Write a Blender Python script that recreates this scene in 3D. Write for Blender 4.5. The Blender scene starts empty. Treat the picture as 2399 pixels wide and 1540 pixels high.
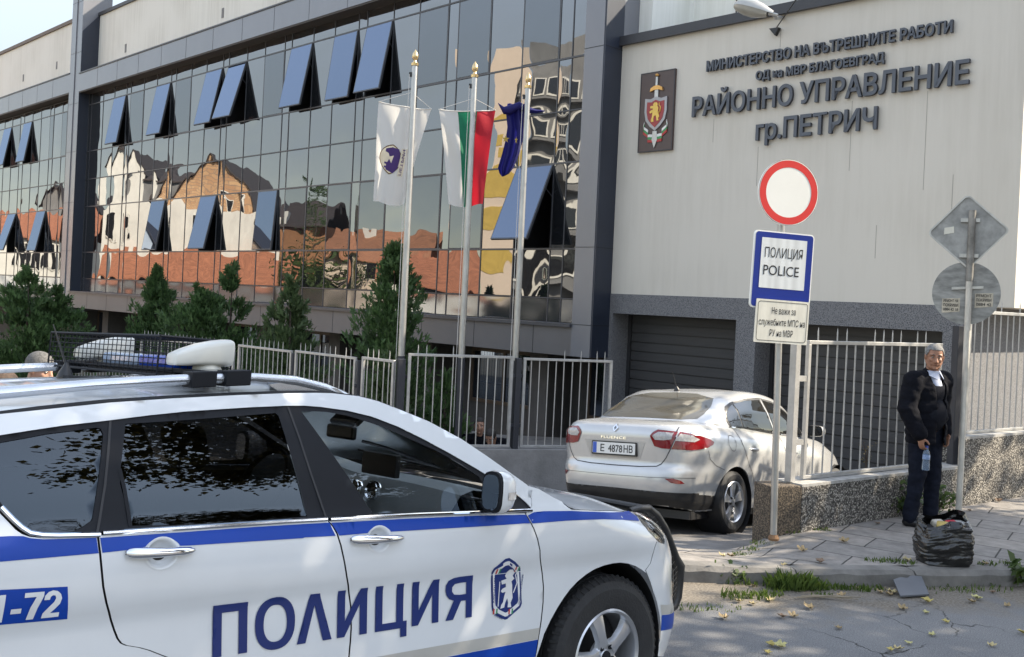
import bpy, bmesh, math, random
from mathutils import Vector, Matrix, noise
from mathutils.geometry import delaunay_2d_cdt
from mathutils.bvhtree import BVHTree
R = math.radians
scene = bpy.context.scene
COL = scene.collection
random.seed(7)

# ---------------------------------------------------------------- camera
cam = bpy.data.cameras.new('camera')
cam.sensor_width = 36.0
cam.lens = 36.0 * 2300.0 / 2399.0
cam.shift_y = -(770.0 - 706.0) / 2399.0
cam.clip_start = 0.1
cam.clip_end = 2000.0
camo = bpy.data.objects.new('camera', cam)
COL.objects.link(camo)
ROLL = math.atan(0.047)
camo.matrix_world = Matrix.Translation((0, 0, 2.1)) @ Matrix.Rotation(R(90), 4, 'X') @ Matrix.Rotation(ROLL, 4, 'Z')
scene.camera = camo

# ---------------------------------------------------------------- sky, sun, exposure
SUN_AZ, SUN_EL = 86.0, 38.0
world = bpy.data.worlds.new('World')
scene.world = world
world.use_nodes = True
wn = world.node_tree.nodes
sky = wn.new('ShaderNodeTexSky')
sky.sky_type = 'NISHITA'
sky.sun_disc = False
sky.sun_elevation = R(SUN_EL)
sky.sun_rotation = R(SUN_AZ)
sky.dust_density = 0.35
sky.altitude = 1200
sky.air_density = 1.0
sky.ozone_density = 1.0
wn['Background'].inputs['Strength'].default_value = 0.14
tint = wn.new('ShaderNodeMixRGB'); tint.blend_type = 'MULTIPLY'; tint.inputs[0].default_value = 1.0
tint.inputs[2].default_value = (1.11, 1.0, 0.85, 1)
hs = wn.new('ShaderNodeHueSaturation'); hs.inputs['Saturation'].default_value = 0.72
world.node_tree.links.new(sky.outputs[0], hs.inputs['Color'])
world.node_tree.links.new(hs.outputs[0], tint.inputs[1])
# the air near the horizon is duller than the open sky overhead
wt = wn.new('ShaderNodeTexCoord'); wz = wn.new('ShaderNodeSeparateXYZ'); wr = wn.new('ShaderNodeMapRange')
wr.interpolation_type = 'SMOOTHSTEP'
wr.inputs['From Min'].default_value = 0.10; wr.inputs['From Max'].default_value = 0.62
wr.inputs['To Min'].default_value = 0.50; wr.inputs['To Max'].default_value = 2.1
dim = wn.new('ShaderNodeMixRGB'); dim.blend_type = 'MULTIPLY'; dim.inputs[0].default_value = 1.0
wl = world.node_tree.links
wl.new(wt.outputs['Generated'], wz.inputs[0]); wl.new(wz.outputs['Z'], wr.inputs['Value'])
wl.new(tint.outputs[0], dim.inputs[1]); wl.new(wr.outputs[0], dim.inputs[2])
wl.new(dim.outputs[0], wn['Background'].inputs['Color'])
sl = bpy.data.lights.new('sun', 'SUN')
sl.energy = 4.4
sl.angle = R(0.5)
sl.color = (1.0, 0.88, 0.70)
slo = bpy.data.objects.new('sun', sl)
COL.objects.link(slo)
sv = Vector((math.sin(R(SUN_AZ)) * math.cos(R(SUN_EL)), math.cos(R(SUN_AZ)) * math.cos(R(SUN_EL)), math.sin(R(SUN_EL))))
slo.rotation_euler = sv.to_track_quat('Z', 'Y').to_euler()
slo.location = (30, 0, 30)
scene.view_settings.view_transform = 'Standard'
scene.view_settings.look = 'None'
scene.view_settings.gamma = 1.0
scene.view_settings.exposure = 1.45
scene.cycles.max_bounces = 8
scene.cycles.transparent_max_bounces = 16
scene.cycles.use_denoising = True

# ---------------------------------------------------------------- materials
def _new(name):
    m = bpy.data.materials.new(name)
    m.use_nodes = True
    nt = m.node_tree
    return m, nt, nt.nodes['Principled BSDF']

def mat(name, col, rough=0.6, metal=0.0, var=0.12, scale=4.0, stretch=(1, 1, 1), bump=0.0, bscale=60.0, spec=0.5,
        col2=None, detail=5.0, coat=0.0, speck=None, sscale=90.0, samt=0.45, bdist=0.01):
    """base colour broken up by a noise; optional second speckle colour and bump"""
    m, nt, b = _new(name)
    N, L = nt.nodes, nt.links
    tc = N.new('ShaderNodeTexCoord')
    mp = N.new('ShaderNodeMapping')
    mp.inputs['Scale'].default_value = stretch
    L.new(tc.outputs['Object'], mp.inputs['Vector'])
    nz = N.new('ShaderNodeTexNoise')
    nz.inputs['Scale'].default_value = scale
    nz.inputs['Detail'].default_value = detail
    nz.inputs['Roughness'].default_value = 0.6
    L.new(mp.outputs[0], nz.inputs['Vector'])
    rp = N.new('ShaderNodeValToRGB')
    c2 = col2 or tuple(min(1, c * (1 + var)) for c in col)
    c1 = tuple(c * (1 - var) for c in col)
    rp.color_ramp.elements[0].position = 0.32
    rp.color_ramp.elements[1].position = 0.68
    rp.color_ramp.elements[0].color = (*c1, 1)
    rp.color_ramp.elements[1].color = (*c2, 1)
    L.new(nz.outputs['Fac'], rp.inputs[0])
    out = rp.outputs[0]
    if speck:
        n2 = N.new('ShaderNodeTexNoise')
        n2.inputs['Scale'].default_value = sscale
        n2.inputs['Detail'].default_value = 2
        L.new(tc.outputs['Object'], n2.inputs['Vector'])
        r2 = N.new('ShaderNodeValToRGB')
        r2.color_ramp.elements[0].position = samt
        r2.color_ramp.elements[1].position = samt + 0.08
        L.new(n2.outputs['Fac'], r2.inputs[0])
        mx = N.new('ShaderNodeMixRGB')
        L.new(r2.outputs[0], mx.inputs[0])
        L.new(out, mx.inputs[1])
        mx.inputs[2].default_value = (*speck, 1)
        out = mx.outputs[0]
    L.new(out, b.inputs['Base Color'])
    b.inputs['Roughness'].default_value = rough
    b.inputs['Metallic'].default_value = metal
    b.inputs['Specular IOR Level'].default_value = spec
    b.inputs['Coat Weight'].default_value = coat
    b.inputs['Coat Roughness'].default_value = 0.04
    if bump:
        n3 = N.new('ShaderNodeTexNoise')
        n3.inputs['Scale'].default_value = bscale
        n3.inputs['Detail'].default_value = 4
        L.new(tc.outputs['Object'], n3.inputs['Vector'])
        bp = N.new('ShaderNodeBump')
        bp.inputs['Strength'].default_value = bump
        bp.inputs['Distance'].default_value = bdist
        L.new(n3.outputs['Fac'], bp.inputs['Height'])
        L.new(bp.outputs[0], b.inputs['Normal'])
    return m

def stucco(name, base, stain, streak=(5, 5, 0.35)):
    """painted render with rain streaks running down and soft patches"""
    m, nt, b = _new(name)
    N, L = nt.nodes, nt.links
    tc = N.new('ShaderNodeTexCoord')
    mp = N.new('ShaderNodeMapping')
    mp.inputs['Scale'].default_value = streak
    L.new(tc.outputs['Object'], mp.inputs['Vector'])
    a = N.new('ShaderNodeTexNoise'); a.inputs['Scale'].default_value = 1.6; a.inputs['Detail'].default_value = 7; a.inputs['Roughness'].default_value = 0.7
    L.new(mp.outputs[0], a.inputs['Vector'])
    c = N.new('ShaderNodeTexNoise'); c.inputs['Scale'].default_value = 0.5; c.inputs['Detail'].default_value = 4
    L.new(tc.outputs['Object'], c.inputs['Vector'])
    ml = N.new('ShaderNodeMath'); ml.operation = 'MULTIPLY'
    L.new(a.outputs['Fac'], ml.inputs[0]); L.new(c.outputs['Fac'], ml.inputs[1])
    rp = N.new('ShaderNodeValToRGB')
    rp.color_ramp.elements[0].position = 0.20; rp.color_ramp.elements[1].position = 0.42
    rp.color_ramp.elements[0].color = (*base, 1); rp.color_ramp.elements[1].color = (*stain, 1)
    L.new(ml.outputs[0], rp.inputs[0])
    L.new(rp.outputs[0], b.inputs['Base Color'])
    b.inputs['Roughness'].default_value = 0.9
    b.inputs['Specular IOR Level'].default_value = 0.2
    f = N.new('ShaderNodeTexNoise'); f.inputs['Scale'].default_value = 120; f.inputs['Detail'].default_value = 3
    L.new(tc.outputs['Object'], f.inputs['Vector'])
    bp = N.new('ShaderNodeBump'); bp.inputs['Strength'].default_value = 0.25; bp.inputs['Distance'].default_value = 0.004
    L.new(f.outputs['Fac'], bp.inputs['Height']); L.new(bp.outputs[0], b.inputs['Normal'])
    return m

def mirror_glass(name, dark, tint, fac, rough=0.01, wave=0.0, wscale=1.2):
    """coated glass: a dark body under a partial mirror"""
    m, nt, b = _new(name)
    N, L = nt.nodes, nt.links
    N.remove(b)
    out = N['Material Output']
    d = N.new('ShaderNodeBsdfDiffuse'); d.inputs[0].default_value = (*dark, 1)
    g = N.new('ShaderNodeBsdfGlossy'); g.inputs[0].default_value = (*tint, 1); g.inputs['Roughness'].default_value = rough
    fr = N.new('ShaderNodeFresnel'); fr.inputs[0].default_value = 1.5
    ad = N.new('ShaderNodeMath'); ad.operation = 'ADD'; ad.use_clamp = True
    ad.inputs[1].default_value = fac
    L.new(fr.outputs[0], ad.inputs[0])
    mx = N.new('ShaderNodeMixShader')
    L.new(ad.outputs[0], mx.inputs[0]); L.new(d.outputs[0], mx.inputs[1]); L.new(g.outputs[0], mx.inputs[2])
    L.new(mx.outputs[0], out.inputs[0])
    if wave:
        tc = N.new('ShaderNodeTexCoord')
        mp = N.new('ShaderNodeMapping'); mp.inputs['Scale'].default_value = (1, 1, 1)
        L.new(tc.outputs['Object'], mp.inputs[0])
        nz = N.new('ShaderNodeTexNoise'); nz.inputs['Scale'].default_value = wscale; nz.inputs['Detail'].default_value = 1
        L.new(mp.outputs[0], nz.inputs['Vector'])
        bp = N.new('ShaderNodeBump'); bp.inputs['Strength'].default_value = wave; bp.inputs['Distance'].default_value = 0.05
        L.new(nz.outputs['Fac'], bp.inputs['Height'])
        L.new(bp.outputs[0], g.inputs['Normal']); L.new(bp.outputs[0], fr.inputs['Normal'])
    return m

def clear_glass(name, tint, extra=0.04, rough=0.0, gl=(1, 1, 1)):
    m, nt, b = _new(name)
    N, L = nt.nodes, nt.links
    N.remove(b)
    out = N['Material Output']
    t = N.new('ShaderNodeBsdfTransparent'); t.inputs[0].default_value = (*tint, 1)
    g = N.new('ShaderNodeBsdfGlossy'); g.inputs[0].default_value = (*gl, 1); g.inputs['Roughness'].default_value = rough
    fr = N.new('ShaderNodeFresnel'); fr.inputs[0].default_value = 1.5
    ad = N.new('ShaderNodeMath'); ad.operation = 'ADD'; ad.use_clamp = True; ad.inputs[1].default_value = extra
    L.new(fr.outputs[0], ad.inputs[0])
    mx = N.new('ShaderNodeMixShader')
    L.new(ad.outputs[0], mx.inputs[0]); L.new(t.outputs[0], mx.inputs[1]); L.new(g.outputs[0], mx.inputs[2])
    L.new(mx.outputs[0], out.inputs[0])
    return m

def leafmat(name, c1, c2, trans=0.35, rough=0.6):
    m, nt, b = _new(name)
    N, L = nt.nodes, nt.links
    gi = N.new('ShaderNodeNewGeometry')
    rp = N.new('ShaderNodeValToRGB')
    rp.color_ramp.elements[0].color = (*c1, 1); rp.color_ramp.elements[1].color = (*c2, 1)
    L.new(gi.outputs['Random Per Island'], rp.inputs[0])
    L.new(rp.outputs[0], b.inputs['Base Color'])
    b.inputs['Roughness'].default_value = rough
    tr = N.new('ShaderNodeBsdfTranslucent')
    L.new(rp.outputs[0], tr.inputs[0])
    mx = N.new('ShaderNodeMixShader'); mx.inputs[0].default_value = trans
    L.new(b.outputs[0], mx.inputs[1]); L.new(tr.outputs[0], mx.inputs[2])
    L.new(mx.outputs[0], N['Material Output'].inputs[0])
    return m

M = {}
M['stucco'] = stucco('cream_render', (0.60, 0.565, 0.50), (0.54, 0.505, 0.44))
M['stucco_up'] = stucco('cream_render_streaked', (0.70, 0.675, 0.61), (0.58, 0.555, 0.49), (7, 7, 0.12))
M['white_panel'] = stucco('white_panel', (0.80, 0.80, 0.75), (0.66, 0.66, 0.60), (4, 4, 0.2))
M['panel'] = mat('grey_composite_panel', (0.165, 0.168, 0.185), rough=0.25, var=0.06, scale=0.9, stretch=(1, 1, 0.4), spec=0.8)
M['panel_low'] = mat('taupe_composite_panel', (0.12, 0.116, 0.118), rough=0.38, var=0.08, scale=0.9, spec=0.5)
M['navy'] = mat('navy_panel', (0.020, 0.026, 0.042), rough=0.4, var=0.1, scale=0.8)  # dark navy copy of the panel; the returns' dim reflections put into colour
M['joint'] = mat('dark_joint', (0.02, 0.02, 0.022), rough=0.7)
M['soffit'] = mat('brown_soffit', (0.05, 0.042, 0.036), rough=0.6)
M['mullion'] = mat('dark_mullion', (0.045, 0.047, 0.055), rough=0.4, spec=0.6)
M['facade_glass'] = mirror_glass('facade_glass', (0.012, 0.013, 0.015), (0.82, 0.83, 0.84), 0.19, wave=0.085, wscale=1.2)
M['spandrel'] = mirror_glass('spandrel_glass', (0.03, 0.03, 0.035), (0.8, 0.84, 0.9), 0.16, rough=0.10)
M['sash_glass'] = mirror_glass('sash_glass', (0.02, 0.022, 0.026), (0.60, 0.74, 1.0), 0.13)
M['shut_glass'] = mirror_glass('shut_glass', (0.012, 0.013, 0.015), (0.74, 0.77, 0.80), 0.14, wave=0.11, wscale=1.3)
M['interior'] = mat('dark_interior', (0.012, 0.012, 0.014), rough=0.9)
M['granite'] = mat('granite_render', (0.185, 0.185, 0.19), rough=0.85, var=0.12, scale=30, bump=0.6, bscale=55, speck=(0.075, 0.075, 0.082), sscale=70, samt=0.5)
M['door'] = mat('garage_slats', (0.045, 0.044, 0.045), rough=0.55, var=0.12, scale=2, stretch=(1, 1, 12))
M['cap'] = mat('roof_flashing', (0.035, 0.036, 0.042), rough=0.5)
M['capbrown'] = mat('brown_flashing', (0.11, 0.075, 0.055), rough=0.6)
M['letters'] = mat('slate_letters', (0.075, 0.085, 0.105), rough=0.45, var=0.06)
M['letters_side'] = mat('slate_letter_sides', (0.035, 0.038, 0.047), rough=0.6)
M['galv'] = mat('galvanised_steel', (0.42, 0.42, 0.41), rough=0.38, metal=0.85, var=0.15, scale=14, stretch=(1, 1, 0.3))
M['fence'] = mat('silver_painted_bars', (0.40, 0.395, 0.385), rough=0.42, metal=0.5, var=0.14, scale=9)
M['post_dark'] = mat('dark_steel_post', (0.035, 0.037, 0.045), rough=0.5, metal=0.3)
M['concrete'] = mat('grey_concrete', (0.21, 0.205, 0.20), rough=0.9, var=0.22, scale=3, bump=0.4, bscale=40)
M['black'] = mat('black_plastic', (0.012, 0.012, 0.013), rough=0.45, var=0.1)
M['chrome'] = mat('chrome', (0.75, 0.76, 0.78), rough=0.08, metal=1.0, var=0.02)
M['brass'] = mat('brass_finial', (0.62, 0.46, 0.24), rough=0.25, metal=0.9)

# ---------------------------------------------------------------- mesh helpers
class MB:
    def __init__(s):
        s.v, s.f, s.m = [], [], []
    def add(s, vs, fs, mi=0):
        k = len(s.v)
        s.v += [tuple(v) for v in vs]
        s.f += [tuple(i + k for i in f) for f in fs]
        s.m += [mi] * len(fs)
        return s
    def bx(s, x0, x1, y0, y1, z0, z1, mi=0, T=None):
        vs = [Vector((x, y, z)) for x in (x0, x1) for y in (y0, y1) for z in (z0, z1)]
        if T: vs = [T @ v for v in vs]
        return s.add(vs, [(0, 1, 3, 2), (4, 6, 7, 5), (0, 4, 5, 1), (2, 3, 7, 6), (0, 2, 6, 4), (1, 5, 7, 3)], mi)
    def bar(s, p, q, w, h, mi=0, up=(0, 0, 1)):
        p, q = Vector(p), Vector(q)
        d = q - p
        ln = d.length
        d.normalize()
        u = Vector(up)
        if abs(d.dot(u)) > 0.98: u = Vector((1, 0, 0))
        a = d.cross(u).normalized()
        b = a.cross(d)
        T = Matrix((( d.x, a.x, b.x, p.x), (d.y, a.y, b.y, p.y), (d.z, a.z, b.z, p.z), (0, 0, 0, 1)))
        return s.bx(0, ln, -w / 2, w / 2, -h / 2, h / 2, mi, T)
    def tube(s, pts, r, n=8, mi=0, caps=True, sx=1.0):
        pts = [Vector(p) for p in pts]
        rs = r if isinstance(r, (list, tuple)) else [r] * len(pts)
        vs, fs = [], []
        prev = None
        for i, p in enumerate(pts):
            d = (pts[min(i + 1, len(pts) - 1)] - pts[max(i - 1, 0)])
            d = d.normalized() if d.length > 1e-9 else Vector((0, 0, 1))
            if prev is None:
                u = Vector((0, 0, 1)) if abs(d.z) < 0.9 else Vector((1, 0, 0))
                a = d.cross(u).normalized()
            else:
                a = (prev - d * prev.dot(d)).normalized()
            prev = a
            b = d.cross(a)
            for k in range(n):
                t = 2 * math.pi * k / n
                vs.append(p + (a * math.cos(t) * sx + b * math.sin(t)) * rs[i])
        for i in range(len(pts) - 1):
            for k in range(n):
                k2 = (k + 1) % n
                fs.append((i * n + k, i * n + k2, (i + 1) * n + k2, (i + 1) * n + k))
        if caps:
            fs.append(tuple(reversed(range(n))))
            fs.append(tuple(range((len(pts) - 1) * n, len(pts) * n)))
        return s.add(vs, fs, mi)
    def lathe(s, prof, o=(0, 0, 0), ax=(0, 0, 1), n=24, mi=0, a0=0.0, a1=2 * math.pi):
        """prof: list of (radius, height along the axis)"""
        o, d = Vector(o), Vector(ax).normalized()
        u = Vector((0, 0, 1)) if abs(d.z) < 0.9 else Vector((1, 0, 0))
        a = d.cross(u).normalized(); b = d.cross(a)
        vs, fs = [], []
        full = abs(a1 - a0 - 2 * math.pi) < 1e-6
        nn = n if full else n + 1
        for r_, h in prof:
            for k in range(nn):
                t = a0 + (a1 - a0) * k / n
                vs.append(o + d * h + (a * math.cos(t) + b * math.sin(t)) * r_)
        for i in range(len(prof) - 1):
            for k in range(n):
                k2 = (k + 1) % nn
                fs.append((i * nn + k, i * nn + k2, (i + 1) * nn + k2, (i + 1) * nn + k))
        return s.add(vs, fs, mi)
    def prism(s, pts, fn0, fn1, mi=0, mside=None):
        """closed outline given in 2-D, mapped by fn0 (front) and fn1 (back)"""
        n = len(pts)
        vs = [fn0(*p) for p in pts] + [fn1(*p) for p in pts]
        fs = [tuple(range(n)), tuple(reversed(range(n, 2 * n)))]
        s.add(vs, fs, mi)
        s.add(vs, [(i, n + i, n + (i + 1) % n, (i + 1) % n) for i in range(n)], mi if mside is None else mside)
        return s
    def build(s, name, mats, parent=None, smooth=False, bevel=0.0, fix=True, angle=35):
        me = bpy.data.meshes.new(name)
        me.from_pydata(s.v, [], s.f)
        for m_ in (mats if isinstance(mats, (list, tuple)) else [mats]):
            me.materials.append(M[m_] if isinstance(m_, str) else m_)
        me.polygons.foreach_set('material_index', s.m)
        if fix:
            b = bmesh.new(); b.from_mesh(me)
            bmesh.ops.recalc_face_normals(b, faces=b.faces)
            b.to_mesh(me); b.free()
        if smooth:
            me.polygons.foreach_set('use_smooth', [True] * len(me.polygons))
            if angle: me.set_sharp_from_angle(angle=R(angle))
        me.update()
        o = bpy.data.objects.new(name, me)
        COL.objects.link(o)
        if parent: o.parent = parent
        if bevel:
            md = o.modifiers.new('bevel', 'BEVEL'); md.width = bevel; md.segments = 2; md.limit_method = 'ANGLE'; md.angle_limit = R(40)
        return o

def tag(o, label=None, cat=None, group=None, kind=None):
    if label: o['label'] = label
    if cat: o['category'] = cat
    if group: o['group'] = group
    if kind: o['kind'] = kind
    return o

def empty(name, label, cat, loc=(0, 0, 0), rz=0.0, group=None):
    o = bpy.data.objects.new(name, None)
    o.empty_display_size = 0.2
    COL.objects.link(o)
    o.location = loc
    o.rotation_euler = (0, 0, rz)
    return tag(o, label, cat, group)

def copy_tree(o, parent=None):
    c = o.copy(); COL.objects.link(c)
    if parent: c.parent = parent
    for ch in list(o.children): copy_tree(ch, c)
    return c

def inside(p, poly):
    x, y = p; c = False; n = len(poly); j = n - 1
    for i in range(n):
        xi, yi = poly[i]; xj, yj = poly[j]
        if (yi > y) != (yj > y) and x < (xj - xi) * (y - yi) / (yj - yi) + xi: c = not c
        j = i
    return c

def dense(poly, step):
    out = []
    for i in range(len(poly)):
        a, b = Vector(poly[i]), Vector(poly[(i + 1) % len(poly)])
        k = max(1, int((b - a).length / step))
        out += [tuple(a.lerp(b, j / k)) for j in range(k)]
    return out

def cdt(poly, holes=(), step=0.04):
    """triangulate a 2-D outline with holes on an even grid"""
    loops = [dense(poly, step)] + [dense(h, step) for h in holes]
    vs, es = [], []
    for lp in loops:
        k = len(vs)
        vs += lp
        es += [(k + i, k + (i + 1) % len(lp)) for i in range(len(lp))]
    xs = [p[0] for p in poly]; ys = [p[1] for p in poly]
    j, y = 0, min(ys) + step / 2
    while y < max(ys):
        x = min(xs) + (step / 2 if j % 2 else step / 4)
        while x < max(xs):
            if inside((x, y), poly) and not any(inside((x, y), h) for h in holes): vs.append((x, y))
            x += step
        y += step; j += 1
    v2, _, f2, _, _, _ = delaunay_2d_cdt([Vector(p) for p in vs], es, [], 0, 1e-6)
    fs = []
    for f in f2:
        cx = sum(v2[i][0] for i in f) / 3; cy = sum(v2[i][1] for i in f) / 3
        if inside((cx, cy), poly) and not any(inside((cx, cy), h) for h in holes): fs.append(tuple(f))
    return [tuple(p) for p in v2], fs

def text2d(body, x0, x1, base, cap, bold=0.0, slices=0):
    """lettering as flat triangles: x fitted to x0..x1, capitals `cap` high on the line `base`"""
    c = bpy.data.curves.new('lettering', 'FONT')
    c.body = body; c.size = 1.0
    c.resolution_u = 4
    o = bpy.data.objects.new('lettering', c)
    COL.objects.link(o)
    dg = bpy.context.evaluated_depsgraph_get()
    me = bpy.data.meshes.new_from_object(o.evaluated_get(dg))
    b = bmesh.new(); b.from_mesh(me)
    bpy.data.objects.remove(o); bpy.data.curves.remove(c)
    bmesh.ops.remove_doubles(b, verts=b.verts, dist=1e-5)
    if bold:      # thicken the strokes: push every outline outwards
        nr = {}
        for e in b.edges:
            if len(e.link_faces) != 1: continue
            d = (e.verts[1].co - e.verts[0].co); ln = d.length
            if ln < 1e-7: continue
            n_ = Vector((d.y, -d.x, 0)) / ln
            if n_.dot(e.link_faces[0].calc_center_median() - e.verts[0].co) > 0: n_ = -n_
            for v in e.verts: nr.setdefault(v, []).append(n_)
        for v, ns in nr.items():
            t = Vector((0, 0, 0))
            for n_ in ns: t += n_
            if t.length < 1e-4: continue
            t.normalize()
            v.co += t * bold / max(.55, t.dot(ns[0]))
    xs = [v.co.x for v in b.verts]
    a, w = min(xs), max(xs) - min(xs)
    for v in b.verts:
        v.co = Vector((x0 + (v.co.x - a) / w * (x1 - x0), base + v.co.y / 0.735 * cap, 0))
    for k in range(slices):
        z = base - 0.25 * cap + 1.4 * cap * (k + 0.5) / slices
        bmesh.ops.bisect_plane(b, geom=b.verts[:] + b.edges[:] + b.faces[:], plane_co=(0, z, 0), plane_no=(0, 1, 0))
    bmesh.ops.remove_doubles(b, verts=b.verts, dist=1e-5)
    b.verts.index_update()
    vs = [(v.co.x, v.co.y) for v in b.verts]
    fs = [tuple(v.index for v in f.verts) for f in b.faces]
    edges = [(e.verts[0].index, e.verts[1].index) for e in b.edges if len(e.link_faces) == 1]
    b.free(); bpy.data.meshes.remove(me)
    return vs, fs, edges

def put_text(mb, body, x0, x1, base, cap, front, back=None, bold=0.0, mi=0, mside=None, slices=0):
    """front / back: functions (x, y) -> 3-D point; with `back` the letters are solid"""
    vs, fs, es = text2d(body, x0, x1, base, cap, bold, slices)
    mb.add([front(*p) for p in vs], fs, mi)
    if back:
        n = len(vs)
        mb.add([front(*p) for p in vs] + [back(*p) for p in vs], [(a, b, n + b, n + a) for a, b in es], mi if mside is None else mside)
    return mb

def gram(*a): return Vector(a)
# ================================================================ GROUND
def smooth(a, b, x):
    t = min(1, max(0, (x - a) / (b - a)))
    return t * t * (3 - 2 * t)

KERB = [(-30, 7.0), (-6, 7.35), (1.45, 7.56), (2.46, 7.62), (3.68, 7.80), (4.3, 7.92), (6, 8.4), (9, 9.8), (14, 13.0), (40, 31.0)]
def kerb_y(x):
    for (xa, ya), (xb, yb) in zip(KERB, KERB[1:]):
        if x <= xb: return ya + (yb - ya) * (x - xa) / (xb - xa)
    return KERB[-1][1]

def road_z(x, y):
    t = (x + 0.109) * 0.7096 + (y - 5.328) * 0.7046
    z = 0.034 - 0.077 * t
    if z < 0.03: z = 0.03 * math.exp((z - 0.03) / 0.03) if z > -0.4 else 0.0
    return min(z, 0.75)

def drive_z(x, y):
    if y < 7.8: return 0.12
    if y < 8.5: return 0.12 - 0.12 * smooth(7.8, 8.5, y)
    k = 0.118 * smooth(-0.6, 1.0, x) + 0.05 * (1 - smooth(-0.6, 1.0, x))
    return max(-k * (y - 8.5), -0.62)

WB = Vector((2.72, 8.92, 0)); WD = Vector((0.806, 0.592, 0)); WN = Vector((0.592, -0.806, 0))   # granite wall: foot, direction, street side
def wall_pt(s, off, z): return WB + WD * s + WN * off + Vector((0, 0, z))
def pave_z(x, y):
    w = smooth(1.9, 2.7, x)
    return w * 0.125 + (1 - w) * drive_z(x, y)

def sheet(name, xs, yfun, m, zf, nv, kind='structure', du=None):
    """grid strip: for each x, nv+1 points from yfun(x)[0] to yfun(x)[1]"""
    mb = MB()
    vs = []
    for x in xs:
        a, b = yfun(x)
        for j in range(nv + 1):
            y = a + (b - a) * j / nv
            vs.append((x, y, zf(x, y)))
    n = nv + 1
    mb.add(vs, [(i * n + j, (i + 1) * n + j, (i + 1) * n + j + 1, i * n + j + 1) for i in range(len(xs) - 1) for j in range(nv)])
    o = mb.build(name, m, smooth=True, fix=False, angle=None)
    return tag(o, kind=kind)

def asphalt():
    m, nt, b = _new('cracked_asphalt')
    N, L = nt.nodes, nt.links
    tc = N.new('ShaderNodeTexCoord')
    def nz(sc, det=5, src=None, rough=0.6):
        n = N.new('ShaderNodeTexNoise'); n.inputs['Scale'].default_value = sc; n.inputs['Detail'].default_value = det; n.inputs['Roughness'].default_value = rough
        L.new(src or tc.outputs['Object'], n.inputs['Vector']); return n
    def ramp(src, p0, p1, c0, c1):
        r = N.new('ShaderNodeValToRGB'); e = r.color_ramp.elements
        e[0].position, e[1].position = p0, p1
        e[0].color, e[1].color = (*c0, 1), (*c1, 1)
        L.new(src, r.inputs[0]); return r
    def mix(f, a, bb, mode='MIX'):
        x = N.new('ShaderNodeMixRGB'); x.blend_type = mode
        for s_, v in ((0, f), (1, a), (2, bb)):
            if isinstance(v, (int, float)): x.inputs[s_].default_value = v if s_ == 0 else (v, v, v, 1)
            elif isinstance(v, tuple): x.inputs[s_].default_value = (*v, 1)
            else: L.new(v, x.inputs[s_])
        return x
    def math_(op, a, bb=None, clamp=False):
        x = N.new('ShaderNodeMath'); x.operation = op; x.use_clamp = clamp
        for s_, v in ((0, a), (1, bb)):
            if v is None: continue
            if isinstance(v, (int, float)): x.inputs[s_].default_value = v
            else: L.new(v, x.inputs[s_])
        return x
    big = nz(1.1, 4)
    base = ramp(big.outputs['Fac'], 0.3, 0.7, (0.135, 0.137, 0.142), (0.20, 0.197, 0.192))
    grit = nz(130, 2)
    g = ramp(grit.outputs['Fac'], 0.35, 0.65, (0.45, 0.45, 0.45), (1.35, 1.35, 1.35))
    col = mix(0.85, base.outputs[0], g.outputs[0], 'MULTIPLY')
    # dirt and gravel along the kerb
    sp = N.new('ShaderNodeSeparateXYZ'); L.new(tc.outputs['Object'], sp.inputs[0])
    dn = nz(2.2, 6)
    a = math_('MULTIPLY', dn.outputs['Fac'], 1.6)
    x_ = math_('MULTIPLY', sp.outputs['X'], -0.16)
    y_ = math_('ADD', sp.outputs['Y'], x_.outputs[0])
    d = math_('ADD', a.outputs[0], y_.outputs[0])
    dm = ramp(math_('SUBTRACT', d.outputs[0], 7.26).outputs[0], 0.0, 0.42, (0, 0, 0), (1, 1, 1))
    dirt = ramp(nz(55, 4).outputs['Fac'], 0.3, 0.7, (0.075, 0.062, 0.046), (0.235, 0.205, 0.165))
    col = mix(dm.outputs[0], col.outputs[0], dirt.outputs[0])
    # crack network, wandering, only in worn patches
    wv = mix(0.22, tc.outputs['Object'], nz(3.5, 3).outputs['Color'])
    vo = N.new('ShaderNodeTexVoronoi'); vo.feature = 'DISTANCE_TO_EDGE'; vo.inputs['Scale'].default_value = 1.9
    L.new(wv.outputs[0], vo.inputs['Vector'])
    ck = ramp(vo.outputs['Distance'], 0.003, 0.012, (1, 1, 1), (0, 0, 0))
    pn = ramp(nz(0.55, 2).outputs['Fac'], 0.50, 0.58, (0, 0, 0), (1, 1, 1))
    keep = math_('MULTIPLY', ck.outputs[0], pn.outputs[0])
    nd = math_('SUBTRACT', 1.0, dm.outputs[0])
    keep = math_('MULTIPLY', keep.outputs[0], nd.outputs[0])
    col = mix(keep.outputs[0], col.outputs[0], (0.02, 0.019, 0.018))
    L.new(col.outputs[0], b.inputs['Base Color'])
    b.inputs['Roughness'].default_value = 0.88
    hh = math_('SUBTRACT', grit.outputs['Fac'], keep.outputs[0])
    bp = N.new('ShaderNodeBump'); bp.inputs['Strength'].default_value = 0.7; bp.inputs['Distance'].default_value = 0.008
    L.new(hh.outputs[0], bp.inputs['Height']); L.new(bp.outputs[0], b.inputs['Normal'])
    return m

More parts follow.
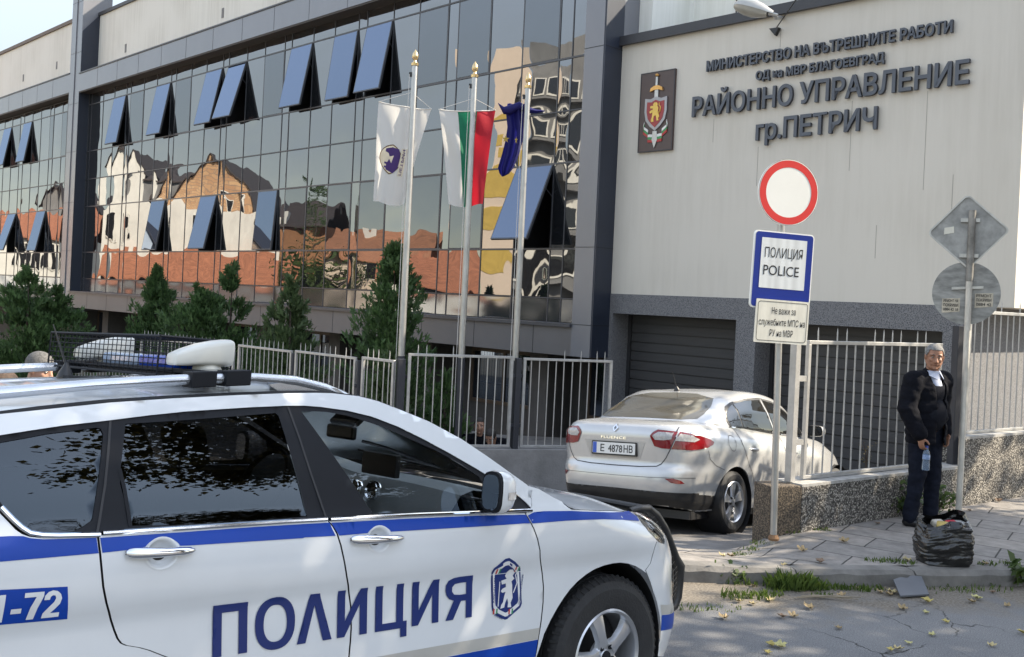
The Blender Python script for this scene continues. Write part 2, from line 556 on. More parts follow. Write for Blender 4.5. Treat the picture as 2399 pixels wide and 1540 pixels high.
def paving(name, rot, tile=(0.42, 0.42), c1=(0.20, 0.19, 0.18), c2=(0.30, 0.275, 0.25)):
    m, nt, b = _new(name)
    N, L = nt.nodes, nt.links
    tc = N.new('ShaderNodeTexCoord')
    mp = N.new('ShaderNodeMapping'); mp.inputs['Rotation'].default_value = (0, 0, R(rot))
    L.new(tc.outputs['Object'], mp.inputs[0])
    nw = N.new('ShaderNodeTexNoise'); nw.inputs['Scale'].default_value = 1.5; nw.inputs['Detail'].default_value = 2
    L.new(tc.outputs['Object'], nw.inputs['Vector'])
    wm = N.new('ShaderNodeMixRGB'); wm.inputs[0].default_value = 0.05
    L.new(mp.outputs[0], wm.inputs[1]); L.new(nw.outputs['Color'], wm.inputs[2])
    br = N.new('ShaderNodeTexBrick')
    br.inputs['Color1'].default_value = (*c1, 1); br.inputs['Color2'].default_value = (*c2, 1)
    br.inputs['Mortar'].default_value = (0.03, 0.028, 0.024, 1)
    br.inputs['Scale'].default_value = 1.0
    br.inputs['Mortar Size'].default_value = 0.007
    br.inputs['Brick Width'].default_value = tile[0]; br.inputs['Row Height'].default_value = tile[1]
    br.offset = 0.0 if rot > 60 else 0.5
    L.new(wm.outputs[0], br.inputs['Vector'])
    nz = N.new('ShaderNodeTexNoise'); nz.inputs['Scale'].default_value = 7; nz.inputs['Detail'].default_value = 8; nz.inputs['Roughness'].default_value = 0.7
    L.new(tc.outputs['Object'], nz.inputs['Vector'])
    rp = N.new('ShaderNodeValToRGB')
    rp.color_ramp.elements[0].position = 0.3; rp.color_ramp.elements[1].position = 0.7
    rp.color_ramp.elements[0].color = (0.55, 0.54, 0.52, 1); rp.color_ramp.elements[1].color = (1.2, 1.18, 1.15, 1)
    L.new(nz.outputs['Fac'], rp.inputs[0])
    mx = N.new('ShaderNodeMixRGB'); mx.blend_type = 'MULTIPLY'; mx.inputs[0].default_value = 0.9
    L.new(br.outputs['Color'], mx.inputs[1]); L.new(rp.outputs[0], mx.inputs[2])
    L.new(mx.outputs[0], b.inputs['Base Color'])
    b.inputs['Roughness'].default_value = 0.8
    sb = N.new('ShaderNodeMath'); sb.operation = 'SUBTRACT'
    L.new(nz.outputs['Fac'], sb.inputs[0]); L.new(br.outputs['Fac'], sb.inputs[1])
    bp = N.new('ShaderNodeBump'); bp.inputs['Strength'].default_value = 0.5; bp.inputs['Distance'].default_value = 0.01
    L.new(sb.outputs[0], bp.inputs['Height']); L.new(bp.outputs[0], b.inputs['Normal'])
    return m

M['asphalt'] = asphalt()
M['paving'] = paving('stone_paving', 33, (0.62, 0.40))
M['driveway'] = mat('worn_concrete', (0.165, 0.155, 0.145), rough=0.9, var=0.3, scale=2.5, bump=0.4, bscale=30)
M['kerb'] = mat('kerb_stone', (0.17, 0.16, 0.145), rough=0.85, var=0.28, scale=4, bump=0.5, bscale=25)
M['soil'] = mat('earth', (0.10, 0.085, 0.06), rough=0.95, var=0.3, scale=3)

g = MB(); g.add([(-400, -400, -1.2), (400, -400, -1.2), (400, 400, -1.2), (-400, 400, -1.2)], [(0, 1, 2, 3)])
tag(g.build('ground', 'soil'), kind='structure')
xs = [-40, -30, -20, -14, -10] + [-8 + 0.4 * i for i in range(60)] + [18, 22, 30, 40]
sheet('road', xs, lambda x: (-12.0, kerb_y(x) + 0.06), 'asphalt', road_z, 60)
far_road = sheet('street', [-60 + 4 * i for i in range(31)], lambda x: (-60, -11.9), 'asphalt', lambda x, y: 0.45, 4)
sheet('driveway', [-30 + 1.0 * i for i in range(26)] + [-4 + 0.3 * i for i in range(40)] + [8, 9, 10, 12], lambda x: (8.2, 20.0), 'driveway', lambda x, y: drive_z(x, y) - 0.006, 40)
def pave_top(x):
    if x < 2.35: return 8.75
    s = (x - WB.x) / WD.x
    return max(WB.y + WD.y * s + 0.1, 8.9)
sheet('pavement', [-20, -14, -10, -6] + [-4 + 0.2 * i for i in range(70)] + [11, 13, 16, 20], lambda x: (kerb_y(x) + 0.16, pave_top(x)), 'paving', pave_z, 12)
# kerb stones in one row, each with worn corners
kb = MB()
x = 0.35
rk = random.Random(3)
while x < 11:
    ln = 0.98 if x < 4.5 else 1.0
    xa, xb = x + 0.006, x + ln - 0.006
    a, c = Vector((xa, kerb_y(xa), 0)), Vector((xb, kerb_y(xb), 0))
    d = (c - a).normalized(); nr = Vector((-d.y, d.x, 0))
    n = 8
    vs, fs = [], []
    for i in range(n + 1):
        p = a.lerp(c, i / n)
        e = 0.012 if i in (0, n) else 0
        ch = 0.018 + rk.random() * 0.02
        for off, z in ((0.0, -0.15), (0.0 + e, 0.118 - ch), (ch + e, 0.124 - e), (0.17, 0.125 - e), (0.17, -0.15)):
            q = p + nr * off
            vs.append((q.x, q.y, z))
    for i in range(n):
        for j in range(4): fs.append((i * 5 + j, (i + 1) * 5 + j, (i + 1) * 5 + j + 1, i * 5 + j + 1))
    fs += [(0, 1, 2, 3, 4), tuple(n * 5 + j for j in (4, 3, 2, 1, 0))]
    kb.add(vs, fs)
    x += ln
tag(kb.build('kerb', 'kerb', smooth=True, angle=30), kind='structure')

# ================================================================ POLICE BUILDING  (local frame: s along the front, t into the building)
AZ = R(45.6)
P0 = Vector((1.7920, 18.5, 0))
BN = Vector((math.sin(AZ), math.cos(AZ), 0)); BR = Vector((math.cos(AZ), -math.sin(AZ), 0))
def bpt(s, t, z): return P0 + BR * s + BN * t + Vector((0, 0, z))
bld = empty('police_building', 'grey panelled office building with a mirrored curtain wall and a cream garage wing', 'building', P0, -AZ)
GT = -0.10                                   # plane of the glass
# walls behind
m = MB()
m.bx(-25.5, 0.3, 0.15, 0.5, 9.3, 12.05)
m.bx(-60, -26.4, 0.0, 0.4, 9.4, 12.15)
m.build('upper_wall', 'stucco_up', bld)
m = MB()
m.bx(0.30, 6.6, 1.8, 8.0, 6.5, 9.6)
m.bx(-0.6, 0.36, 0.5, 1.8, 6.9, 12.5)
m.bx(-25.4, -8, 3.0, 8.0, 12.0, 15.5)
m.build('rooftop_block', 'white_panel', bld)
m = MB()
for s_ in (-0.02, 1.36, 2.62, 3.9, 5.2): m.bx(s_ - 0.012, s_ + 0.012, 1.786, 1.82, 7.0, 9.6)
m.build('panel_joint', 'joint', bld)
m = MB()
m.bx(-25.5, 0.0, 0.09, 0.55, 12.05, 12.17)
m.build('parapet_cap', 'cap', bld)
m = MB(); m.bx(-60, -26.4, -0.06, 0.45, 12.15, 12.29); m.build('parapet_cap', 'capbrown', bld)
m = MB()
for s_ in (-23.0, -15.9, -8.6): m.bx(s_ - 0.06, s_ + 0.06, 0.135, 0.16, 10.32, 10.62)
for s_ in (-29.3, -33.2): m.bx(s_ - 0.06, s_ + 0.06, -0.015, 0.02, 10.55, 10.85)
m.build('vent', 'concrete', bld)
# frames of composite panel: columns, fascias
m = MB()
m.bx(-26.45, -26.0, -0.5, 0.6, 1.0, 16.0); m.bx(-25.994, -25.5, -0.47, 0.6, 1.0, 16.0)
m.bx(-0.42, 0.05, -0.5, -0.02, 1.12, 16.0)
m.bx(-0.42, 0.05, -0.02, 0.5, 1.12, 16.0)
m.build('pillar', 'panel', bld)
m = MB()
m.bx(-25.5, -0.42, -0.5, -0.02, 9.10, 9.76)
m.bx(-60, -26.45, -0.5, -0.02, 9.18, 9.88)
m.build('upper_fascia', 'panel', bld)
m = MB()
m.bx(-25.5, -0.42, -0.5, 0.3, 1.12, 1.66)
m.bx(-60, -26.45, -0.5, 0.3, 1.08, 1.66)
m.build('lower_fascia', 'panel_low', bld)
m = MB()
m.bx(-25.5, -0.42, -0.56, -0.1, 1.66, 1.72); m.bx(-60, -26.45, -0.56, -0.1, 1.66, 1.72)
m.bx(-25.5, -0.3, -0.53, 0.2, 9.76, 9.80); m.bx(-60, -26.45, -0.53, 0.2, 9.88, 9.92)
m.build('sill_ledge', 'mullion', bld)
m = MB()
m.bx(-25.5, -25.47, -0.49, -0.02, 1.72, 9.10)
m.build('return_face', 'navy', bld)
m = MB()
m.bx(0.05, 0.085, -0.49, 0.02, 1.13, 16.0)
m.build('return_face', 'navy', bld)
m = MB()      # raked return above the fascia, left of the cream wall
q = [(-0.47, 9.78), (0.15, 9.78), (0.15, 12.1), (-0.47, 11.35)]
m.prism(q, lambda a, z: Vector((-25.47, a, z)), lambda a, z: Vector((-25.5, a, z)))
m.build('return_face', 'navy', bld)
m = MB()
m.bx(-25.5, -0.42, -0.48, -0.02, 9.06, 9.10); m.bx(-60, -26.45, -0.48, -0.02, 9.13, 9.18)
m.build('soffit', 'soffit', bld)
m = MB()     # open joints between the panels
for s_ in [-25.5 + 1.72 * k for k in range(1, 15)]:
    m.bx(s_ - 0.006, s_ + 0.006, -0.503, -0.49, 9.10, 9.76); m.bx(s_ - 0.006, s_ + 0.006, -0.503, -0.49, 1.12, 1.66)
for s_ in [-26.45 - 1.72 * k for k in range(1, 8)]:
    m.bx(s_ - 0.006, s_ + 0.006, -0.503, -0.49, 9.18, 9.88); m.bx(s_ - 0.006, s_ + 0.006, -0.503, -0.49, 1.08, 1.66)
for z_ in (3.2, 5.0, 6.9, 8.7, 10.6, 12.5):
    m.bx(-26.45, -26.0, -0.503, -0.49, z_ - 0.006, z_ + 0.006); m.bx(-25.994, -25.5, -0.473, -0.46, z_ - 0.006, z_ + 0.006)
for z_ in (1.72, 3.17, 6.9):
    m.bx(-0.42, 0.05, -0.503, -0.49, z_ - 0.006, z_ + 0.006); m.bx(0.08, 0.088, -0.49, 0.0, z_ - 0.006, z_ + 0.006)
m.build('panel_joint', 'joint', bld)
# recessed ground floor
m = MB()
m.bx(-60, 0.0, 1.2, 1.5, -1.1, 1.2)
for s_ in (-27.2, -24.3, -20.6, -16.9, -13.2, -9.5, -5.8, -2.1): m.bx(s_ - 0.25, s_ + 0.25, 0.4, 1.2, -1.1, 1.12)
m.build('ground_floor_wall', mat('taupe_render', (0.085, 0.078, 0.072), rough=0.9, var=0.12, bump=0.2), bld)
for k, s_ in enumerate((-25.8, -22.4, -18.7, -15.0, -11.3, -7.6, -3.9, -0.9)):
    w_ = 1.1 if k < 7 else 0.5
    fr = MB()
    for a, b_, c, d in ((s_ - w_, s_ + w_, 0.92, 1.0), (s_ - w_, s_ + w_, -0.25, -0.17), (s_ - w_, s_ - w_ + .08, -.17, .92), (s_ + w_ - .08, s_ + w_, -.17, .92), (s_ - .04, s_ + .04, -.17, .92)):
        fr.bx(a, b_, 1.15, 1.2, c, d)
    fo = fr.build('window', mat('brown_window_frame', (0.09, 0.06, 0.04), rough=0.5), bld)
    gl = MB(); gl.bx(s_ - w_ + .08, s_ + w_ - .08, 1.18, 1.195, -.17, .92); gl.build('pane', 'sash_glass', fo)

# ---------------------------------------------------------------- curtain wall
ROWS = [1.72, 2.20, 3.17, 4.86, 5.88, 6.92, 8.66, 9.08]
per = 3.44
MUL = []
s_ = -25.5
base = [-25.15, -24.10, -23.13, -22.10, -21.75]
MUL = [-25.47]
k0 = -25.15
for k in range(-1, 9):
    o_ = -21.75 + 3.443 * (k - 0) - 3.443
    for dlt in (0.0, 1.06, 2.05, 3.09):
        v = o_ + dlt
        if -25.3 < v < -0.9: MUL.append(round(v, 3))
MUL = sorted(set(MUL + [-0.45]))
MUL = [v for i, v in enumerate(MUL) if i == 0 or v - MUL[i - 1] > 0.2]
MULL = [v - 24.95 - 0.0 for v in [-1.55 - 0.0]]
LSEG = [-26.47, -27.57, -28.10, -29.02, -29.43, -30.46, -31.46, -32.48, -32.95, -33.99, -35.0, -36.0, -36.4, -37.4, -38.4, -39.4, -39.8, -40.8, -41.8, -42.8]
LSEG = sorted(LSEG)
def nearest(v, arr): return min(range(len(arr)), key=lambda i: abs(arr[i] - v))
OPEN = {}        # (segment, column, row): how far the foot of the sash stands out
for v, d in ((-23.13, .27), (-19.63, .30), (-16.15, .34), (-14.77, .46), (-11.3, .32), (-9.26, .22), (-7.92, .32)): OPEN[('A', nearest(v, MUL), 5)] = d
for v, d in ((-19.63, .26), (-16.15, .35), (-12.68, .13), (-2.48, .65)): OPEN[('A', nearest(v, MUL), 2)] = d
for v, d in ((-35.0, .3), (-32.48, .27)): OPEN[('B', nearest(v, LSEG), 5)] = d
for v, d in ((-33.99, .45), (-30.46, .33)): OPEN[('B', nearest(v, LSEG), 2)] = d
SHUT = {('A', nearest(v, MUL), 5) for v in (-21.75, -18.25, -12.7, -5.9, -4.6, -2.48)} | {('A', nearest(v, MUL), 2) for v in (-11.3, -9.27, -7.9, -5.91, -4.61)} | {('B', nearest(v, LSEG), 5) for v in (-29.43, -28.1, -33.99)}
rg = random.Random(11)
def pane_mesh(mb, s0, s1, z0, z1, t, mi=0, nx=6, nz=6, amp=0.0045):
    a, b_, ph = rg.uniform(-amp, amp) * 1.5, rg.uniform(-1, 1) * 0.0045, rg.uniform(-1, 1) * 0.003
    w3 = rg.uniform(-1, 1) * amp * 0.55
    nx = max(3, int((s1 - s0) * 8)); nz = max(4, int((z1 - z0) * 6))
    vs = []
    for i in range(nx + 1):
        for j in range(nz + 1):
            u, v = i / nx, j / nz
            d = a * 4 * u * (1 - u) * math.sin(math.pi * min(1, max(0, v))) ** 0.6 + b_ * (v - .5) * (z1 - z0) + ph * (u - .5) * (s1 - s0) + w3 * math.sin(6.28 * v * (1.2 + z1 - z0)) * math.sin(math.pi * u)
            vs.append((s0 + (s1 - s0) * u, t + d, z0 + (z1 - z0) * v))
    n = nz + 1
    mb.add(vs, [(i * n + j, (i + 1) * n + j, (i + 1) * n + j + 1, i * n + j + 1) for i in range(nx) for j in range(nz)], mi)
sashes = []
for seg, cols, sr in (('A', MUL, (-25.47, -0.42)), ('B', LSEG, (-60, -26.45))):
    glass, spand, mull = MB(), MB(), MB()
    for i in range(len(cols) - 1):
        for j in range(len(ROWS) - 1):
            s0, s1, z0, z1 = cols[i] + .012, cols[i + 1] - .012, ROWS[j] + .02, ROWS[j + 1] - .02
            if (seg, i, j) in OPEN:
                sashes.append((s0, s1, z0, z1, OPEN[(seg, i, j)]))
                dark = MB(); dark.bx(s0, s1, 0.9, 0.95, z0, z1); dark.bx(s0 - .02, s0 + .01, GT + .03, .9, z0, z1); dark.bx(s1 - .01, s1 + .02, GT + .03, .9, z0, z1); dark.bx(s0, s1, GT + .03, .9, z1 - .01, z1 + .02); dark.bx(s0, s1, GT + .03, .9, z0 - .02, z0 + .01)
                dark.build('window_reveal', 'interior', bld)
            elif (seg, i, j) in SHUT:
                sashes.append((s0, s1, z0, z1, 0.0))
            elif j == 0: pane_mesh(spand, s0, s1, z0, z1, GT, nx=2)
            else: pane_mesh(glass, s0, s1, z0, z1, GT)
    for v in cols: mull.bx(v - .012, v + .012, GT - .012, GT + .08, ROWS[0], ROWS[-1])
    for j, z_ in enumerate(ROWS):
        h = .017 if j in (2, 3, 5, 6) else .012
        mull.bx(sr[0], sr[1], GT - .016, GT + .08, z_ - h, z_ + h)
    glass.build('curtain_wall', 'facade_glass', bld, smooth=True, fix=False, angle=None)
    spand.build('spandrel_strip', 'spandrel', bld, smooth=True, fix=False, angle=None)
    mull.build('mullion_grid', 'mullion', bld)
bk = MB(); bk.bx(-60, -0.4, 1.0, 1.05, 1.2, 9.4); bk.bx(-60, -0.4, 0.3, 1.0, 5.2, 5.6)
bk.build('inner_wall', 'interior', bld)
for s0, s1, z0, z1, d in sashes:
    L_ = z1 - z0
    a = math.asin(min(.9, d / L_))
    def sp(s, v, e, a=a, z1=z1, d=d):      # v down the sash, e outwards
        tz = GT - .02 if d else GT - .004
        return Vector((s, tz - math.sin(a) * v - math.cos(a) * e, z1 - math.cos(a) * v + math.sin(a) * e))
    f = MB()
    fw = .05 if d else .035
    def sbx(mb, sa, sb, va, vb, ea, eb):
        vs = [sp(x_, y_, e_) for x_ in (sa, sb) for y_ in (va, vb) for e_ in (ea, eb)]
        mb.add(vs, [(0, 1, 3, 2), (4, 6, 7, 5), (0, 4, 5, 1), (2, 3, 7, 6), (0, 2, 6, 4), (1, 5, 7, 3)])
    e0, e1 = (-.04, .010) if d else (-.01, .006)
    sbx(f, s0, s0 + fw, 0, L_, e0, e1); sbx(f, s1 - fw, s1, 0, L_, e0, e1)
    sbx(f, s0 + fw, s1 - fw, 0, fw, e0, e1); sbx(f, s0 + fw, s1 - fw, L_ - fw, L_, e0, e1)
    if d:
        for s_ in (s0 + .03, s1 - .03): f.tube([Vector((s_, GT + .02, z1 - L_ * .38)), sp(s_, L_ * .30, -.03)], .008, 5)
    fo = f.build('window', 'mullion' if d else 'sash_frame' if 'sash_frame' in M else 'mullion', bld)
    g_ = MB()
    sbx(g_, s0 + fw * .5, s1 - fw * .5, fw * .5, L_ - fw * .5, e1 - .022, e1 + .003)
    g_.build('pane', 'sash_glass' if d else 'shut_glass', fo)

# ---------------------------------------------------------------- garage wing
m = MB()
m.bx(0.02, 7.2, 0.0, 9.0, 2.33, 7.05)
m.build('garage_wall', 'stucco', bld)
m = MB()
def with_hole(mb, s0, s1, z0, z1, holes, t0, t1):
    cur = s0
    for a, b_, top in holes:
        mb.bx(cur, a, t0, t1, z0, z1)
        mb.bx(a, b_, t0, t1, top, z1)
        cur = b_
    mb.bx(cur, s1, t0, t1, z0, z1)
with_hole(m, 0.02, 6.66, -1.2, 2.33, [(0.16, 2.84, 1.965), (3.22, 6.26, 1.955)], -0.012, 0.55)
m.bx(6.3, 6.66, 0.55, 9.0, -1.2, 2.33)
m.build('granite_base', 'granite', bld)
m = MB()
m.bx(-0.03, 7.3, -0.07, 9.05, 7.05, 7.09); m.bx(-0.03, 7.3, -0.10, -0.04, 6.97, 7.14)
m.build('roof_flashing', 'cap', bld)
for a, b_ in ((0.16, 2.84), (3.22, 6.26)):
    m = MB()
    z = -1.2
    while z < 1.95:
        m.bx(a, b_, 0.50, 0.54, z + .010, z + .166); m.bx(a, b_, 0.530, 0.54, z - .010, z + .010)
        z += .176
    dr = m.build('garage_door', 'door', bld)
    tr = MB(); tr.bx(a, a + .07, 0.46, 0.53, -1.2, 1.96); tr.bx(b_ - .07, b_, 0.46, 0.53, -1.2, 1.96)
    tr.build('door_track', 'joint', dr)

for s_, za, zb_ in ((3.42, 6.45, 6.74), (4.72, 4.35, 5.43), (5.88, 4.0, 5.44), (3.10, 4.2, 4.85), (2.2, 5.0, 5.4), (6.3, 3.4, 4.2), (5.2, 3.0, 3.5)):
    m = MB(); m.bx(s_ - .004, s_ + .004, -.0015, .01, za, zb_); m.build('hairline_crack', mat('crack_%.2f' % s_, (.30, .28, .245), rough=.9), bld)
# ---------------------------------------------------------------- wall lettering, one thing per line
def wallf(t): return lambda a, z: bpt(a, t, z)
for body, s0, s1, zb, cap, bold, lab in (
        ('МИНИСТЕРСТВО НА ВЪТРЕШНИТЕ РАБОТИ', 2.04, 6.22, 6.235, .172, .030, 'topmost line of slate grey letters on the cream wall, naming a ministry'),
        ('ОД на МВР БЛАГОЕВГРАД', 3.03, 5.23, 5.955, .140, .030, 'small second line of slate grey wall letters, partly in lower case'),
        ('РАЙОННО УПРАВЛЕНИЕ', 1.78, 6.48, 5.475, .335, .022, 'largest line of slate grey capitals across the cream wall'),
        ('гр.ПЕТРИЧ', 3.08, 5.16, 4.955, .330, .022, 'bottom line of slate grey wall letters, a short town name')):
    t = MB()
    put_text(t, body, s0, s1, zb, cap, wallf(-.075), wallf(-.022), bold, 0, 1)
    tag(t.build('wall_lettering', ['letters', 'letters_side'], fix=False), lab, 'lettering', 'raised letters on the garage wall')

# ---------------------------------------------------------------- crest plaque
pq = empty('crest_plaque', 'brown plaque with a sword, red shield and gold lion on the cream wall', 'plaque', (0, 0, 0))
def pl(e): return lambda a, z: bpt(0.985 + a, -e, 5.655 + z)
m = MB(); m.prism([(-.385, -.725), (.385, -.725), (.385, .725), (-.385, .725)], pl(.05), pl(.004)); m.build('board', mat('brown_board', (0.070, 0.045, 0.040), rough=0.4, var=.05), pq)
m = MB()
for a in ((-.385, -.37), (.37, .385)): m.prism([(a[0], -.725), (a[1], -.725), (a[1], .725), (a[0], .725)], pl(.056), pl(.052))
for a in ((-.725, -.71), (.71, .725)): m.prism([(-.37, a[0]), (.37, a[0]), (.37, a[1]), (-.37, a[1])], pl(.056), pl(.052))
m.build('frame', 'cap', pq)
SH = [(-.245, .245), (-.12, .225), (0, .265), (.12, .225), (.245, .245), (.25, 0), (.215, -.16), (.12, -.27), (0, -.355), (-.12, -.27), (-.215, -.16), (-.25, 0)]
m = MB(); m.prism(SH, pl(.075), pl(.05)); m.build('shield', mat('silver_shield', (.30, .29, .30), rough=.3, metal=.6), pq)
m = MB(); m.prism([(a * 1.12, b_ * 1.10) for a, b_ in [(-.17, .16), (-.085, .15), (0, .185), (.085, .15), (.17, .16), (.175, 0), (.145, -.12), (.08, -.2), (0, -.27), (-.08, -.2), (-.145, -.12), (-.175, 0)]], pl(.082), pl(.074)); m.build('field', mat('red_field', (.30, .030, .030), rough=.35), pq)
LION = [(-.02, .155), (.035, .15), (.055, .12), (.05, .085), (.075, .05), (.065, -.01), (.085, -.05), (.10, -.11), (.075, -.135), (.09, -.175), (.045, -.18), (.04, -.13), (.02, -.08), (-.02, -.095), (-.03, -.14), (-.02, -.19), (-.08, -.195), (-.085, -.155), (-.065, -.11), (-.06, -.06), (-.055, -.02), (-.11, -.04), (-.125, -.005), (-.085, .02), (-.05, .025), (-.055, .055), (-.10, .05), (-.115, .085), (-.08, .10), (-.04, .095), (-.05, .125)]
m = MB(); m.prism(LION, pl(.090), pl(.080)); m.tube([pl(.088)(*p) for p in ((.07, -.05), (.115, -.01), (.12, .06), (.085, .10), (.095, .14))], .012, 6)
m.build('lion', mat('gold_paint', (.62, .42, .10), rough=.3, metal=.5), pq)
m = MB(); m.prism([(-.045, -.36), (.045, -.36), (.06, -.52), (0, -.665), (-.06, -.52)], pl(.072), pl(.05)); m.prism([(-.04, .22), (.04, .22), (.04, .39), (-.04, .39)], pl(.072), pl(.05)); m.build('blade', 'galv', pq)
m = MB(); m.prism([(-.14, .36), (-.13, .42), (-.06, .455), (0, .465), (.06, .455), (.13, .42), (.14, .36), (.06, .385), (0, .39), (-.06, .385)], pl(.085), pl(.05)); m.lathe([(0, 0), (.03, .01), (.04, .03), (.03, .05), (0, .06)], pl(.07)(0, .62), (0, 0, 1), 12); m.build('hilt', mat('copper_gold', (.60, .33, .10), rough=.3, metal=.6), pq)
m = MB(); m.prism([(-.022, .46), (.022, .46), (.022, .62), (-.022, .62)], pl(.08), pl(.05)); m.build('grip', 'galv', pq)
for k, c in enumerate(((.75, .74, .70), (.05, .28, .09), (.42, .03, .03))):
    m = MB()
    for sg in (-1, 1):
        z0 = -.40 - .047 * k
        pts = [(.05, z0 - .07), (.16, z0 - .06), (.155, z0 + .02), (.27, z0 + .10), (.25, z0 + .18)]
        lo = [(sg * a, b_) for a, b_ in pts]; up = [(sg * a, b_ + .05) for a, b_ in pts]
        for i in range(len(pts) - 1): m.prism([lo[i], lo[i + 1], up[i + 1], up[i]], pl(.066), pl(.05))
    m.build('ribbon', mat('ribbon_%d' % k, c, rough=.5), pq)
# building mass behind the front, so that it throws its real shadow
m = MB()
m.bx(-60, 0.25, 1.5, 13.0, -1.1, 12.0); m.build('main_block', 'stucco', bld)

# ================================================================ FENCES
def fence_panel(p, q, z0, z1, step, spike, label, group, tilt=0.0):
    """silver bar panel from p to q (plan points); bars run on above the top rail as short spikes"""
    p, q = Vector((*p, 0)), Vector((*q, 0))
    d = (q - p); ln = d.length; d.normalize()
    e = empty('bar_fence', label, 'fence', (p.x, p.y, z0), math.atan2(d.y, d.x), group)
    h = z1 - z0
    f = MB()
    f.bx(0, ln, -.02, .02, h - .035, h); f.bx(0, ln, -.02, .02, 0, .03)
    f.bx(0, .04, -.019, .019, .03, h - .035); f.bx(ln - .04, ln, -.019, .019, .03, h - .035)
    f.build('frame', 'fence', e, bevel=.003)
    n = max(2, round(ln / step))
    r_ = random.Random(int(ln * 977))
    for k in range(1, n):
        x_ = ln * k / n + r_.uniform(-.006, .006)
        b = MB(); b.tube([(x_, 0, .015), (x_ + r_.uniform(-.008, .008), 0, h - .01)], .0085, 6)
        if spike and r_.random() < spike: b.tube([(x_, 0, h - .005), (x_ + r_.uniform(-.004, .004), 0, h + .085), (x_, 0, h + .125)], [.0075, .0065, .001], 6)
        b.build('bar', 'fence', e, smooth=True)
    return e
WALL_AZ = math.atan2(WD.y, WD.x)
def wxy(s, off=0.0): v = WB + WD * s + WN * off; return (v.x, v.y)
GF = 'silver bar fence panels round the station yard'
fence_panel(wxy(.17, -.15), wxy(2.45, -.15), .575, 1.865, .152, .5, 'silver bar fence panel on the low granite wall, behind the standing man', GF)
fence_panel(wxy(2.98, -.15), wxy(7.6, -.15), .875, 2.24, .142, .6, 'tall silver bar fence panel on the raised granite wall at the right edge', GF)
fence_panel((0.203, 13.9), (1.50, 14.26), .04, 1.31, .125, .55, 'silver bar fence panel just left of the dark garage pier', GF)
fence_panel((-1.378, 13.4), (0.058, 13.85), .045, 1.325, .125, .35, 'silver bar fence panel with two seated people behind it', GF)
fence_panel((-2.07, 13.876), (-1.559, 13.4), -.02, 1.22, .115, .8, 'narrow silver bar fence panel left of the first flagpole', GF)
fence_panel((-3.261, 14.987), (-2.175, 13.974), -.04, 1.20, .125, .8, 'silver bar fence panel above the front of the patrol car roof', GF)
fence_panel((-4.432, 16.079), (-3.328, 15.049), -.06, 1.185, .125, .8, 'silver bar fence panel directly behind the white loudspeaker horn', GF)
fence_panel((-6.9, 18.38), (-4.528, 16.168), -.14, 1.12, .13, .8, 'silver bar fence panel partly hidden behind the wire cage', GF)
fence_panel((-12.6, 23.7), (-7.1, 18.57), -.75, .50, .14, .8, 'far lower silver bar fence panel by the men behind the patrol car', GF)

GP = 'dark posts holding the fence panels'
def dark_post(x, y, z0, z1, label, w=.07, arms=()):
    e = empty('fence_post', label, 'post', (x, y, z0), 0.4, GP)
    m = MB(); m.bx(-w / 2, w / 2, -w / 2, w / 2, 0, z1 - z0); m.build('shaft', 'post_dark', e, bevel=.004)
    for (dx, dy, z) in arms:
        a = MB(); a.bar((0, 0, z - z0), (dx, dy, z - z0), .04, .045); a.build('bracket', 'post_dark', e)
    return e
v = wxy(2.74, -.13); dark_post(v[0], v[1], .55, 2.06, 'dark steel post beside the pole with the reversed road signs', .085, ((.2, .07, 1.92), (.2, .07, 1.12)))
dark_post(0.13, 13.88, -.4, 1.30, 'dark post between the two fence panels at the third flagpole', .08, ((-.08, 0, 1.05), (.08, 0, 1.05), (-.08, 0, .35), (.08, 0, .35)))
dark_post(-1.47, 13.42, -.4, 1.24, 'dark post at the foot of the first flagpole', .10, ((.1, 0, 1.0),))
dark_post(-2.12, 13.93, -.4, 1.16, 'dark post left of the narrow fence panel', .06, ((-.06, 0, .8), (.06, 0, .8)))
dark_post(-3.29, 15.02, -.4, 1.15, 'dark post in front of the second conifer from the flagpoles', .06, ((-.06, 0, .8), (.06, 0, .8)))
# gate post and its two little brackets
e = empty('gate_post', 'square silver gate post on the end of the granite wall', 'post', (*wxy(0.0, -.15), .56), WALL_AZ)
m = MB(); m.bx(-.035, .035, -.035, .035, 0, 1.32); m.build('shaft', 'fence', e, bevel=.004)
for z in (.36, .95):
    m = MB(); m.bx(.035, .155, -.02, .02, z - .025, z + .025); m.build('bracket', 'fence', e)

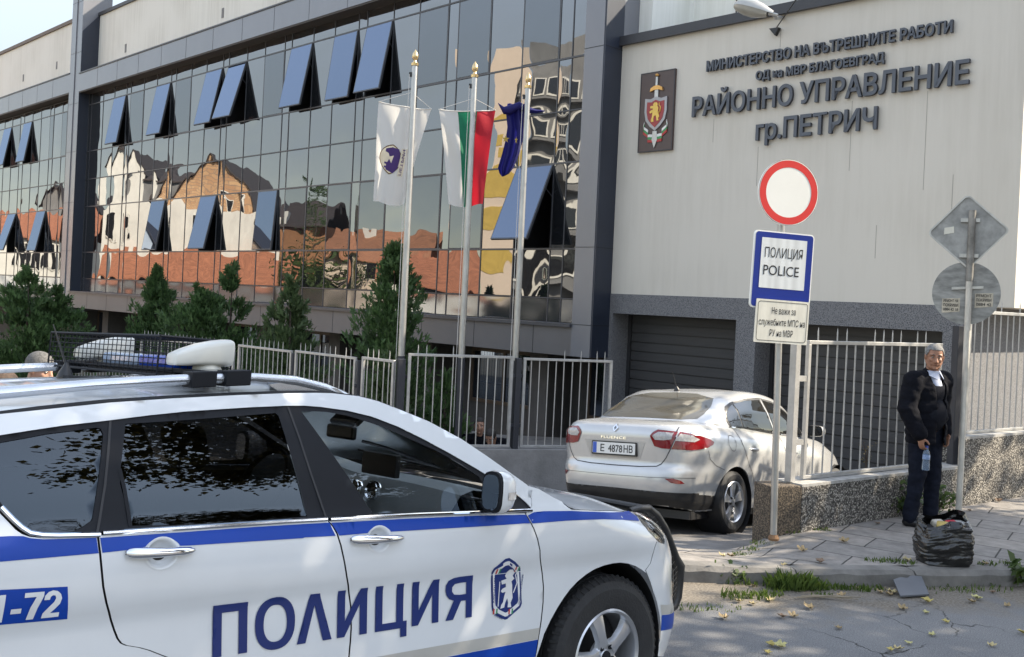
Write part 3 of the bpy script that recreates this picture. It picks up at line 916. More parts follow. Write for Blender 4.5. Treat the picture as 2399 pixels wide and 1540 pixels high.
# granite wall: long low part, raised part, short turned end
def pebble():
    m_, nt, b = _new('pebble_dash')
    N, L = nt.nodes, nt.links
    tc = N.new('ShaderNodeTexCoord')
    vo = N.new('ShaderNodeTexVoronoi'); vo.inputs['Scale'].default_value = 62; vo.inputs['Randomness'].default_value = 1
    L.new(tc.outputs['Object'], vo.inputs['Vector'])
    rp = N.new('ShaderNodeValToRGB'); e_ = rp.color_ramp.elements
    e_[0].position, e_[1].position = .12, .88
    e_[0].color, e_[1].color = (.06, .055, .05, 1), (.44, .41, .36, 1)
    sp = N.new('ShaderNodeSeparateXYZ'); L.new(vo.outputs['Color'], sp.inputs[0]); L.new(sp.outputs[0], rp.inputs[0])
    r2 = N.new('ShaderNodeValToRGB'); r2.color_ramp.elements[0].position = .32; r2.color_ramp.elements[1].position = .62
    r2.color_ramp.elements[0].color = (1, 1, 1, 1); r2.color_ramp.elements[1].color = (.16, .15, .14, 1)
    L.new(vo.outputs['Distance'], r2.inputs[0])
    mx = N.new('ShaderNodeMixRGB'); mx.blend_type = 'MULTIPLY'; mx.inputs[0].default_value = .9
    L.new(rp.outputs[0], mx.inputs[1]); L.new(r2.outputs[0], mx.inputs[2])
    L.new(mx.outputs[0], b.inputs['Base Color']); b.inputs['Roughness'].default_value = .8
    bp = N.new('ShaderNodeBump'); bp.inputs['Strength'].default_value = .9; bp.inputs['Distance'].default_value = .008; bp.invert = True
    L.new(vo.outputs['Distance'], bp.inputs['Height']); L.new(bp.outputs[0], b.inputs['Normal'])
    return m_
M['pebble'] = pebble()
M['pebble_brown'] = mat('worn_pebble_end', (.15, .115, .08), rough=.9, var=.3, scale=40, bump=.8, bscale=60, speck=(.05, .04, .03), sscale=70)
gw = empty('boundary_wall', 'low granite chip wall carrying the fence, stepping up to the right', 'wall', (0, 0, 0))
def wall_seg(mb, s0, s1, z0, z1, th=.30):
    a = [wall_pt(s0, 0, z0), wall_pt(s1, 0, z0), wall_pt(s1, -th, z0), wall_pt(s0, -th, z0)]
    mb.add(a + [Vector((p.x, p.y, z1)) for p in a], [(0, 1, 2, 3), (7, 6, 5, 4), (0, 4, 5, 1), (1, 5, 6, 2), (2, 6, 7, 3), (3, 7, 4, 0)])
m = MB(); wall_seg(m, 0, 2.76, -.5, .535); m.build('low_section', 'pebble', gw)
m = MB(); wall_seg(m, 2.765, 9.0, -.5, .845); m.build('raised_section', 'pebble', gw)
m = MB(); wall_seg(m, -.01, 2.775, .535, .560, .31); wall_seg(m, 2.755, 9.0, .845, .872, .31); m.build('coping', mat('grey_coping', (.33, .32, .30), rough=.9, var=.25, scale=9, bump=.4), gw)
m = MB()
a = [Vector((2.40, 8.82, -.5)), Vector((2.715, 8.918, -.5)), Vector((2.53, 9.16, -.5)), Vector((2.31, 9.06, -.5))]
m.add(a + [Vector((p.x, p.y, .548)) for p in a], [(0, 1, 2, 3), (7, 6, 5, 4), (0, 4, 5, 1), (1, 5, 6, 2), (2, 6, 7, 3), (3, 7, 4, 0)])
m.build('end_block', 'pebble_brown', gw, bevel=.012)
# plinth under the left fence
m = MB()
path = [(1.62, 14.32), (0.13, 13.9), (-1.47, 13.36), (-6.95, 18.5)]
for a, b_ in zip(path, path[1:]):
    m.bar((a[0], a[1], -.33), (b_[0], b_[1], -.33), .24, .70)
tag(m.build('fence_plinth', 'concrete'), 'grey concrete plinth running under the left fence panels', 'wall')

# ================================================================ SIGNS
def cyl_between(mb, p, q, r_, n=12, mi=0): return mb.tube([p, q], r_, n, mi)
M['white_sign'] = mat('white_reflective_sheet', (.80, .79, .74), rough=.35, var=.02)
M['ribbed_sign'] = mat('ribbed_white_sheet', (.62, .64, .64), rough=.35, var=.10, scale=1.0, stretch=(22, 22, 0.01), detail=0)
M['dirty_sign'] = mat('dirty_white_sheet', (.66, .635, .55), rough=.45, var=.12, scale=7, stretch=(2, 2, .5))
M['red_sign'] = mat('red_sheet', (.62, .035, .03), rough=.35, var=.05)
M['blue_sign'] = mat('blue_sheet', (.004, .022, .22), rough=.3, var=.05)
M['ink'] = mat('black_print', (.012, .012, .014), rough=.5)
M['alu'] = mat('dull_aluminium', (.30, .30, .29), rough=.55, metal=.5, var=.25, scale=9)
sp_ = empty('sign_post', 'slightly leaning steel post carrying the round and police signs', 'post', (2.375, 8.66, .1))
m = MB(); m.tube([(0.02, -.03, -.15), (-.012, 0.02, 2.2), (-.03, .03, 2.90)], .03, 14); m.build('shaft', 'galv', sp_, smooth=True)
m = MB(); m.lathe([(.045, 0), (.05, .02), (.032, .05)], (.02, -.03, 0.01), n=12); m.build('foot', mat('rusty_foot', (.18, .10, .05), rough=.9), sp_)
PHI = R(-14)
sx = Vector((math.cos(-PHI), math.sin(-PHI), 0)); sn = Vector((sx.y, -sx.x, 0))      # sign x axis, outward normal
def sign_frame(cx, cy, cz, lean=0.045):
    up = (Vector((lean * 0.6, 0, 1))).normalized()
    ax = (sx - up * sx.dot(up)).normalized()
    def f(e): return lambda a, z: Vector((cx, cy, cz)) + ax * a + up * z + sn * e
    return f
def rrect(w, h, r_, n=5, x0=0, z0=0):
    out = []
    for cx_, cz_, a0 in ((w / 2 - r_, h / 2 - r_, 0), (-w / 2 + r_, h / 2 - r_, 90), (-w / 2 + r_, -h / 2 + r_, 180), (w / 2 - r_, -h / 2 + r_, 270)):
        for k in range(n + 1):
            t = R(a0 + 90 * k / n); out.append((x0 + cx_ + r_ * math.cos(t), z0 + cz_ + r_ * math.sin(t)))
    return out
def circ(r_, n=48): return [(r_ * math.cos(2 * math.pi * k / n), r_ * math.sin(2 * math.pi * k / n)) for k in range(n)]
def ring(mb, r0, r1, f, e, n=64, mi=0, z=0.0):
    vs = [f(e)(r0 * math.cos(2 * math.pi * k / n), z + r0 * math.sin(2 * math.pi * k / n)) for k in range(n)] + [f(e)(r1 * math.cos(2 * math.pi * k / n), z + r1 * math.sin(2 * math.pi * k / n)) for k in range(n)]
    return mb.add(vs, [(k, (k + 1) % n, n + (k + 1) % n, n + k) for k in range(n)], mi)
s1 = empty('road_sign', 'round white no entry to vehicles sign with a broad red rim', 'road sign', (2.36, 8.56, 3.155))
s1o = Vector((2.36, 8.56, 3.155))
def loc(f, o): return lambda e: (lambda a, z: f(e)(a, z) - o)
F1 = sign_frame(2.36, 8.56, 3.158)
f1 = loc(F1, s1o)
m = MB(); m.prism(circ(.290, 64), f1(.012), f1(-.004)); m.build('plate', 'white_sign', s1)
m = MB(); ring(m, .279, .218, f1, .0135); m.build('red_rim', 'red_sign', s1, fix=False)
m = MB(); ring(m, .291, .286, f1, .0150); m.build('edge', 'alu', s1, fix=False)
s2 = empty('road_sign', 'tall blue sign with a white panel reading police in two alphabets', 'road sign', (2.34, 8.55, 2.5))
s2o = Vector((2.34, 8.55, 2.5))
F2 = sign_frame(2.335, 8.55, 2.475); f2 = loc(F2, s2o)
m = MB(); m.prism(rrect(.575, .67, .035), f2(.010), f2(-.012)); m.build('edge', 'white_sign', s2)
m = MB(); m.prism(rrect(.553, .648, .028), f2(.0125), f2(.0095)); m.build('blue_field', 'blue_sign', s2)
m = MB(); m.prism(rrect(.435, .435, .004, x0=-.0, z0=.058), f2(.0145), f2(.012)); m.build('white_panel', 'ribbed_sign', s2)
m = MB()
put_text(m, 'ПОΛИЦИЯ', -.182, .182, .108, .088, f2(.0160), bold=.004)
put_text(m, 'POLICE', -.186, .156, -.045, .090, f2(.0160), bold=.004)
m.build('lettering', 'ink', s2, fix=False)
s3 = empty('road_sign', 'small dirty white plate with three lines of black print below the blue sign', 'road sign', (2.335, 8.52, 2.03))
s3o = Vector((2.335, 8.52, 2.03))
F3 = sign_frame(2.345, 8.535, 2.030); f3 = loc(F3, s3o)
m = MB(); m.prism(rrect(.510, .375, .008), f3(.016), f3(.004)); m.build('plate', 'dirty_sign', s3)
m = MB()
o_ = rrect(.478, .342, .025, 6); i_ = rrect(.468, .332, .021, 6)
vs = [f3(.0175)(*p) for p in o_] + [f3(.0175)(*p) for p in i_]
n_ = len(o_)
m.add(vs, [(k, (k + 1) % n_, n_ + (k + 1) % n_, n_ + k) for k in range(n_)])
put_text(m, 'Не важи за', -.105, .125, .065, .058, f3(.0175), bold=.008)
put_text(m, 'служебните МПС на', -.222, .222, -.035, .058, f3(.0175), bold=.008)
put_text(m, 'РУ на МВР', -.112, .112, -.128, .058, f3(.0175), bold=.008)
m.build('lettering', 'ink', s3, fix=False)

# pole with two signs seen from behind
pp = empty('sign_pole', 'peeling white pole carrying two road signs seen from behind', 'post', (4.42, 9.52, .12))
m = MB(); m.tube([(0, 0, -.2), (.005, 0, 1.6), (.0, 0, 2.40)], .030, 14); m.build('shaft', mat('peeling_white_pole', (.55, .52, .46), rough=.45, metal=.2, var=.25, scale=8, stretch=(2, 2, .6)), pp, smooth=True)
m = MB(); m.tube([(0, 0, 2.38), (0, 0, 3.07)], .034, 14); m.build('upper_sleeve', mat('weathered_steel', (.24, .23, .21), rough=.6, metal=.5, var=.3, scale=12), pp, smooth=True)
bx_ = Vector((math.cos(R(-24)), math.sin(R(-24)), 0)); bn_ = Vector((bx_.y, -bx_.x, 0))   # back of the signs
def bf(c, rot=0.0):
    c = Vector(c); cs, sn_ = math.cos(rot), math.sin(rot)
    return lambda e: (lambda a, z: c + bx_ * (a * cs - z * sn_) + Vector((0, 0, a * sn_ + z * cs)) + bn_ * e)
d_ = empty('road_sign', 'diamond shaped road sign seen from its grey back', 'road sign', (4.42, 9.58, 3.0))
fd = bf(Vector((4.41, 9.57, 2.985)) - Vector((4.42, 9.58, 3.0)), R(45 + 3))
m = MB(); m.prism(rrect(.52, .52, .05), fd(.0), fd(-.02)); m.build('plate', 'alu', d_)
m = MB()
o_, i_ = rrect(.525, .525, .05), rrect(.495, .495, .04)
n_ = len(o_)
m.add([fd(.012)(*p) for p in o_] + [fd(.012)(*p) for p in i_] + [fd(-.02)(*p) for p in o_], [(k, (k + 1) % n_, n_ + (k + 1) % n_, n_ + k) for k in range(n_)] + [(2 * n_ + k, 2 * n_ + (k + 1) % n_, (k + 1) % n_, k) for k in range(n_)])
m.build('rim', 'galv', d_)
fd0 = bf(Vector((4.41, 9.57, 2.985)) - Vector((4.42, 9.58, 3.0)))
for z in (.06 + .05, -.235):
    m = MB(); m.prism([(-.07, z - .018), (.10, z - .018), (.10, z + .018), (-.07, z + .018)], fd0(.03), fd0(.004)); m.build('clamp', 'galv', d_)
m = MB(); m.prism([(-.215, -.03), (-.125, -.012), (-.128, .05), (-.213, .035)], fd0(.004), fd0(.001)); m.build('sticker', 'dirty_sign', d_)
c_ = empty('road_sign', 'scratched round road sign seen from behind, with torn paper stickers', 'road sign', (4.42, 9.58, 2.38))
fc = bf(Vector((4.42, 9.575, 2.385)) - Vector((4.42, 9.58, 2.38)))
m = MB(); m.prism(circ(.305, 56), fc(.0), fc(-.014)); m.build('plate', mat('scratched_back', (.26, .26, .25), rough=.5, metal=.5, var=.35, scale=6, stretch=(1, 1, 3)), c_)
m = MB(); m.prism([(-.13, .03), (.15, .05), (.15, .075), (-.13, .055)], fc(.02), fc(.002)); m.build('clamp', 'galv', c_)
for k, (x_, z_, tx) in enumerate(((-.20, -.16, ('РЕМОНТ НА', 'ПОКРИВИ', '0884 42 18')), (.09, -.10, ('РЕМОНТ', 'ПОКРИВИ', '0884 42')))):
    m = MB(); m.prism([(x_ - .01, z_ - .04), (x_ + .15, z_ - .02), (x_ + .15, z_ + .11), (x_ - .01, z_ + .10)], fc(.004), fc(.001)); st_ = m.build('sticker', mat('torn_paper', (.48, .43, .34), rough=.9, var=.2, scale=20), c_)
    m = MB()
    for q_, t_ in enumerate(tx): put_text(m, t_, x_ + .002, x_ + .135, z_ + .068 - .042 * q_, .028, fc(.0055), bold=.02)
    m.build('print', 'ink', st_, fix=False)

# ================================================================ FLAGPOLES AND FLAGS
def flagpole(x, y, z0, z1, lab):
    e = empty('flagpole', lab, 'flagpole', (x, y, z0), 0, 'steel flagpoles at the fence')
    h = z1 - z0
    m = MB(); m.tube([(0, 0, 0), (0, 0, 1.6)], .055, 14); m.build('base_sleeve', 'post_dark', e, smooth=True)
    m = MB(); m.tube([(0, 0, 1.55), (0, 0, h - .12)], [.050, .040], 14); m.build('shaft', 'galv', e, smooth=True)
    m = MB(); m.lathe([(.0, -.13), (.052, -.125), (.055, -.09), (.03, -.075), (.022, -.05), (.042, -.02), (.047, .01), (.038, .05), (.016, .085), (.0, .11)], (0, 0, h), n=16); m.build('finial', 'brass', e, smooth=True)
    m = MB(); m.tube([(-.07, -.02, h - .25), (-.07, -.03, .6)], .004, 5); m.build('halyard', mat('cord', (.55, .53, .5), rough=.9), e)
    m = MB(); m.bx(-.075, -.03, -.02, .02, h - .28, h - .22); m.build('pulley', 'black', e)
    return e
flagpole(-1.535, 13.95, -.35, 5.50, 'flagpole carrying the white town flag')
flagpole(-0.69, 14.15, -.35, 5.42, 'flagpole carrying the white, green and red flag')
flagpole(0.085, 14.15, -.35, 5.30, 'flagpole with the blue starred flag wrapped round it')

def cloth(name, label, x0, x1, zt0, zt1, b0, b1, zb, y, stripes, waves, seed, amp=.05, top_sag=.03, parts=None):
    """hanging banner: top edge x0..x1, foot b0..b1; stripes = [(u_end at top, u_end at foot, material)]"""
    r_ = random.Random(seed)
    e = empty(name, label, 'flag', (0, y, 0), 0, 'flags hanging at the fence')
    ph = [r_.uniform(0, 6.28) for _ in range(4)]
    nu, nv = 60, 50
    def P(u, v):
        xa, xb = x0 + (b0 - x0) * v ** .85, x1 + (b1 - x1) * v ** .85
        x_ = xa + (xb - xa) * u
        zt = zt0 + (zt1 - zt0) * u - top_sag * math.sin(math.pi * u)
        zb_ = zb + .03 * math.sin(5 * u + ph[0])
        z_ = zt + (zb_ - zt) * v
        g_ = .35 + .65 * v
        d = amp * g_ * (math.sin(waves * 6.28 * u + ph[1] + 1.2 * v) + .5 * math.sin(waves * 13 * u + ph[2] - 2 * v)) + .03 * math.sin(9 * (u - v) + ph[3]) * (1 - v)
        return Vector((x_, d, z_))
    prev = (0.0, 0.0)
    for ut, ub, mm in stripes:
        vs = []
        for j in range(nv + 1):
            v = j / nv
            ua, ubb = prev[0] + (prev[1] - prev[0]) * v, ut + (ub - ut) * v
            k_ = max(6, int(nu * max(ut - prev[0], .2)))
            for i in range(k_ + 1): vs.append(P(ua + (ubb - ua) * i / k_, v))
        m = MB(); w = k_ + 1
        m.add(vs, [(j * w + i, j * w + i + 1, (j + 1) * w + i + 1, (j + 1) * w + i) for j in range(nv) for i in range(k_)])
        m.build('cloth' if len(stripes) == 1 else 'stripe', mm, e, smooth=True, fix=False, angle=None)
        prev = (ut, ub)
    m = MB()
    top = [P(i / 20, 0) for i in range(21)]
    m.tube(top, .008, 6)
    mid = Vector(((x0 + x1) / 2 + .1, -.08, max(zt0, zt1) + .13))
    m.tube([P(0, 0), mid], .004, 5); m.tube([P(1, 0), mid], .004, 5)
    m.build('cord', mat('white_cord', (.6, .58, .54), rough=.9), e)
    return e, P
def flagmat(name, c): 
    mm = leafmat(name, tuple(x * .92 for x in c), c, .45, .7); return mm
M['f_white'] = flagmat('white_cloth', (.72, .70, .66)); M['f_green'] = flagmat('green_cloth', (.015, .19, .10)); M['f_red'] = flagmat('red_cloth', (.50, .015, .03)); M['f_blue'] = flagmat('blue_cloth', (.012, .012, .14))
M['f_purple'] = flagmat('purple_print', (.09, .045, .20)); M['f_gold'] = flagmat('gold_print', (.55, .40, .08)); M['f_line'] = flagmat('brown_print', (.20, .12, .05))
e, P_ = cloth('town_flag', 'white town flag with a purple castle emblem in an eye shape', -2.055, -1.285, 4.885, 4.805, -2.07, -1.62, 3.42, 14.12, [(1, 1, 'f_white')], 1.2, 4, .05)
def onflag(P, e_): return lambda a, b_: P(a, b_) + Vector((0, -e_, 0))
def flag_shape(outline, P, e_, name, mm, par, step=.02):
    vs, fs = cdt(outline, step=step); m = MB(); m.add([onflag(P, e_)(*p) for p in vs], fs); m.build(name, mm, par, fix=False, smooth=True, angle=None)
eye = [(.40 + .30 * math.cos(t) * (1 if math.cos(t) < 0 else .9), .545 + .155 * math.sin(t) * (1 - .25 * abs(math.cos(t)))) for t in [2 * math.pi * k / 32 for k in range(32)]]
flag_shape(eye, P_, .006, 'emblem_rim', 'f_line', e)
flag_shape([(.40 + (a - .40) * .93, .545 + (b_ - .545) * .92) for a, b_ in eye], P_, .008, 'emblem_field', mat('f_cream', (.60, .52, .38), rough=.8), e)
flag_shape([(.26, .45), (.40, .42), (.56, .43), (.62, .50), (.60, .62), (.50, .68), (.30, .66), (.30, .645), (.25, .645), (.25, .625), (.30, .625), (.30, .605), (.25, .605), (.25, .585), (.32, .585), (.36, .545), (.42, .585), (.46, .50), (.36, .52), (.33, .49), (.25, .48)], P_, .010, 'emblem_castle', 'f_purple', e)
flag_shape([(.62, .42), (.75, .42), (.75, .70), (.62, .70)], P_, .012, 'emblem_ribbon', mat('f_ribbon', (.62, .56, .44), rough=.8), e)
m = MB(); put_text(m, 'ПЕТРИЧ', -.69, -.43, -.655, -.055, lambda a, b_: onflag(P_, .015)(-b_ + 0.0, -a), bold=.02); m.build('emblem_text', 'f_purple', e, fix=False)
cloth('tricolour_flag', 'white, green and red tricolour hanging with its stripes upright', -1.195, -.370, 4.835, 4.875, -.985, -.490, 3.46, 14.28, [(.335, .42, 'f_white'), (.68, .60, 'f_green'), (1, 1, 'f_red')], 1.1, 9, .045)
# furled blue flag
fb = empty('starred_flag', 'dark blue flag with gold stars, furled into a hanging tail', 'flag', (0, 14.22, 0), 0, 'flags hanging at the fence')
m = MB()
secs = [(-.335, 4.955, .01, .0), (-.25, 4.90, .09, .03), (-.16, 4.93, .12, .06), (-.03, 4.99, .10, .05), (.10, 4.93, .08, .05), (.22, 4.90, .05, .03), (.34, 4.885, .012, .01)]
vs = []
for x_, z_, h_, d_2 in secs:
    for k in range(8):
        t = 2 * math.pi * k / 8; vs.append((x_, .04 * math.sin(7 * x_) + (.02 + d_2) * math.cos(t), z_ - h_ * .6 + h_ * .6 * math.sin(t)))
m.add(vs, [(i * 8 + k, i * 8 + (k + 1) % 8, (i + 1) * 8 + (k + 1) % 8, (i + 1) * 8 + k) for i in range(len(secs) - 1) for k in range(8)])
vs = []
tail = [(4.97, -.335, .02), (4.80, -.225, .03), (4.60, -.185, .04), (4.40, -.215, .03), (4.20, -.26, .02), (4.0, -.31, -.085), (3.90, -.255, -.2)]
tail = [(4.96, -.20, .06), (4.82, -.215, .05), (4.62, -.185, .055), (4.42, -.205, .045), (4.22, -.245, .0), (4.02, -.295, -.075), (3.94, -.27, -.13), (3.90, -.235, -.20)]
nu = 18
for z_, a, b_ in tail:
    for i in range(nu + 1):
        u = i / nu; x_ = a + (b_ - a) * u
        vs.append((x_, .035 * math.sin(u * 14 + z_ * 3) + .03 * math.sin(u * 5), z_))
m.add(vs, [(j * (nu + 1) + i, j * (nu + 1) + i + 1, (j + 1) * (nu + 1) + i + 1, (j + 1) * (nu + 1) + i) for j in range(len(tail) - 1) for i in range(nu)])
m.build('cloth', 'f_blue', fb, smooth=True, fix=False, angle=60)
def star(cx, cz, r_, sq=1.0): return [(cx + sq * (r_ if k % 2 == 0 else r_ * .4) * math.sin(math.pi * k / 5), cz + (r_ if k % 2 == 0 else r_ * .4) * math.cos(math.pi * k / 5)) for k in range(10)]
for cx_, cz_, sq in ((-.20, 4.43, 1.0), (-.05, 4.42, .4)):
    m = MB(); m.prism(star(cx_, cz_, .058, sq), lambda a, z: Vector((a, -.075, z)), lambda a, z: Vector((a, -.072, z))); m.build('star', 'f_gold', fb)

# ================================================================ STREET LAMP + CABLE
lo_ = bpt(4.03, -1.35, 6.575)
lamp = empty('street_lamp', 'grey cobra head street lamp jutting in front of the cream wall', 'street lamp', lo_)
ax_ = (bpt(3.58, -1.55, 6.66) - lo_); 
m = MB()
prof = [(0, .05, .05), (.08, .08, .08), (.18, .12, .12), (.31, .15, .15), (.44, .155, .14), (.55, .12, .10), (.60, .06, .05)]
dv = Vector((ax_.x, ax_.y, 0)).normalized(); dv = (dv + Vector((0, 0, .30))).normalized(); sd = dv.cross(Vector((0, 0, 1))).normalized(); uv = sd.cross(dv)
vs = []
for l_, w_, h_ in prof:
    for k in range(13):
        t = math.pi * k / 12; vs.append(dv * (l_ - .05) + sd * (w_ * math.cos(t)) + uv * (h_ * math.sin(t)))
m.add(vs, [(i * 13 + k, i * 13 + k + 1, (i + 1) * 13 + k + 1, (i + 1) * 13 + k) for i in range(len(prof) - 1) for k in range(12)])
m.build('hood', mat('grey_lamp_paint', (.42, .41, .38), rough=.35, metal=.4, var=.1), lamp, smooth=True)
m = MB(); vs = []
for l_, w_, h_ in prof[1:]:
    for k in range(9):
        t = math.pi + math.pi * k / 8; vs.append(dv * (l_ - .05) + sd * (w_ * .95 * math.cos(t)) + uv * (h_ * .75 * math.sin(t)))
m.add(vs, [(i * 9 + k, i * 9 + k + 1, (i + 1) * 9 + k + 1, (i + 1) * 9 + k) for i in range(len(prof) - 2) for k in range(8)])
m.build('lens', mat('frosted_lens', (.36, .35, .31), rough=.15, var=.1, spec=.7), lamp, smooth=True)
m = MB(); m.tube([dv * .02, -dv * .10, bpt(3.95, -1.05, 6.60) - lo_, bpt(3.44, -.02, 6.93) - lo_], .03, 10); m.build('arm', 'galv', lamp, smooth=True)
cb = empty('cable_bracket', 'black bracket on the cream wall holding an overhead cable', 'bracket', bpt(3.36, -.04, 6.74))
m = MB(); m.prism([(-.11, .03), (.07, .02), (.0, -.10)], lambda a, z: BR * a + BN * -.05 + Vector((0, 0, z)), lambda a, z: BR * a + BN * .03 + Vector((0, 0, z))); m.build('plate', 'black', cb)
m = MB(); a, b_ = bpt(3.40, -.10, 6.76), bpt(9.0, -6.0, 7.9)
m.tube([a.lerp(b_, k / 16) + Vector((0, 0, -.22 * math.sin(math.pi * k / 16))) for k in range(17)], .010, 6)
tag(m.build('overhead_cable', 'black'), 'black cable sagging from the wall bracket to the upper right', 'cable')
m = MB()
for a, b_ in ((bpt(7.24, .5, 7.0), bpt(7.24, .8, 2.0)), (bpt(7.24, .9, 7.0), bpt(7.25, .55, 4.2))):
    m.tube([a.lerp(b_, k / 10) + BR * (.02 * math.sin(k)) for k in range(11)], .010, 6)
tag(m.build('wall_cable', 'black'), 'black cable hanging down the sunlit side of the garage wing', 'cable')
# ================================================================ VEGETATION
M['conifer'] = leafmat('conifer_sprays', (.030, .062, .020), (.09, .16, .052), .38)
M['conifer_b'] = leafmat('conifer_sprays_brownish', (.038, .065, .024), (.10, .15, .055), .35)
M['bark'] = mat('bark', (.06, .045, .035), rough=.95, var=.3, scale=12, bump=.6)
M['leaf_autumn'] = leafmat('autumn_leaves', (.035, .035, .010), (.17, .12, .028), .4)
M['leaf_green'] = leafmat('green_leaves', (.03, .06, .012), (.10, .15, .03), .4)
M['grass'] = leafmat('grass_blades', (.045, .085, .012), (.14, .20, .035), .35)

def conifer(x, y, z0, h, r_, lab, tips=1, n=1500, mm='conifer', seed=1, taper=1.2):
    rr = random.Random(seed)
    e = empty('conifer', lab, 'tree', (x, y, z0), 0, 'conifers in the station yard')
    m = MB(); m.tube([(0, 0, 0), (.01, 0, h * .5), (0, 0, h * .93)], [.06, .035, .006], 7); m.build('trunk', 'bark', e, smooth=True)
    leaders = [(0, 0, 1.0)] + [(rr.uniform(-.55, .55) * r_, rr.uniform(-.4, .4) * r_, rr.uniform(.78, .95)) for _ in range(tips - 1)]
    m = MB()
    branches = []
    for _ in range(230):
        lx, ly, hf = rr.choice(leaders)
        u = rr.random() ** 1.15
        ang = rr.uniform(0, 6.28)
        rad = r_ * (1 - u) ** (.72 * taper) * (1 if u > .12 else .65 + 3 * u) * rr.uniform(.45, 1.3)
        branches.append((lx, ly, hf, u, ang, max(.04, rad)))
    per_b = n // len(branches)
    for lx, ly, hf, u, ang, rad in branches:
        hz = u * h * hf
        for q in range(per_b):
            f = (.25 + .75 * rr.random() ** .55)
            a2 = ang + rr.gauss(0, .22)
            px_ = lx * min(1, u * 1.6) + math.cos(a2) * rad * f; py_ = ly * min(1, u * 1.6) + math.sin(a2) * rad * f
            pz_ = hz + rad * f * .55 + rr.gauss(0, .05) + .05
            ln = rr.uniform(.07, .17); w = ln * .17
            dz = Vector((math.cos(a2) * .5 + rr.gauss(0, .3), math.sin(a2) * .5 + rr.gauss(0, .3), 1.0)).normalized()
            s_ = dz.cross(Vector((rr.gauss(0, 1), rr.gauss(0, 1), rr.gauss(0, .4)))).normalized()
            p = Vector((px_, py_, pz_))
            m.add([p - s_ * w * .3, p + dz * ln * .45 - s_ * w, p + dz * ln, p + dz * ln * .5 + s_ * w, p + s_ * w * .3], [(0, 1, 2, 3, 4)])
            t2 = (s_ + dz * .8).normalized()
            m.add([p + dz * ln * .2, p + dz * ln * .2 + t2 * ln * .5 - dz * w * .5, p + dz * ln * .2 + t2 * ln * .75, p + dz * ln * .2 + t2 * ln * .4 + dz * w * .7], [(0, 1, 2, 3)])
    m.build('crown', mm, e, fix=False)
    return e
conifer(-1.93, 16.0, -.55, 3.3, .85, 'tall narrow conifer beside the first flagpole' , 1, 7000, 'conifer', 2, .85)
conifer(-4.05, 18.0, -.6, 2.8, .85, 'loose ragged conifer with see-through branches left of the tall narrow one', 3, 5200, 'conifer_b', 3)
conifer(-5.60, 19.6, -.7, 3.15, 1.35, 'broad twin tipped conifer under the middle of the glass front', 3, 11000, 'conifer', 4)
conifer(-7.60, 21.0, -.8, 3.1, 1.05, 'dense rounded cone conifer between the wire cage and the fascia', 1, 9000, 'conifer', 5)
conifer(-9.95, 20.2, -.8, 3.0, 1.35, 'big dark conifer at the left edge of the picture', 2, 11000, 'conifer', 6)
conifer(-1.75, 14.75, -.5, 1.7, .55, 'low conifer growing right behind the narrow fence panel', 2, 1800, 'conifer_b', 7)
conifer(-0.95, 14.9, -.5, 1.35, .48, 'short conifer behind the fence panel of the second flagpole', 2, 1600, 'conifer', 8)

def broadleaf(x, y, z0, h, cz, rad, lab, n, mm, seed, name='tree', squash=.75, leaf=.11, branches=9, group=None, sig=.42):
    rr = random.Random(seed)
    e = empty(name, lab, 'tree', (x, y, z0), 0, group)
    m = MB()
    m.tube([(0, 0, -.3), (.05, .05, h * .25), (-.05, .1, cz * .8)], [.22, .17, .12], 10)
    tips = []
    for k in range(branches):
        a = 6.28 * k / branches + rr.uniform(-.3, .3); el = rr.uniform(.05, 1.0)
        b0 = Vector((-.03, .08, cz * rr.uniform(.55, .85)))
        tip = Vector((math.cos(a) * rad * .9 * math.cos(el), math.sin(a) * rad * .9 * math.cos(el), cz + rad * squash * math.sin(el) * rr.uniform(.2, .9)))
        mid = b0.lerp(tip, .5) + Vector((rr.gauss(0, .2), rr.gauss(0, .2), rr.gauss(.25, .15)))
        m.tube([b0, mid, tip], [.085, .05, .012], 6); tips += [mid, tip]
        for q in range(4):
            t2 = mid.lerp(tip, rr.random()) ; e2 = t2 + Vector((rr.gauss(0, .8), rr.gauss(0, .8), rr.gauss(.2, .5)))
            m.tube([t2, t2.lerp(e2, .5) + Vector((0, 0, .1)), e2], [.03, .018, .006], 5); tips.append(e2)
    m.build('trunk', 'bark', e, smooth=True)
    m = MB()
    for _ in range(n):
        c = rr.choice(tips)
        p = c + Vector((rr.gauss(0, sig), rr.gauss(0, sig), rr.gauss(0, sig * .8)))
        dz = Vector((rr.gauss(0, 1), rr.gauss(0, 1), rr.gauss(-.4, .8))).normalized(); s_ = dz.orthogonal().normalized()
        s_ = (Matrix.Rotation(rr.uniform(0, 6.28), 3, dz) @ s_)
        l_ = leaf * rr.uniform(.6, 1.3); w = l_ * .42
        m.add([p, p + dz * l_ * .4 - s_ * w, p + dz * l_, p + dz * l_ * .4 + s_ * w], [(0, 1, 2, 3)])
    m.build('crown', mm, e, fix=False)
    return e
broadleaf(6.7, 4.1, .2, 8.5, 6.3, 3.3, 'autumn tree across the street, mirrored in the patrol car windows', 20000, 'leaf_autumn', 21, branches=16, leaf=.13, sig=.34)
broadleaf(13.0, 6.0, .2, 9.0, 6.6, 2.4, 'second autumn tree along the street, shading the road', 15000, 'leaf_autumn', 24, branches=12, leaf=.16)
broadleaf(12.0, 9.2, .2, 7.5, 5.6, 1.7, 'third autumn tree farther up the street, shading the pavement', 9000, 'leaf_autumn', 22, leaf=.16, squash=1.0, sig=.32)
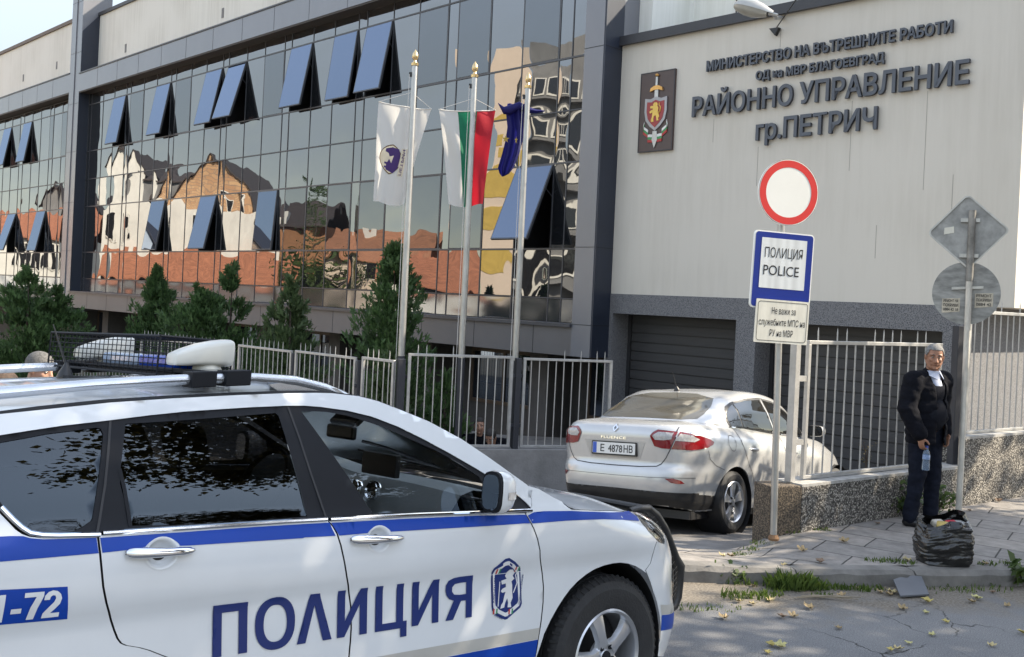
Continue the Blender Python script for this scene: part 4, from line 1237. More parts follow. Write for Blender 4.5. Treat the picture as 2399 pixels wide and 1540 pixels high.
broadleaf(-37.6, 76.0, -1.0, 11, 9.0, 3.2, 'tree top showing over the far left parapet', 3000, 'leaf_green', 23, leaf=.3)

# ---------------------------------------------------------------- weeds, grass, leaves, rubbish
def tuft(mb, x, y, z, n, h, spread, rr):
    for _ in range(n):
        a = rr.uniform(0, 6.28); d = spread * math.sqrt(rr.random())
        p = Vector((x + math.cos(a) * d, y + math.sin(a) * d * .7, z))
        l_ = h * rr.uniform(.4, 1.1); b_ = rr.uniform(0, 6.28); lean = rr.uniform(.1, .7)
        s_ = Vector((math.sin(b_), -math.cos(b_), 0)) * .0045
        o_ = Vector((math.cos(b_), math.sin(b_), 0)) * l_ * lean
        mb.add([p - s_, p + s_, p + s_ * .7 + o_ * .35 + Vector((0, 0, l_ * .6)), p + o_ + Vector((0, 0, l_ * .92)), p - s_ * .7 + o_ * .35 + Vector((0, 0, l_ * .6))], [(0, 1, 2, 3, 4)])
gm = MB(); rr = random.Random(5)
for x, y, n, h, sp_r in ((2.14, 7.50, 210, .14, .10), (2.27, 7.52, 260, .17, .12), (2.40, 7.54, 190, .12, .10), (2.53, 7.56, 60, .07, .08), (1.75, 7.22, 120, .07, .13), (1.92, 7.24, 120, .07, .12), (2.04, 7.33, 60, .06, .09), (2.64, 7.57, 60, .06, .07), (2.78, 7.58, 110, .06, .10), (2.92, 7.6, 60, .05, .08), (1.36, 6.9, 60, .04, .12), (1.60, 6.95, 50, .035, .14), (1.84, 7.6, 90, .09, .10), (1.98, 7.58, 60, .06, .08), (3.3, 7.66, 60, .04, .16), (3.6, 7.7, 70, .05, .15), (3.9, 7.78, 60, .05, .16), (2.42, 7.36, 50, .05, .08)):
    tuft(gm, x, y, road_z(x, y), int(n * .6), h * .9, sp_r, rr)
tag(gm.build('grass', 'grass', fix=False), kind='stuff')
gm = MB()
for x, y in ((3.05, 8.0), (3.2, 8.02), (3.3, 7.97), (2.2, 8.55), (2.3, 8.72), (2.62, 8.9), (2.95, 9.06), (4.0, 8.05), (4.2, 8.1), (2.08, 8.4)):
    tuft(gm, x, y, .125 if x > 2.5 else pave_z(x, y), 40, .035, .09, rr)
tag(gm.build('moss', 'grass', fix=False), kind='stuff')

def weed(name, x, y, z, n, h, sp_r, lsz, lab, mm, seed):
    r_ = random.Random(seed); m = MB(); st = MB()
    e = empty(name, lab, 'plant', (x, y, z))
    for k in range(max(4, n // 12)):
        a = r_.uniform(0, 6.28); tip = Vector((math.cos(a) * sp_r * r_.uniform(.3, 1), math.sin(a) * sp_r * .6, h * r_.uniform(.5, 1)))
        st.tube([(0, 0, 0), tip * .5 + Vector((0, 0, h * .15)), tip], [.005, .004, .002], 5)
        for q in range(12):
            p = (tip * r_.uniform(.3, 1.05)) + Vector((r_.gauss(0, .03), r_.gauss(0, .03), r_.gauss(0, .02)))
            dz = Vector((r_.gauss(0, 1), r_.gauss(0, 1) - .4, r_.gauss(.3, .5))).normalized(); s_ = dz.orthogonal().normalized()
            l_ = lsz * r_.uniform(.6, 1.2); w = l_ * .36
            m.add([p, p + dz * l_ * .45 - s_ * w, p + dz * l_, p + dz * l_ * .45 + s_ * w], [(0, 1, 2, 3)])
    st.build('stem', 'bark', e); m.build('leaf_cluster', mm, e, fix=False)
weed('weed', 4.05, 9.86, .12, 150, .36, .16, .07, 'leafy green weed at the wall foot, on the left of the standing man\'s legs', 'leaf_green', 31)
weed('weed', 4.46, 10.10, .12, 170, .32, .20, .07, 'leafy green weed showing between and right of the standing man\'s trouser legs', 'leaf_green', 32)
weed('weed', 1.80, 7.66, 0, 120, .13, .13, .05, 'bright low weed in the gutter by the patrol car bull bar', 'leaf_green', 33)
weed('weed', 4.22, 7.92, 0, 60, .16, .14, .12, 'broad leaved weed by the kerb at the right edge', 'leaf_green', 34)
weed('weed', 3.68, 10.0, .56, 30, .32, .05, .02, 'thin dry weed on the coping in front of the fence bars', 'leaf_autumn', 35)

LEAVES = []
for k in range(5):
    r_ = random.Random(40 + k); n = 22; pts = []
    for i in range(n):
        t = 2 * math.pi * i / n; q = .036 * (1 + .24 * math.cos(5 * t) + .1 * r_.uniform(-1, 1)) * (1.1 - .25 * math.cos(t))
        pts.append((q * math.cos(t), q * math.sin(t)))
    vs = [(0, 0, .004)] + [(a, b_, .006 + .016 * abs(math.sin(3 * a * 40 + k)) + .25 * (a * a + b_ * b_) / .04) for a, b_ in pts]
    me = bpy.data.meshes.new('fallen_leaf')
    vs2 = [(a, b_, c + .0015) for a, b_, c in vs]
    n1 = len(vs)
    me.from_pydata(vs + vs2, [], [(0, i + 2 if i + 2 < n1 else 1, i + 1) for i in range(n)] + [(n1, n1 + i + 1, n1 + (i + 2 if i + 2 < n1 else 1)) for i in range(n)] + [(i + 1, (i + 2 if i + 2 < n1 else 1), n1 + (i + 2 if i + 2 < n1 else 1), n1 + i + 1) for i in range(n)])
    me.materials.append(mat('dry_leaf_%d' % k, ((.42, .34, .10), (.30, .22, .11), (.46, .42, .18), (.20, .13, .08), (.44, .36, .18))[k], rough=.7, var=.25, scale=25))
    LEAVES.append(me)
LR = [(3.2, 7.31), (3.07, 7.04), (3.13, 6.84), (2.5, 6.21), (2.55, 6.24), (2.67, 6.36), (3.22, 6.39), (1.74, 6.19), (1.79, 6.17), (1.68, 6.05), (2.05, 6.81), (1.97, 6.78), (2.23, 7.02), (2.93, 7.11), (3.64, 7.46), (3.56, 7.37), (3.79, 7.31), (2.77, 7.6), (2.92, 7.51), (3.01, 7.52), (2.97, 7.46), (1.95, 7.52), (1.74, 7.1), (1.83, 7.06), (3.85, 7.66), (2.57, 7.37), (3.58, 6.68), (1.98, 7.16), (2.3, 6.6), (2.9, 6.55), (1.55, 6.7)]
LP = [(3.24, 9.34), (3.6, 9.42), (2.53, 8.24), (2.56, 7.84), (3.34, 8.04), (5.5, 10.9), (3.98, 8.04), (2.23, 7.72), (1.87, 8.24), (1.95, 8.28), (4.9, 10.3), (3.0, 8.6)]
r_ = random.Random(77)
for i, (x, y) in enumerate(LR + LP):
    o = bpy.data.objects.new('fallen_leaf', LEAVES[(0, 2, 0, 0, 4, 2, 4, 0, 2, 0, 1, 3, 1, 1, 2, 1, 1, 4, 1, 4, 1, 3, 4, 4, 3, 1, 0, 4, 1, 2, 1)[i] if i < len(LR) else r_.choice((1, 3, 4))])
    COL.objects.link(o)
    s_ = r_.uniform(.5, 1.0); o.scale = (s_, s_, s_)
    o.location = (x, y, (road_z(x, y) if i < len(LR) else pave_z(x, y)) + .003)
    o.rotation_euler = (r_.uniform(-.08, .08), r_.uniform(-.08, .08), r_.uniform(0, 6.28))
    if i < len(LR): tag(o, 'dry curled autumn leaf lying on the road below the kerb', 'leaf', 'fallen leaves on the road')
    else: tag(o, 'dry brown leaf lying on the paving slabs above the kerb', 'leaf', 'fallen leaves on the pavement')
# slate coloured board lying against the kerb
m = MB(); pts = [(3.05, 7.60, .075), (3.02, 7.38, .014), (3.27, 7.46, .014), (3.31, 7.70, .085), (3.22, 7.685, .09), (3.18, 7.65, .08), (3.12, 7.64, .085)]
m.add(pts + [(a, b_, c + .012) for a, b_, c in pts], [tuple(range(7)), tuple(reversed(range(7, 14)))] + [(i, (i + 1) % 7, 7 + (i + 1) % 7, 7 + i) for i in range(7)])
tag(m.build('broken_board', mat('slate_board', (.09, .095, .105), rough=.5, var=.1)), 'broken grey plastic board lying against the kerb', 'board')
m = MB()
for k in range(7):
    a = Vector((2.18 + .03 * k, 7.24 + .012 * k, .012 + .006 * (k % 3))); m.tube([a, a + Vector((.30 + .05 * (k % 2), .06 - .02 * k, .01))], .004, 5)
tag(m.build('dry_stalks', mat('straw', (.26, .22, .16), rough=.9)), 'bundle of dry stalks lying at the road edge', 'stalks')

# rubbish bag
bag = empty('rubbish_bag', 'black plastic rubbish bag, open and full, standing on the kerb', 'bag', (3.63, 8.06, .125))
m = MB(); rb = random.Random(9); nu, nv = 120, 46; vs = []
for j in range(nv + 1):
    v = j / nv
    for i in range(nu):
        t = 2 * math.pi * i / nu
        sq = 1 / max(abs(math.cos(t)), abs(math.sin(t))) ** .45
        rx, ry = .215 * (1 + .16 * math.sin(math.pi * min(1, v * 1.1)) - .05 * v), .165 * (1 + .12 * math.sin(math.pi * v))
        fold = .010 * noise.noise(Vector((math.cos(t) * 1.5, math.sin(t) * 1.5, v * 14))) + .007 * noise.noise(Vector((math.cos(t) * 3, math.sin(t) * 3, v * 26 + math.sin(t) * 3))) + .016 * noise.noise(Vector((math.cos(t) * 2.5 + 7, math.sin(t) * 2.5, v * 4)))
        z_ = v * (.36 + .045 * math.cos(t - .5) + .02 * math.sin(3 * t))
        if v > .88: fold += .015 * math.sin(9 * t) - (v - .88) * .25
        vs.append((math.cos(t) * (rx * sq * .92 + fold), math.sin(t) * (ry * sq * .92 + fold), z_))
m.add(vs, [(j * nu + i, j * nu + (i + 1) % nu, (j + 1) * nu + (i + 1) % nu, (j + 1) * nu + i) for j in range(nv) for i in range(nu)] + [tuple(reversed(range(nu)))])
m.build('sack', mat('black_film', (.010, .010, .010), rough=.22, var=.2, spec=.7, bump=.5, bscale=22, bdist=.02), bag, smooth=True, fix=False, angle=None)
for nm, c, mm in (('wrapper', (.05, -.02, .315), (.45, .03, .05)), ('carton', (-.03, .04, .30), (.30, .27, .22)), ('wrapper', (.12, .03, .31), (.40, .40, .38)), ('crisp_packet', (-.02, -.04, .30), (.35, .25, .05))):
    m = MB(); T = Matrix.Translation(c) @ Matrix.Rotation(rb.uniform(0, 3), 4, 'Z') @ Matrix.Rotation(rb.uniform(-.6, .6), 4, 'X')
    m.bx(-.055, .055, -.04, .04, -.02, .03, 0, T); m.build(nm, mat('litter_' + nm + str(round(c[0], 2)), mm, rough=.4, var=.3, scale=30), bag, bevel=.012)
m = MB(); vs = []
for i in range(24):
    t = 2 * math.pi * i / 24; vs.append((math.cos(t) * .18, math.sin(t) * .13, .285))
m.add(vs, [tuple(range(24))]); m.build('contents', 'interior', bag)

# ================================================================ HOUSES ACROSS THE STREET (seen mirrored in the glass front)
GN = BN.copy(); GP0 = P0 + BN * GT
def mirror_pt(v): return v - GN * (2 * (v - GP0).dot(GN))
M['roof_red'] = mat('red_tiles', (.36, .14, .075), rough=.8, var=.35, scale=2.2, stretch=(1, 1, 9), bump=.3)
M['roof_orange'] = mat('orange_tiles', (.38, .17, .09), rough=.8, var=.3, scale=2.2, stretch=(1, 1, 9), bump=.3)
M['roof_dark'] = mat('dark_tiles', (.055, .042, .038), rough=.7, var=.2, scale=2)
def brickmat(name, c1, c2, mo, w=.6, h=.22):
    m_, nt, b = _new(name); N, L = nt.nodes, nt.links
    tc = N.new('ShaderNodeTexCoord'); mp = N.new('ShaderNodeMapping'); mp.inputs['Rotation'].default_value = (R(90), 0, 0)
    sp = N.new('ShaderNodeSeparateXYZ'); cmb = N.new('ShaderNodeCombineXYZ'); ad = N.new('ShaderNodeMath'); ad.operation = 'ADD'
    L.new(tc.outputs['Object'], sp.inputs[0]); L.new(sp.outputs[0], ad.inputs[0]); L.new(sp.outputs[1], ad.inputs[1]); L.new(ad.outputs[0], cmb.inputs[0]); L.new(sp.outputs[2], cmb.inputs[1])
    br = N.new('ShaderNodeTexBrick'); br.inputs['Color1'].default_value = (*c1, 1); br.inputs['Color2'].default_value = (*c2, 1); br.inputs['Mortar'].default_value = (*mo, 1)
    br.inputs['Scale'].default_value = 1; br.inputs['Brick Width'].default_value = w; br.inputs['Row Height'].default_value = h; br.inputs['Mortar Size'].default_value = .02
    L.new(cmb.outputs[0], br.inputs['Vector']); L.new(br.outputs[0], b.inputs['Base Color']); b.inputs['Roughness'].default_value = .9
    return m_
M['stone'] = brickmat('tan_stone', (.62, .40, .22), (.46, .26, .14), (.30, .21, .15))
M['w_white'] = mat('white_render', (.80, .78, .72), rough=.9, var=.1, scale=.8)
M['w_beige'] = mat('beige_render', (.72, .60, .49), rough=.9, var=.06, scale=.6)
M['w_ochre'] = mat('ochre_panel', (.56, .40, .10), rough=.9, var=.1)
M['w_grey'] = mat('grey_render', (.22, .22, .22), rough=.8, var=.2, scale=.6)
M['dark_pane'] = mirror_glass('house_pane', (.02, .02, .022), (.8, .85, .9), .05)
def house(lab, px0, px1, ye, yr, Dv, dep, wall, roof, zb=-1.15, ridge='x', overhang=.35, wins=(), chim=None, name='house', extra=None):
    """box house whose mirror image spans the given part of the glass; px / y in picture units of the mirrored view"""
    def vz(px, py, Y): 
        dx, dv = (px - 1199.5), 706.0 - py; th = ROLL
        return Vector(((dx * math.cos(th) - dv * math.sin(th)) / 2300 * Y, Y, 2.1 + (dx * math.sin(th) + dv * math.cos(th)) / 2300 * Y))
    Dv += 18; dep *= 1.3
    c = (px0 + px1) / 2
    x0, x1 = vz(px0, 600, Dv).x, vz(px1, 600, Dv).x
    ze, zr = vz(c, ye, Dv).z, vz(c, yr, Dv).z
    y0, y1 = Dv, Dv + dep
    o_ = mirror_pt(Vector(((x0 + x1) / 2, Dv, 0)))
    e = empty(name, lab, 'house', o_, 0, 'houses across the street')
    Q = lambda x, y, z: mirror_pt(Vector((x, y, z))) - o_
    def box(mb, a, b_, c_, d, f, g_): 
        vs = [Q(x, y, z) for x in (a, b_) for y in (c_, d) for z in (f, g_)]
        mb.add(vs, [(0, 1, 3, 2), (4, 6, 7, 5), (0, 4, 5, 1), (2, 3, 7, 6), (0, 2, 6, 4), (1, 5, 7, 3)])
    m = MB(); box(m, x0, x1, y0, y1, zb, ze)
    if ridge == 'y' and roof:
        xm = (x0 + x1) / 2
        vs = [Q(x0, y0, ze), Q(x1, y0, ze), Q(xm, y0, zr), Q(x0, y1, ze), Q(x1, y1, ze), Q(xm, y1, zr)]
        m.add(vs, [(0, 1, 2), (3, 5, 4), (0, 3, 4, 1), (1, 4, 5, 2), (2, 5, 3, 0)])
    m.build('wall', wall, e)
    if roof:
        m = MB(); ov = overhang; t = .12
        if ridge == 'x':
            ym = (y0 + y1) / 2
            for zz in (0,):
                vs = [Q(x0 - ov, y0 - ov, ze - .1), Q(x1 + ov, y0 - ov, ze - .1), Q(x1 + ov, ym, zr), Q(x0 - ov, ym, zr), Q(x1 + ov, y1 + ov, ze - .1), Q(x0 - ov, y1 + ov, ze - .1)]
                vs += [v + Vector((0, 0, t)) for v in vs]
                m.add(vs, [(0, 1, 2, 3), (3, 2, 4, 5), (9, 8, 7, 6), (11, 10, 8, 9), (0, 6, 7, 1), (5, 4, 10, 11), (1, 7, 8, 2), (2, 8, 10, 4), (0, 3, 9, 6), (3, 5, 11, 9)])
        else:
            xm = (x0 + x1) / 2
            vs = [Q(x0 - ov, y0 - ov, ze - .15), Q(x0 - ov, y1 + ov, ze - .15), Q(xm, y1 + ov, zr + .05), Q(xm, y0 - ov, zr + .05), Q(x1 + ov, y1 + ov, ze - .15), Q(x1 + ov, y0 - ov, ze - .15)]
            vs += [v + Vector((0, 0, t)) for v in vs]
            m.add(vs, [(0, 1, 2, 3), (3, 2, 4, 5), (9, 8, 7, 6), (11, 10, 8, 9), (0, 6, 7, 1), (5, 4, 10, 11), (1, 7, 8, 2), (2, 8, 10, 4), (0, 3, 9, 6), (3, 5, 11, 9)])
        ro = m.build('roof', roof, e)
        if chim:
            cx_ = vz(chim[0], 600, Dv).x
            m = MB(); box(m, cx_ - .35, cx_ + .35, (y0 + y1) / 2 - 1.0, (y0 + y1) / 2 - .3, ze, vz(chim[0], chim[1], Dv).z); m.build('chimney', 'w_white', ro)
    for (u, v, w_, h_) in wins:
        xa = x0 + (x1 - x0) * u; za = vz(c, v, Dv).z
        m = MB(); box(m, xa - w_ / 2 - .08, xa + w_ / 2 + .08, y0 - .06, y0 + .02, za - h_ / 2 - .08, za + h_ / 2 + .08); wo = m.build('window', 'w_white', e)
        m = MB(); box(m, xa - w_ / 2, xa + w_ / 2, y0 - .08, y0 - .05, za - h_ / 2, za + h_ / 2); m.build('pane', 'dark_pane', wo)
    if extra: extra(e, box, x0, x1, y0, y1, vz)
    return e
house('tan stone gable house mirrored in the left of the glass front', 345, 640, 500, 372, 49, 8, 'stone', 'roof_dark', ridge='y', wins=((.3, 540, 1.2, 1.3), (.62, 470, 1.0, 1.0)))
house('white walled house mirrored below the stone gable', 228, 668, 487, 480, 46, 2.2, 'w_white', None, wins=((.12, 540, .8, 1.6), (.55, 520, .7, .7)))
house('low house with a long red roof mirrored along the foot of the glass', 240, 690, 668, 592, 44, 2.0, 'w_grey', 'roof_red', zb=-1.15)
house('white gabled house with dark roof, small and high in the mirrored row', 238, 330, 395, 345, 52, 6, 'w_white', 'roof_dark', ridge='y')
house('dark roofed house mirrored between stone gable and sky', 330, 470, 420, 385, 52, 6, 'w_grey', 'roof_dark')
house('orange roofed house with white chimney mirrored behind the first flagpole', 768, 1000, 606, 536, 42, 7, 'w_beige', 'roof_orange', chim=(848, 528), wins=((.5, 640, 2.2, 1.3),))
house('brown walled house mirrored right of the stone gable', 655, 760, 530, 470, 46, 6, mat('brown_render', (.36, .18, .09), rough=.9), 'roof_dark')
house('low red roofed house mirrored between the second and third flagpoles', 905, 1092, 672, 598, 38, 5, 'w_white', 'roof_red', wins=((.6, 690, 1.5, .8),))
def mural(e, box, x0, x1, y0, y1, vz):
    m = MB()
    for za, zb_, u0, u1 in ((295, 345, .0, .55), (352, 400, .30, .95), (425, 470, .05, .7), (500, 545, .2, .95), (590, 640, .0, .75)):
        a, b_ = vz(1170, zb_, 65).z, vz(1170, za, 65).z
        m_ = MB(); box(m_, x0 + (x1 - x0) * u0, x0 + (x1 - x0) * u1, y0 - .05, y0, a, b_); m_.build('ochre_panel', 'w_ochre', e)
house('tall beige block with ochre panels mirrored right of the second flagpole', 1126, 1214, 118, 108, 47, 8, 'w_beige', 'capbrown' and None, extra=mural)
def flats(e, box, x0, x1, y0, y1, vz):
    for py in (200, 300, 400, 500, 620):
        a = vz(1280, py, 68).z
        for u in (.18, .5, .82):
            xa = x0 + (x1 - x0) * u
            m = MB(); box(m, xa - .85, xa + .85, y0 - .1, y0, a - .75, a + .75); w_ = m.build('window', 'w_white', e)
            m = MB(); box(m, xa - .7, xa + .7, y0 - .13, y0 - .08, a - .6, a + .6); m.build('pane', 'dark_pane', w_)
        m = MB(); box(m, x0, x1, y0 - 1.0, y0, a - 1.25, a - 1.05); m.build('balcony', 'w_grey', e)
house('dark grey block of flats mirrored at the right end of the glass front', 1216, 1420, 110, 100, 50, 8, 'w_grey', None, extra=flats)
house('cream house with red roof mirrored in the far left bay', -60, 150, 560, 485, 56, 7, 'w_white', 'roof_red', wins=((.55, 600, 1.4, 1.6), (.8, 600, 1.4, 1.6)))
house('narrow dark gabled house mirrored high in the far left bay', 95, 150, 480, 440, 62, 6, 'w_grey', 'roof_dark', ridge='y')
t_ = mirror_pt(Vector((-12.3, 60, 0))); conifer(t_.x, t_.y, -1.1, 9.8, 1.9, 'tall conifer mirrored right of the stone gable', 1, 2500, 'conifer', 51)
t_ = mirror_pt(Vector((-11.6, 59, 0))); broadleaf(t_.x, t_.y, -1.1, 5.6, 4.0, 2.5, 'yellow green bush tree mirrored under the tall conifer', 2600, 'leaf_green', 52, leaf=.2)
# house on the near side of the street, dark in the patrol car windows
e = empty('house', 'dark roofed house behind the autumn tree, mirrored in the patrol car windows', 'house', (19, -1, 0), R(20))
m = MB(); m.bx(-5, 5, -7, 7, -.2, 3.6); m.build('wall', 'w_beige', e)
m = MB(); m.prism([(-5.6, 3.4), (0, 6.0), (5.6, 3.4)], lambda a, z: Vector((a, -7.5, z)), lambda a, z: Vector((a, 7.5, z))); m.build('roof', 'roof_dark', e)
# ================================================================ PEOPLE
def fuse(name, mb, voxel, m, parent, smooth_it=3, cutf=None, thick=0.0, folds=0.0):
    """join overlapping volumes into one continuous skin"""
    me = bpy.data.meshes.new(name); me.from_pydata(mb.v, [], mb.f)
    b = bmesh.new(); b.from_mesh(me); bmesh.ops.recalc_face_normals(b, faces=b.faces); b.to_mesh(me); b.free()
    o = bpy.data.objects.new(name, me); COL.objects.link(o)
    md = o.modifiers.new('r', 'REMESH'); md.mode = 'VOXEL'; md.voxel_size = voxel
    if smooth_it: ms = o.modifiers.new('s', 'SMOOTH'); ms.iterations = smooth_it; ms.factor = .5
    dg = bpy.context.evaluated_depsgraph_get()
    m2 = bpy.data.meshes.new_from_object(o.evaluated_get(dg))
    o.modifiers.clear(); o.data = m2; bpy.data.meshes.remove(me)
    if folds:     # loose cloth: soft creases
        nn = [v.normal.copy() for v in m2.vertices]
        for v, n_ in zip(m2.vertices, nn):
            c = v.co
            d = noise.noise(Vector((c.x * 7 + c.z * 5, c.y * 7 - c.z * 4, c.z * 11))) + .6 * noise.noise(Vector((c.x * 15, c.y * 15 + c.z * 8, c.z * 22)))
            v.co = c + n_ * (folds * d)
    if cutf:
        b = bmesh.new(); b.from_mesh(m2)
        bmesh.ops.delete(b, geom=[f for f in b.faces if cutf(f.calc_center_median())], context='FACES')
        b.to_mesh(m2); b.free()
    m2.polygons.foreach_set('use_smooth', [True] * len(m2.polygons))
    m2.materials.clear(); m2.materials.append(M[m] if isinstance(m, str) else m)
    o.parent = parent
    if thick: sd_ = o.modifiers.new('t', 'SOLIDIFY'); sd_.thickness = thick; sd_.offset = 0
    return o
def ball(mb, c, r_, T=None, n=14):
    """ellipsoid"""
    if not isinstance(r_, (tuple, list)): r_ = (r_,) * 3
    vs, fs = [], []
    for i in range(n + 1):
        a = math.pi * i / n
        for k in range(n * 2):
            b = math.pi * k / n; v = Vector((r_[0] * math.sin(a) * math.cos(b), r_[1] * math.sin(a) * math.sin(b), r_[2] * math.cos(a)))
            if T: v = T @ v
            vs.append(Vector(c) + v)
    w = 2 * n
    for i in range(n):
        for k in range(w): fs.append((i * w + k, i * w + (k + 1) % w, (i + 1) * w + (k + 1) % w, (i + 1) * w + k))
    mb.add(vs, fs)
def limb(mb, pts, rad):
    mb.tube(pts, rad, 14)
    for p, r_ in zip(pts, rad): ball(mb, p, r_, n=8)
def hand(mb, wrist, d, palm_n, curl=.5, thumb=1):
    """palm, four unequal fingers and a thumb set at the side of the palm"""
    d = Vector(d).normalized(); pn = Vector(palm_n); pn = (pn - d * pn.dot(d)).normalized(); sd_ = d.cross(pn)
    w = Vector(wrist)
    T = Matrix((sd_, pn, d)).transposed()
    ball(mb, w + d * .045, (.040, .017, .052), T, 10)
    for k, (off, ln) in enumerate(((-.028, .066), (-.010, .076), (.010, .071), (.028, .056))):
        p = w + d * .085 + sd_ * off; dirv = d.copy(); rr_ = .0088 - .0006 * k
        pts = [w + d * .05 + sd_ * off * .9, p]
        for q in range(3):
            ang = curl * (.55 + .35 * q)
            dirv = (Matrix.Rotation(ang, 3, sd_ if True else d) @ dirv)
            p = p + dirv * ln * (.46, .31, .24)[q]; pts.append(p)
        limb(mb, pts, [rr_ * 1.1, rr_, rr_ * .96, rr_ * .9, rr_ * .8])
    b0 = w + d * .025 + sd_ * .028 * -thumb + pn * .004
    t1 = b0 + (d * .55 - sd_ * .75 * thumb + pn * .35).normalized() * .042
    t2 = t1 + (d * .85 - sd_ * .1 * thumb + pn * .45).normalized() * .032
    limb(mb, [b0, t1, t2], [.012, .0105, .0085])
M['skin'] = mat('skin', (.36, .20, .135), rough=.5, var=.12, scale=30, spec=.4)
M['skin_tan'] = mat('tanned_skin', (.29, .145, .09), rough=.5, var=.15, scale=25, spec=.4)
M['hair_white'] = mat('white_hair', (.20, .195, .19), rough=.9, spec=.2, var=.35, scale=90, bump=.5, bscale=160)
M['hair_grey'] = mat('grey_cropped_hair', (.10, .095, .09), rough=.8, var=.5, scale=90, bump=.5, bscale=160)
M['hair_dark'] = mat('dark_hair', (.018, .014, .012), rough=.7, var=.3, scale=60)
M['cloth_navy'] = mat('navy_black_cloth', (.006, .0065, .010), rough=.9, var=.25, scale=14, spec=.12, bump=.35, bscale=30, bdist=.01)
M['cloth_trouser'] = mat('dark_navy_trousers', (.009, .011, .019), rough=.9, var=.25, scale=12, spec=.12, bump=.35, bscale=24, bdist=.012)
M['cloth_knit'] = mat('charcoal_knit', (.012, .013, .018), rough=.95, var=.2, scale=60, spec=.1)
M['shirt'] = mat('pale_blue_shirt', (.46, .50, .62), rough=.7, var=.08)
M['leather'] = mat('black_leather', (.010, .010, .011), rough=.28, var=.2)
M['eye_dark'] = mat('eye_dark', (.012, .009, .007), rough=.2)
M['lip'] = mat('lip', (.20, .075, .06), rough=.5)
M['brow_grey'] = mat('grey_brow', (.09, .08, .075), rough=.8)

def head_prims(mb, H):
    def P(x, y, z): return H @ Vector((x, y, z))
    T = H.to_3x3()
    ball(mb, P(-.012, 0, .035), (.098, .078, .088), T); ball(mb, P(.012, 0, -.03), (.078, .066, .075), T); ball(mb, P(.045, 0, -.085), (.038, .040, .032), T)
    for sg in (1, -1):
        limb(mb, [P(-.005, .058 * sg, -.045), P(.04, .032 * sg, -.092)], [.022, .020])
        ball(mb, P(.055, .036 * sg, -.022), (.026, .024, .024), T); ball(mb, P(.068, .030 * sg, .028), (.022, .028, .011), T)
        ball(mb, P(-.008, .079 * sg, -.002), (.020, .010, .033), T)
        ball(mb, P(.062, .030 * sg, -.058), (.016, .018, .018), T)
    limb(mb, [P(.084, 0, .018), P(.102, 0, -.018), P(.108, 0, -.034)], [.010, .012, .015])
    for sg in (1, -1): ball(mb, P(.095, .013 * sg, -.038), (.011, .010, .009), T)
    ball(mb, P(.082, 0, -.062), (.012, .026, .010), T); ball(mb, P(.074, 0, -.100), (.016, .022, .016), T)
def face_bits(H, par, brow):
    def P(x, y, z): return H @ Vector((x, y, z))
    for sg in (1, -1):
        m = MB(); ball(m, P(.0765, .031 * sg, .006), (.010, .012, .0065), H.to_3x3(), 8); m.build('eye', mat('eye_white', (.42, .39, .36), rough=.3), par, smooth=True)
        m = MB(); ball(m, P(.084, .031 * sg, .006), (.0045, .0055, .0055), H.to_3x3(), 8); m.build('iris', 'eye_dark', par, smooth=True)
        m = MB(); m.tube([P(.083, .012 * sg, .026), P(.087, .030 * sg, .032), P(.076, .050 * sg, .026)], [.004, .005, .003], 6); m.build('eyebrow', brow, par, smooth=True)
    m = MB(); m.tube([P(.080, -.024, -.066), P(.0925, 0, -.064), P(.080, .024, -.067)], [.002, .0038, .002], 6); m.build('mouth', 'lip', par, smooth=True)
def hair_cap(H, par, m, low=-.02, fringe=.055):
    def P(x, y, z): return H @ Vector((x, y, z))
    mb = MB(); ball(mb, P(-.016, 0, .037), (.104, .084, .092), H.to_3x3(), 18); ball(mb, P(-.045, 0, -.01), (.066, .070, .060), H.to_3x3())
    Hi = H.inverted()
    def cutf(c):
        q = Hi @ c
        return q.z < low + max(0, q.x) * 1.0 + (.035 if abs(q.y) > .06 and q.x > -.03 else 0) or (q.x > .045 and q.z < fringe + .02)
    return fuse('hair', mb, .007, m, par, 2, cutf, .004)

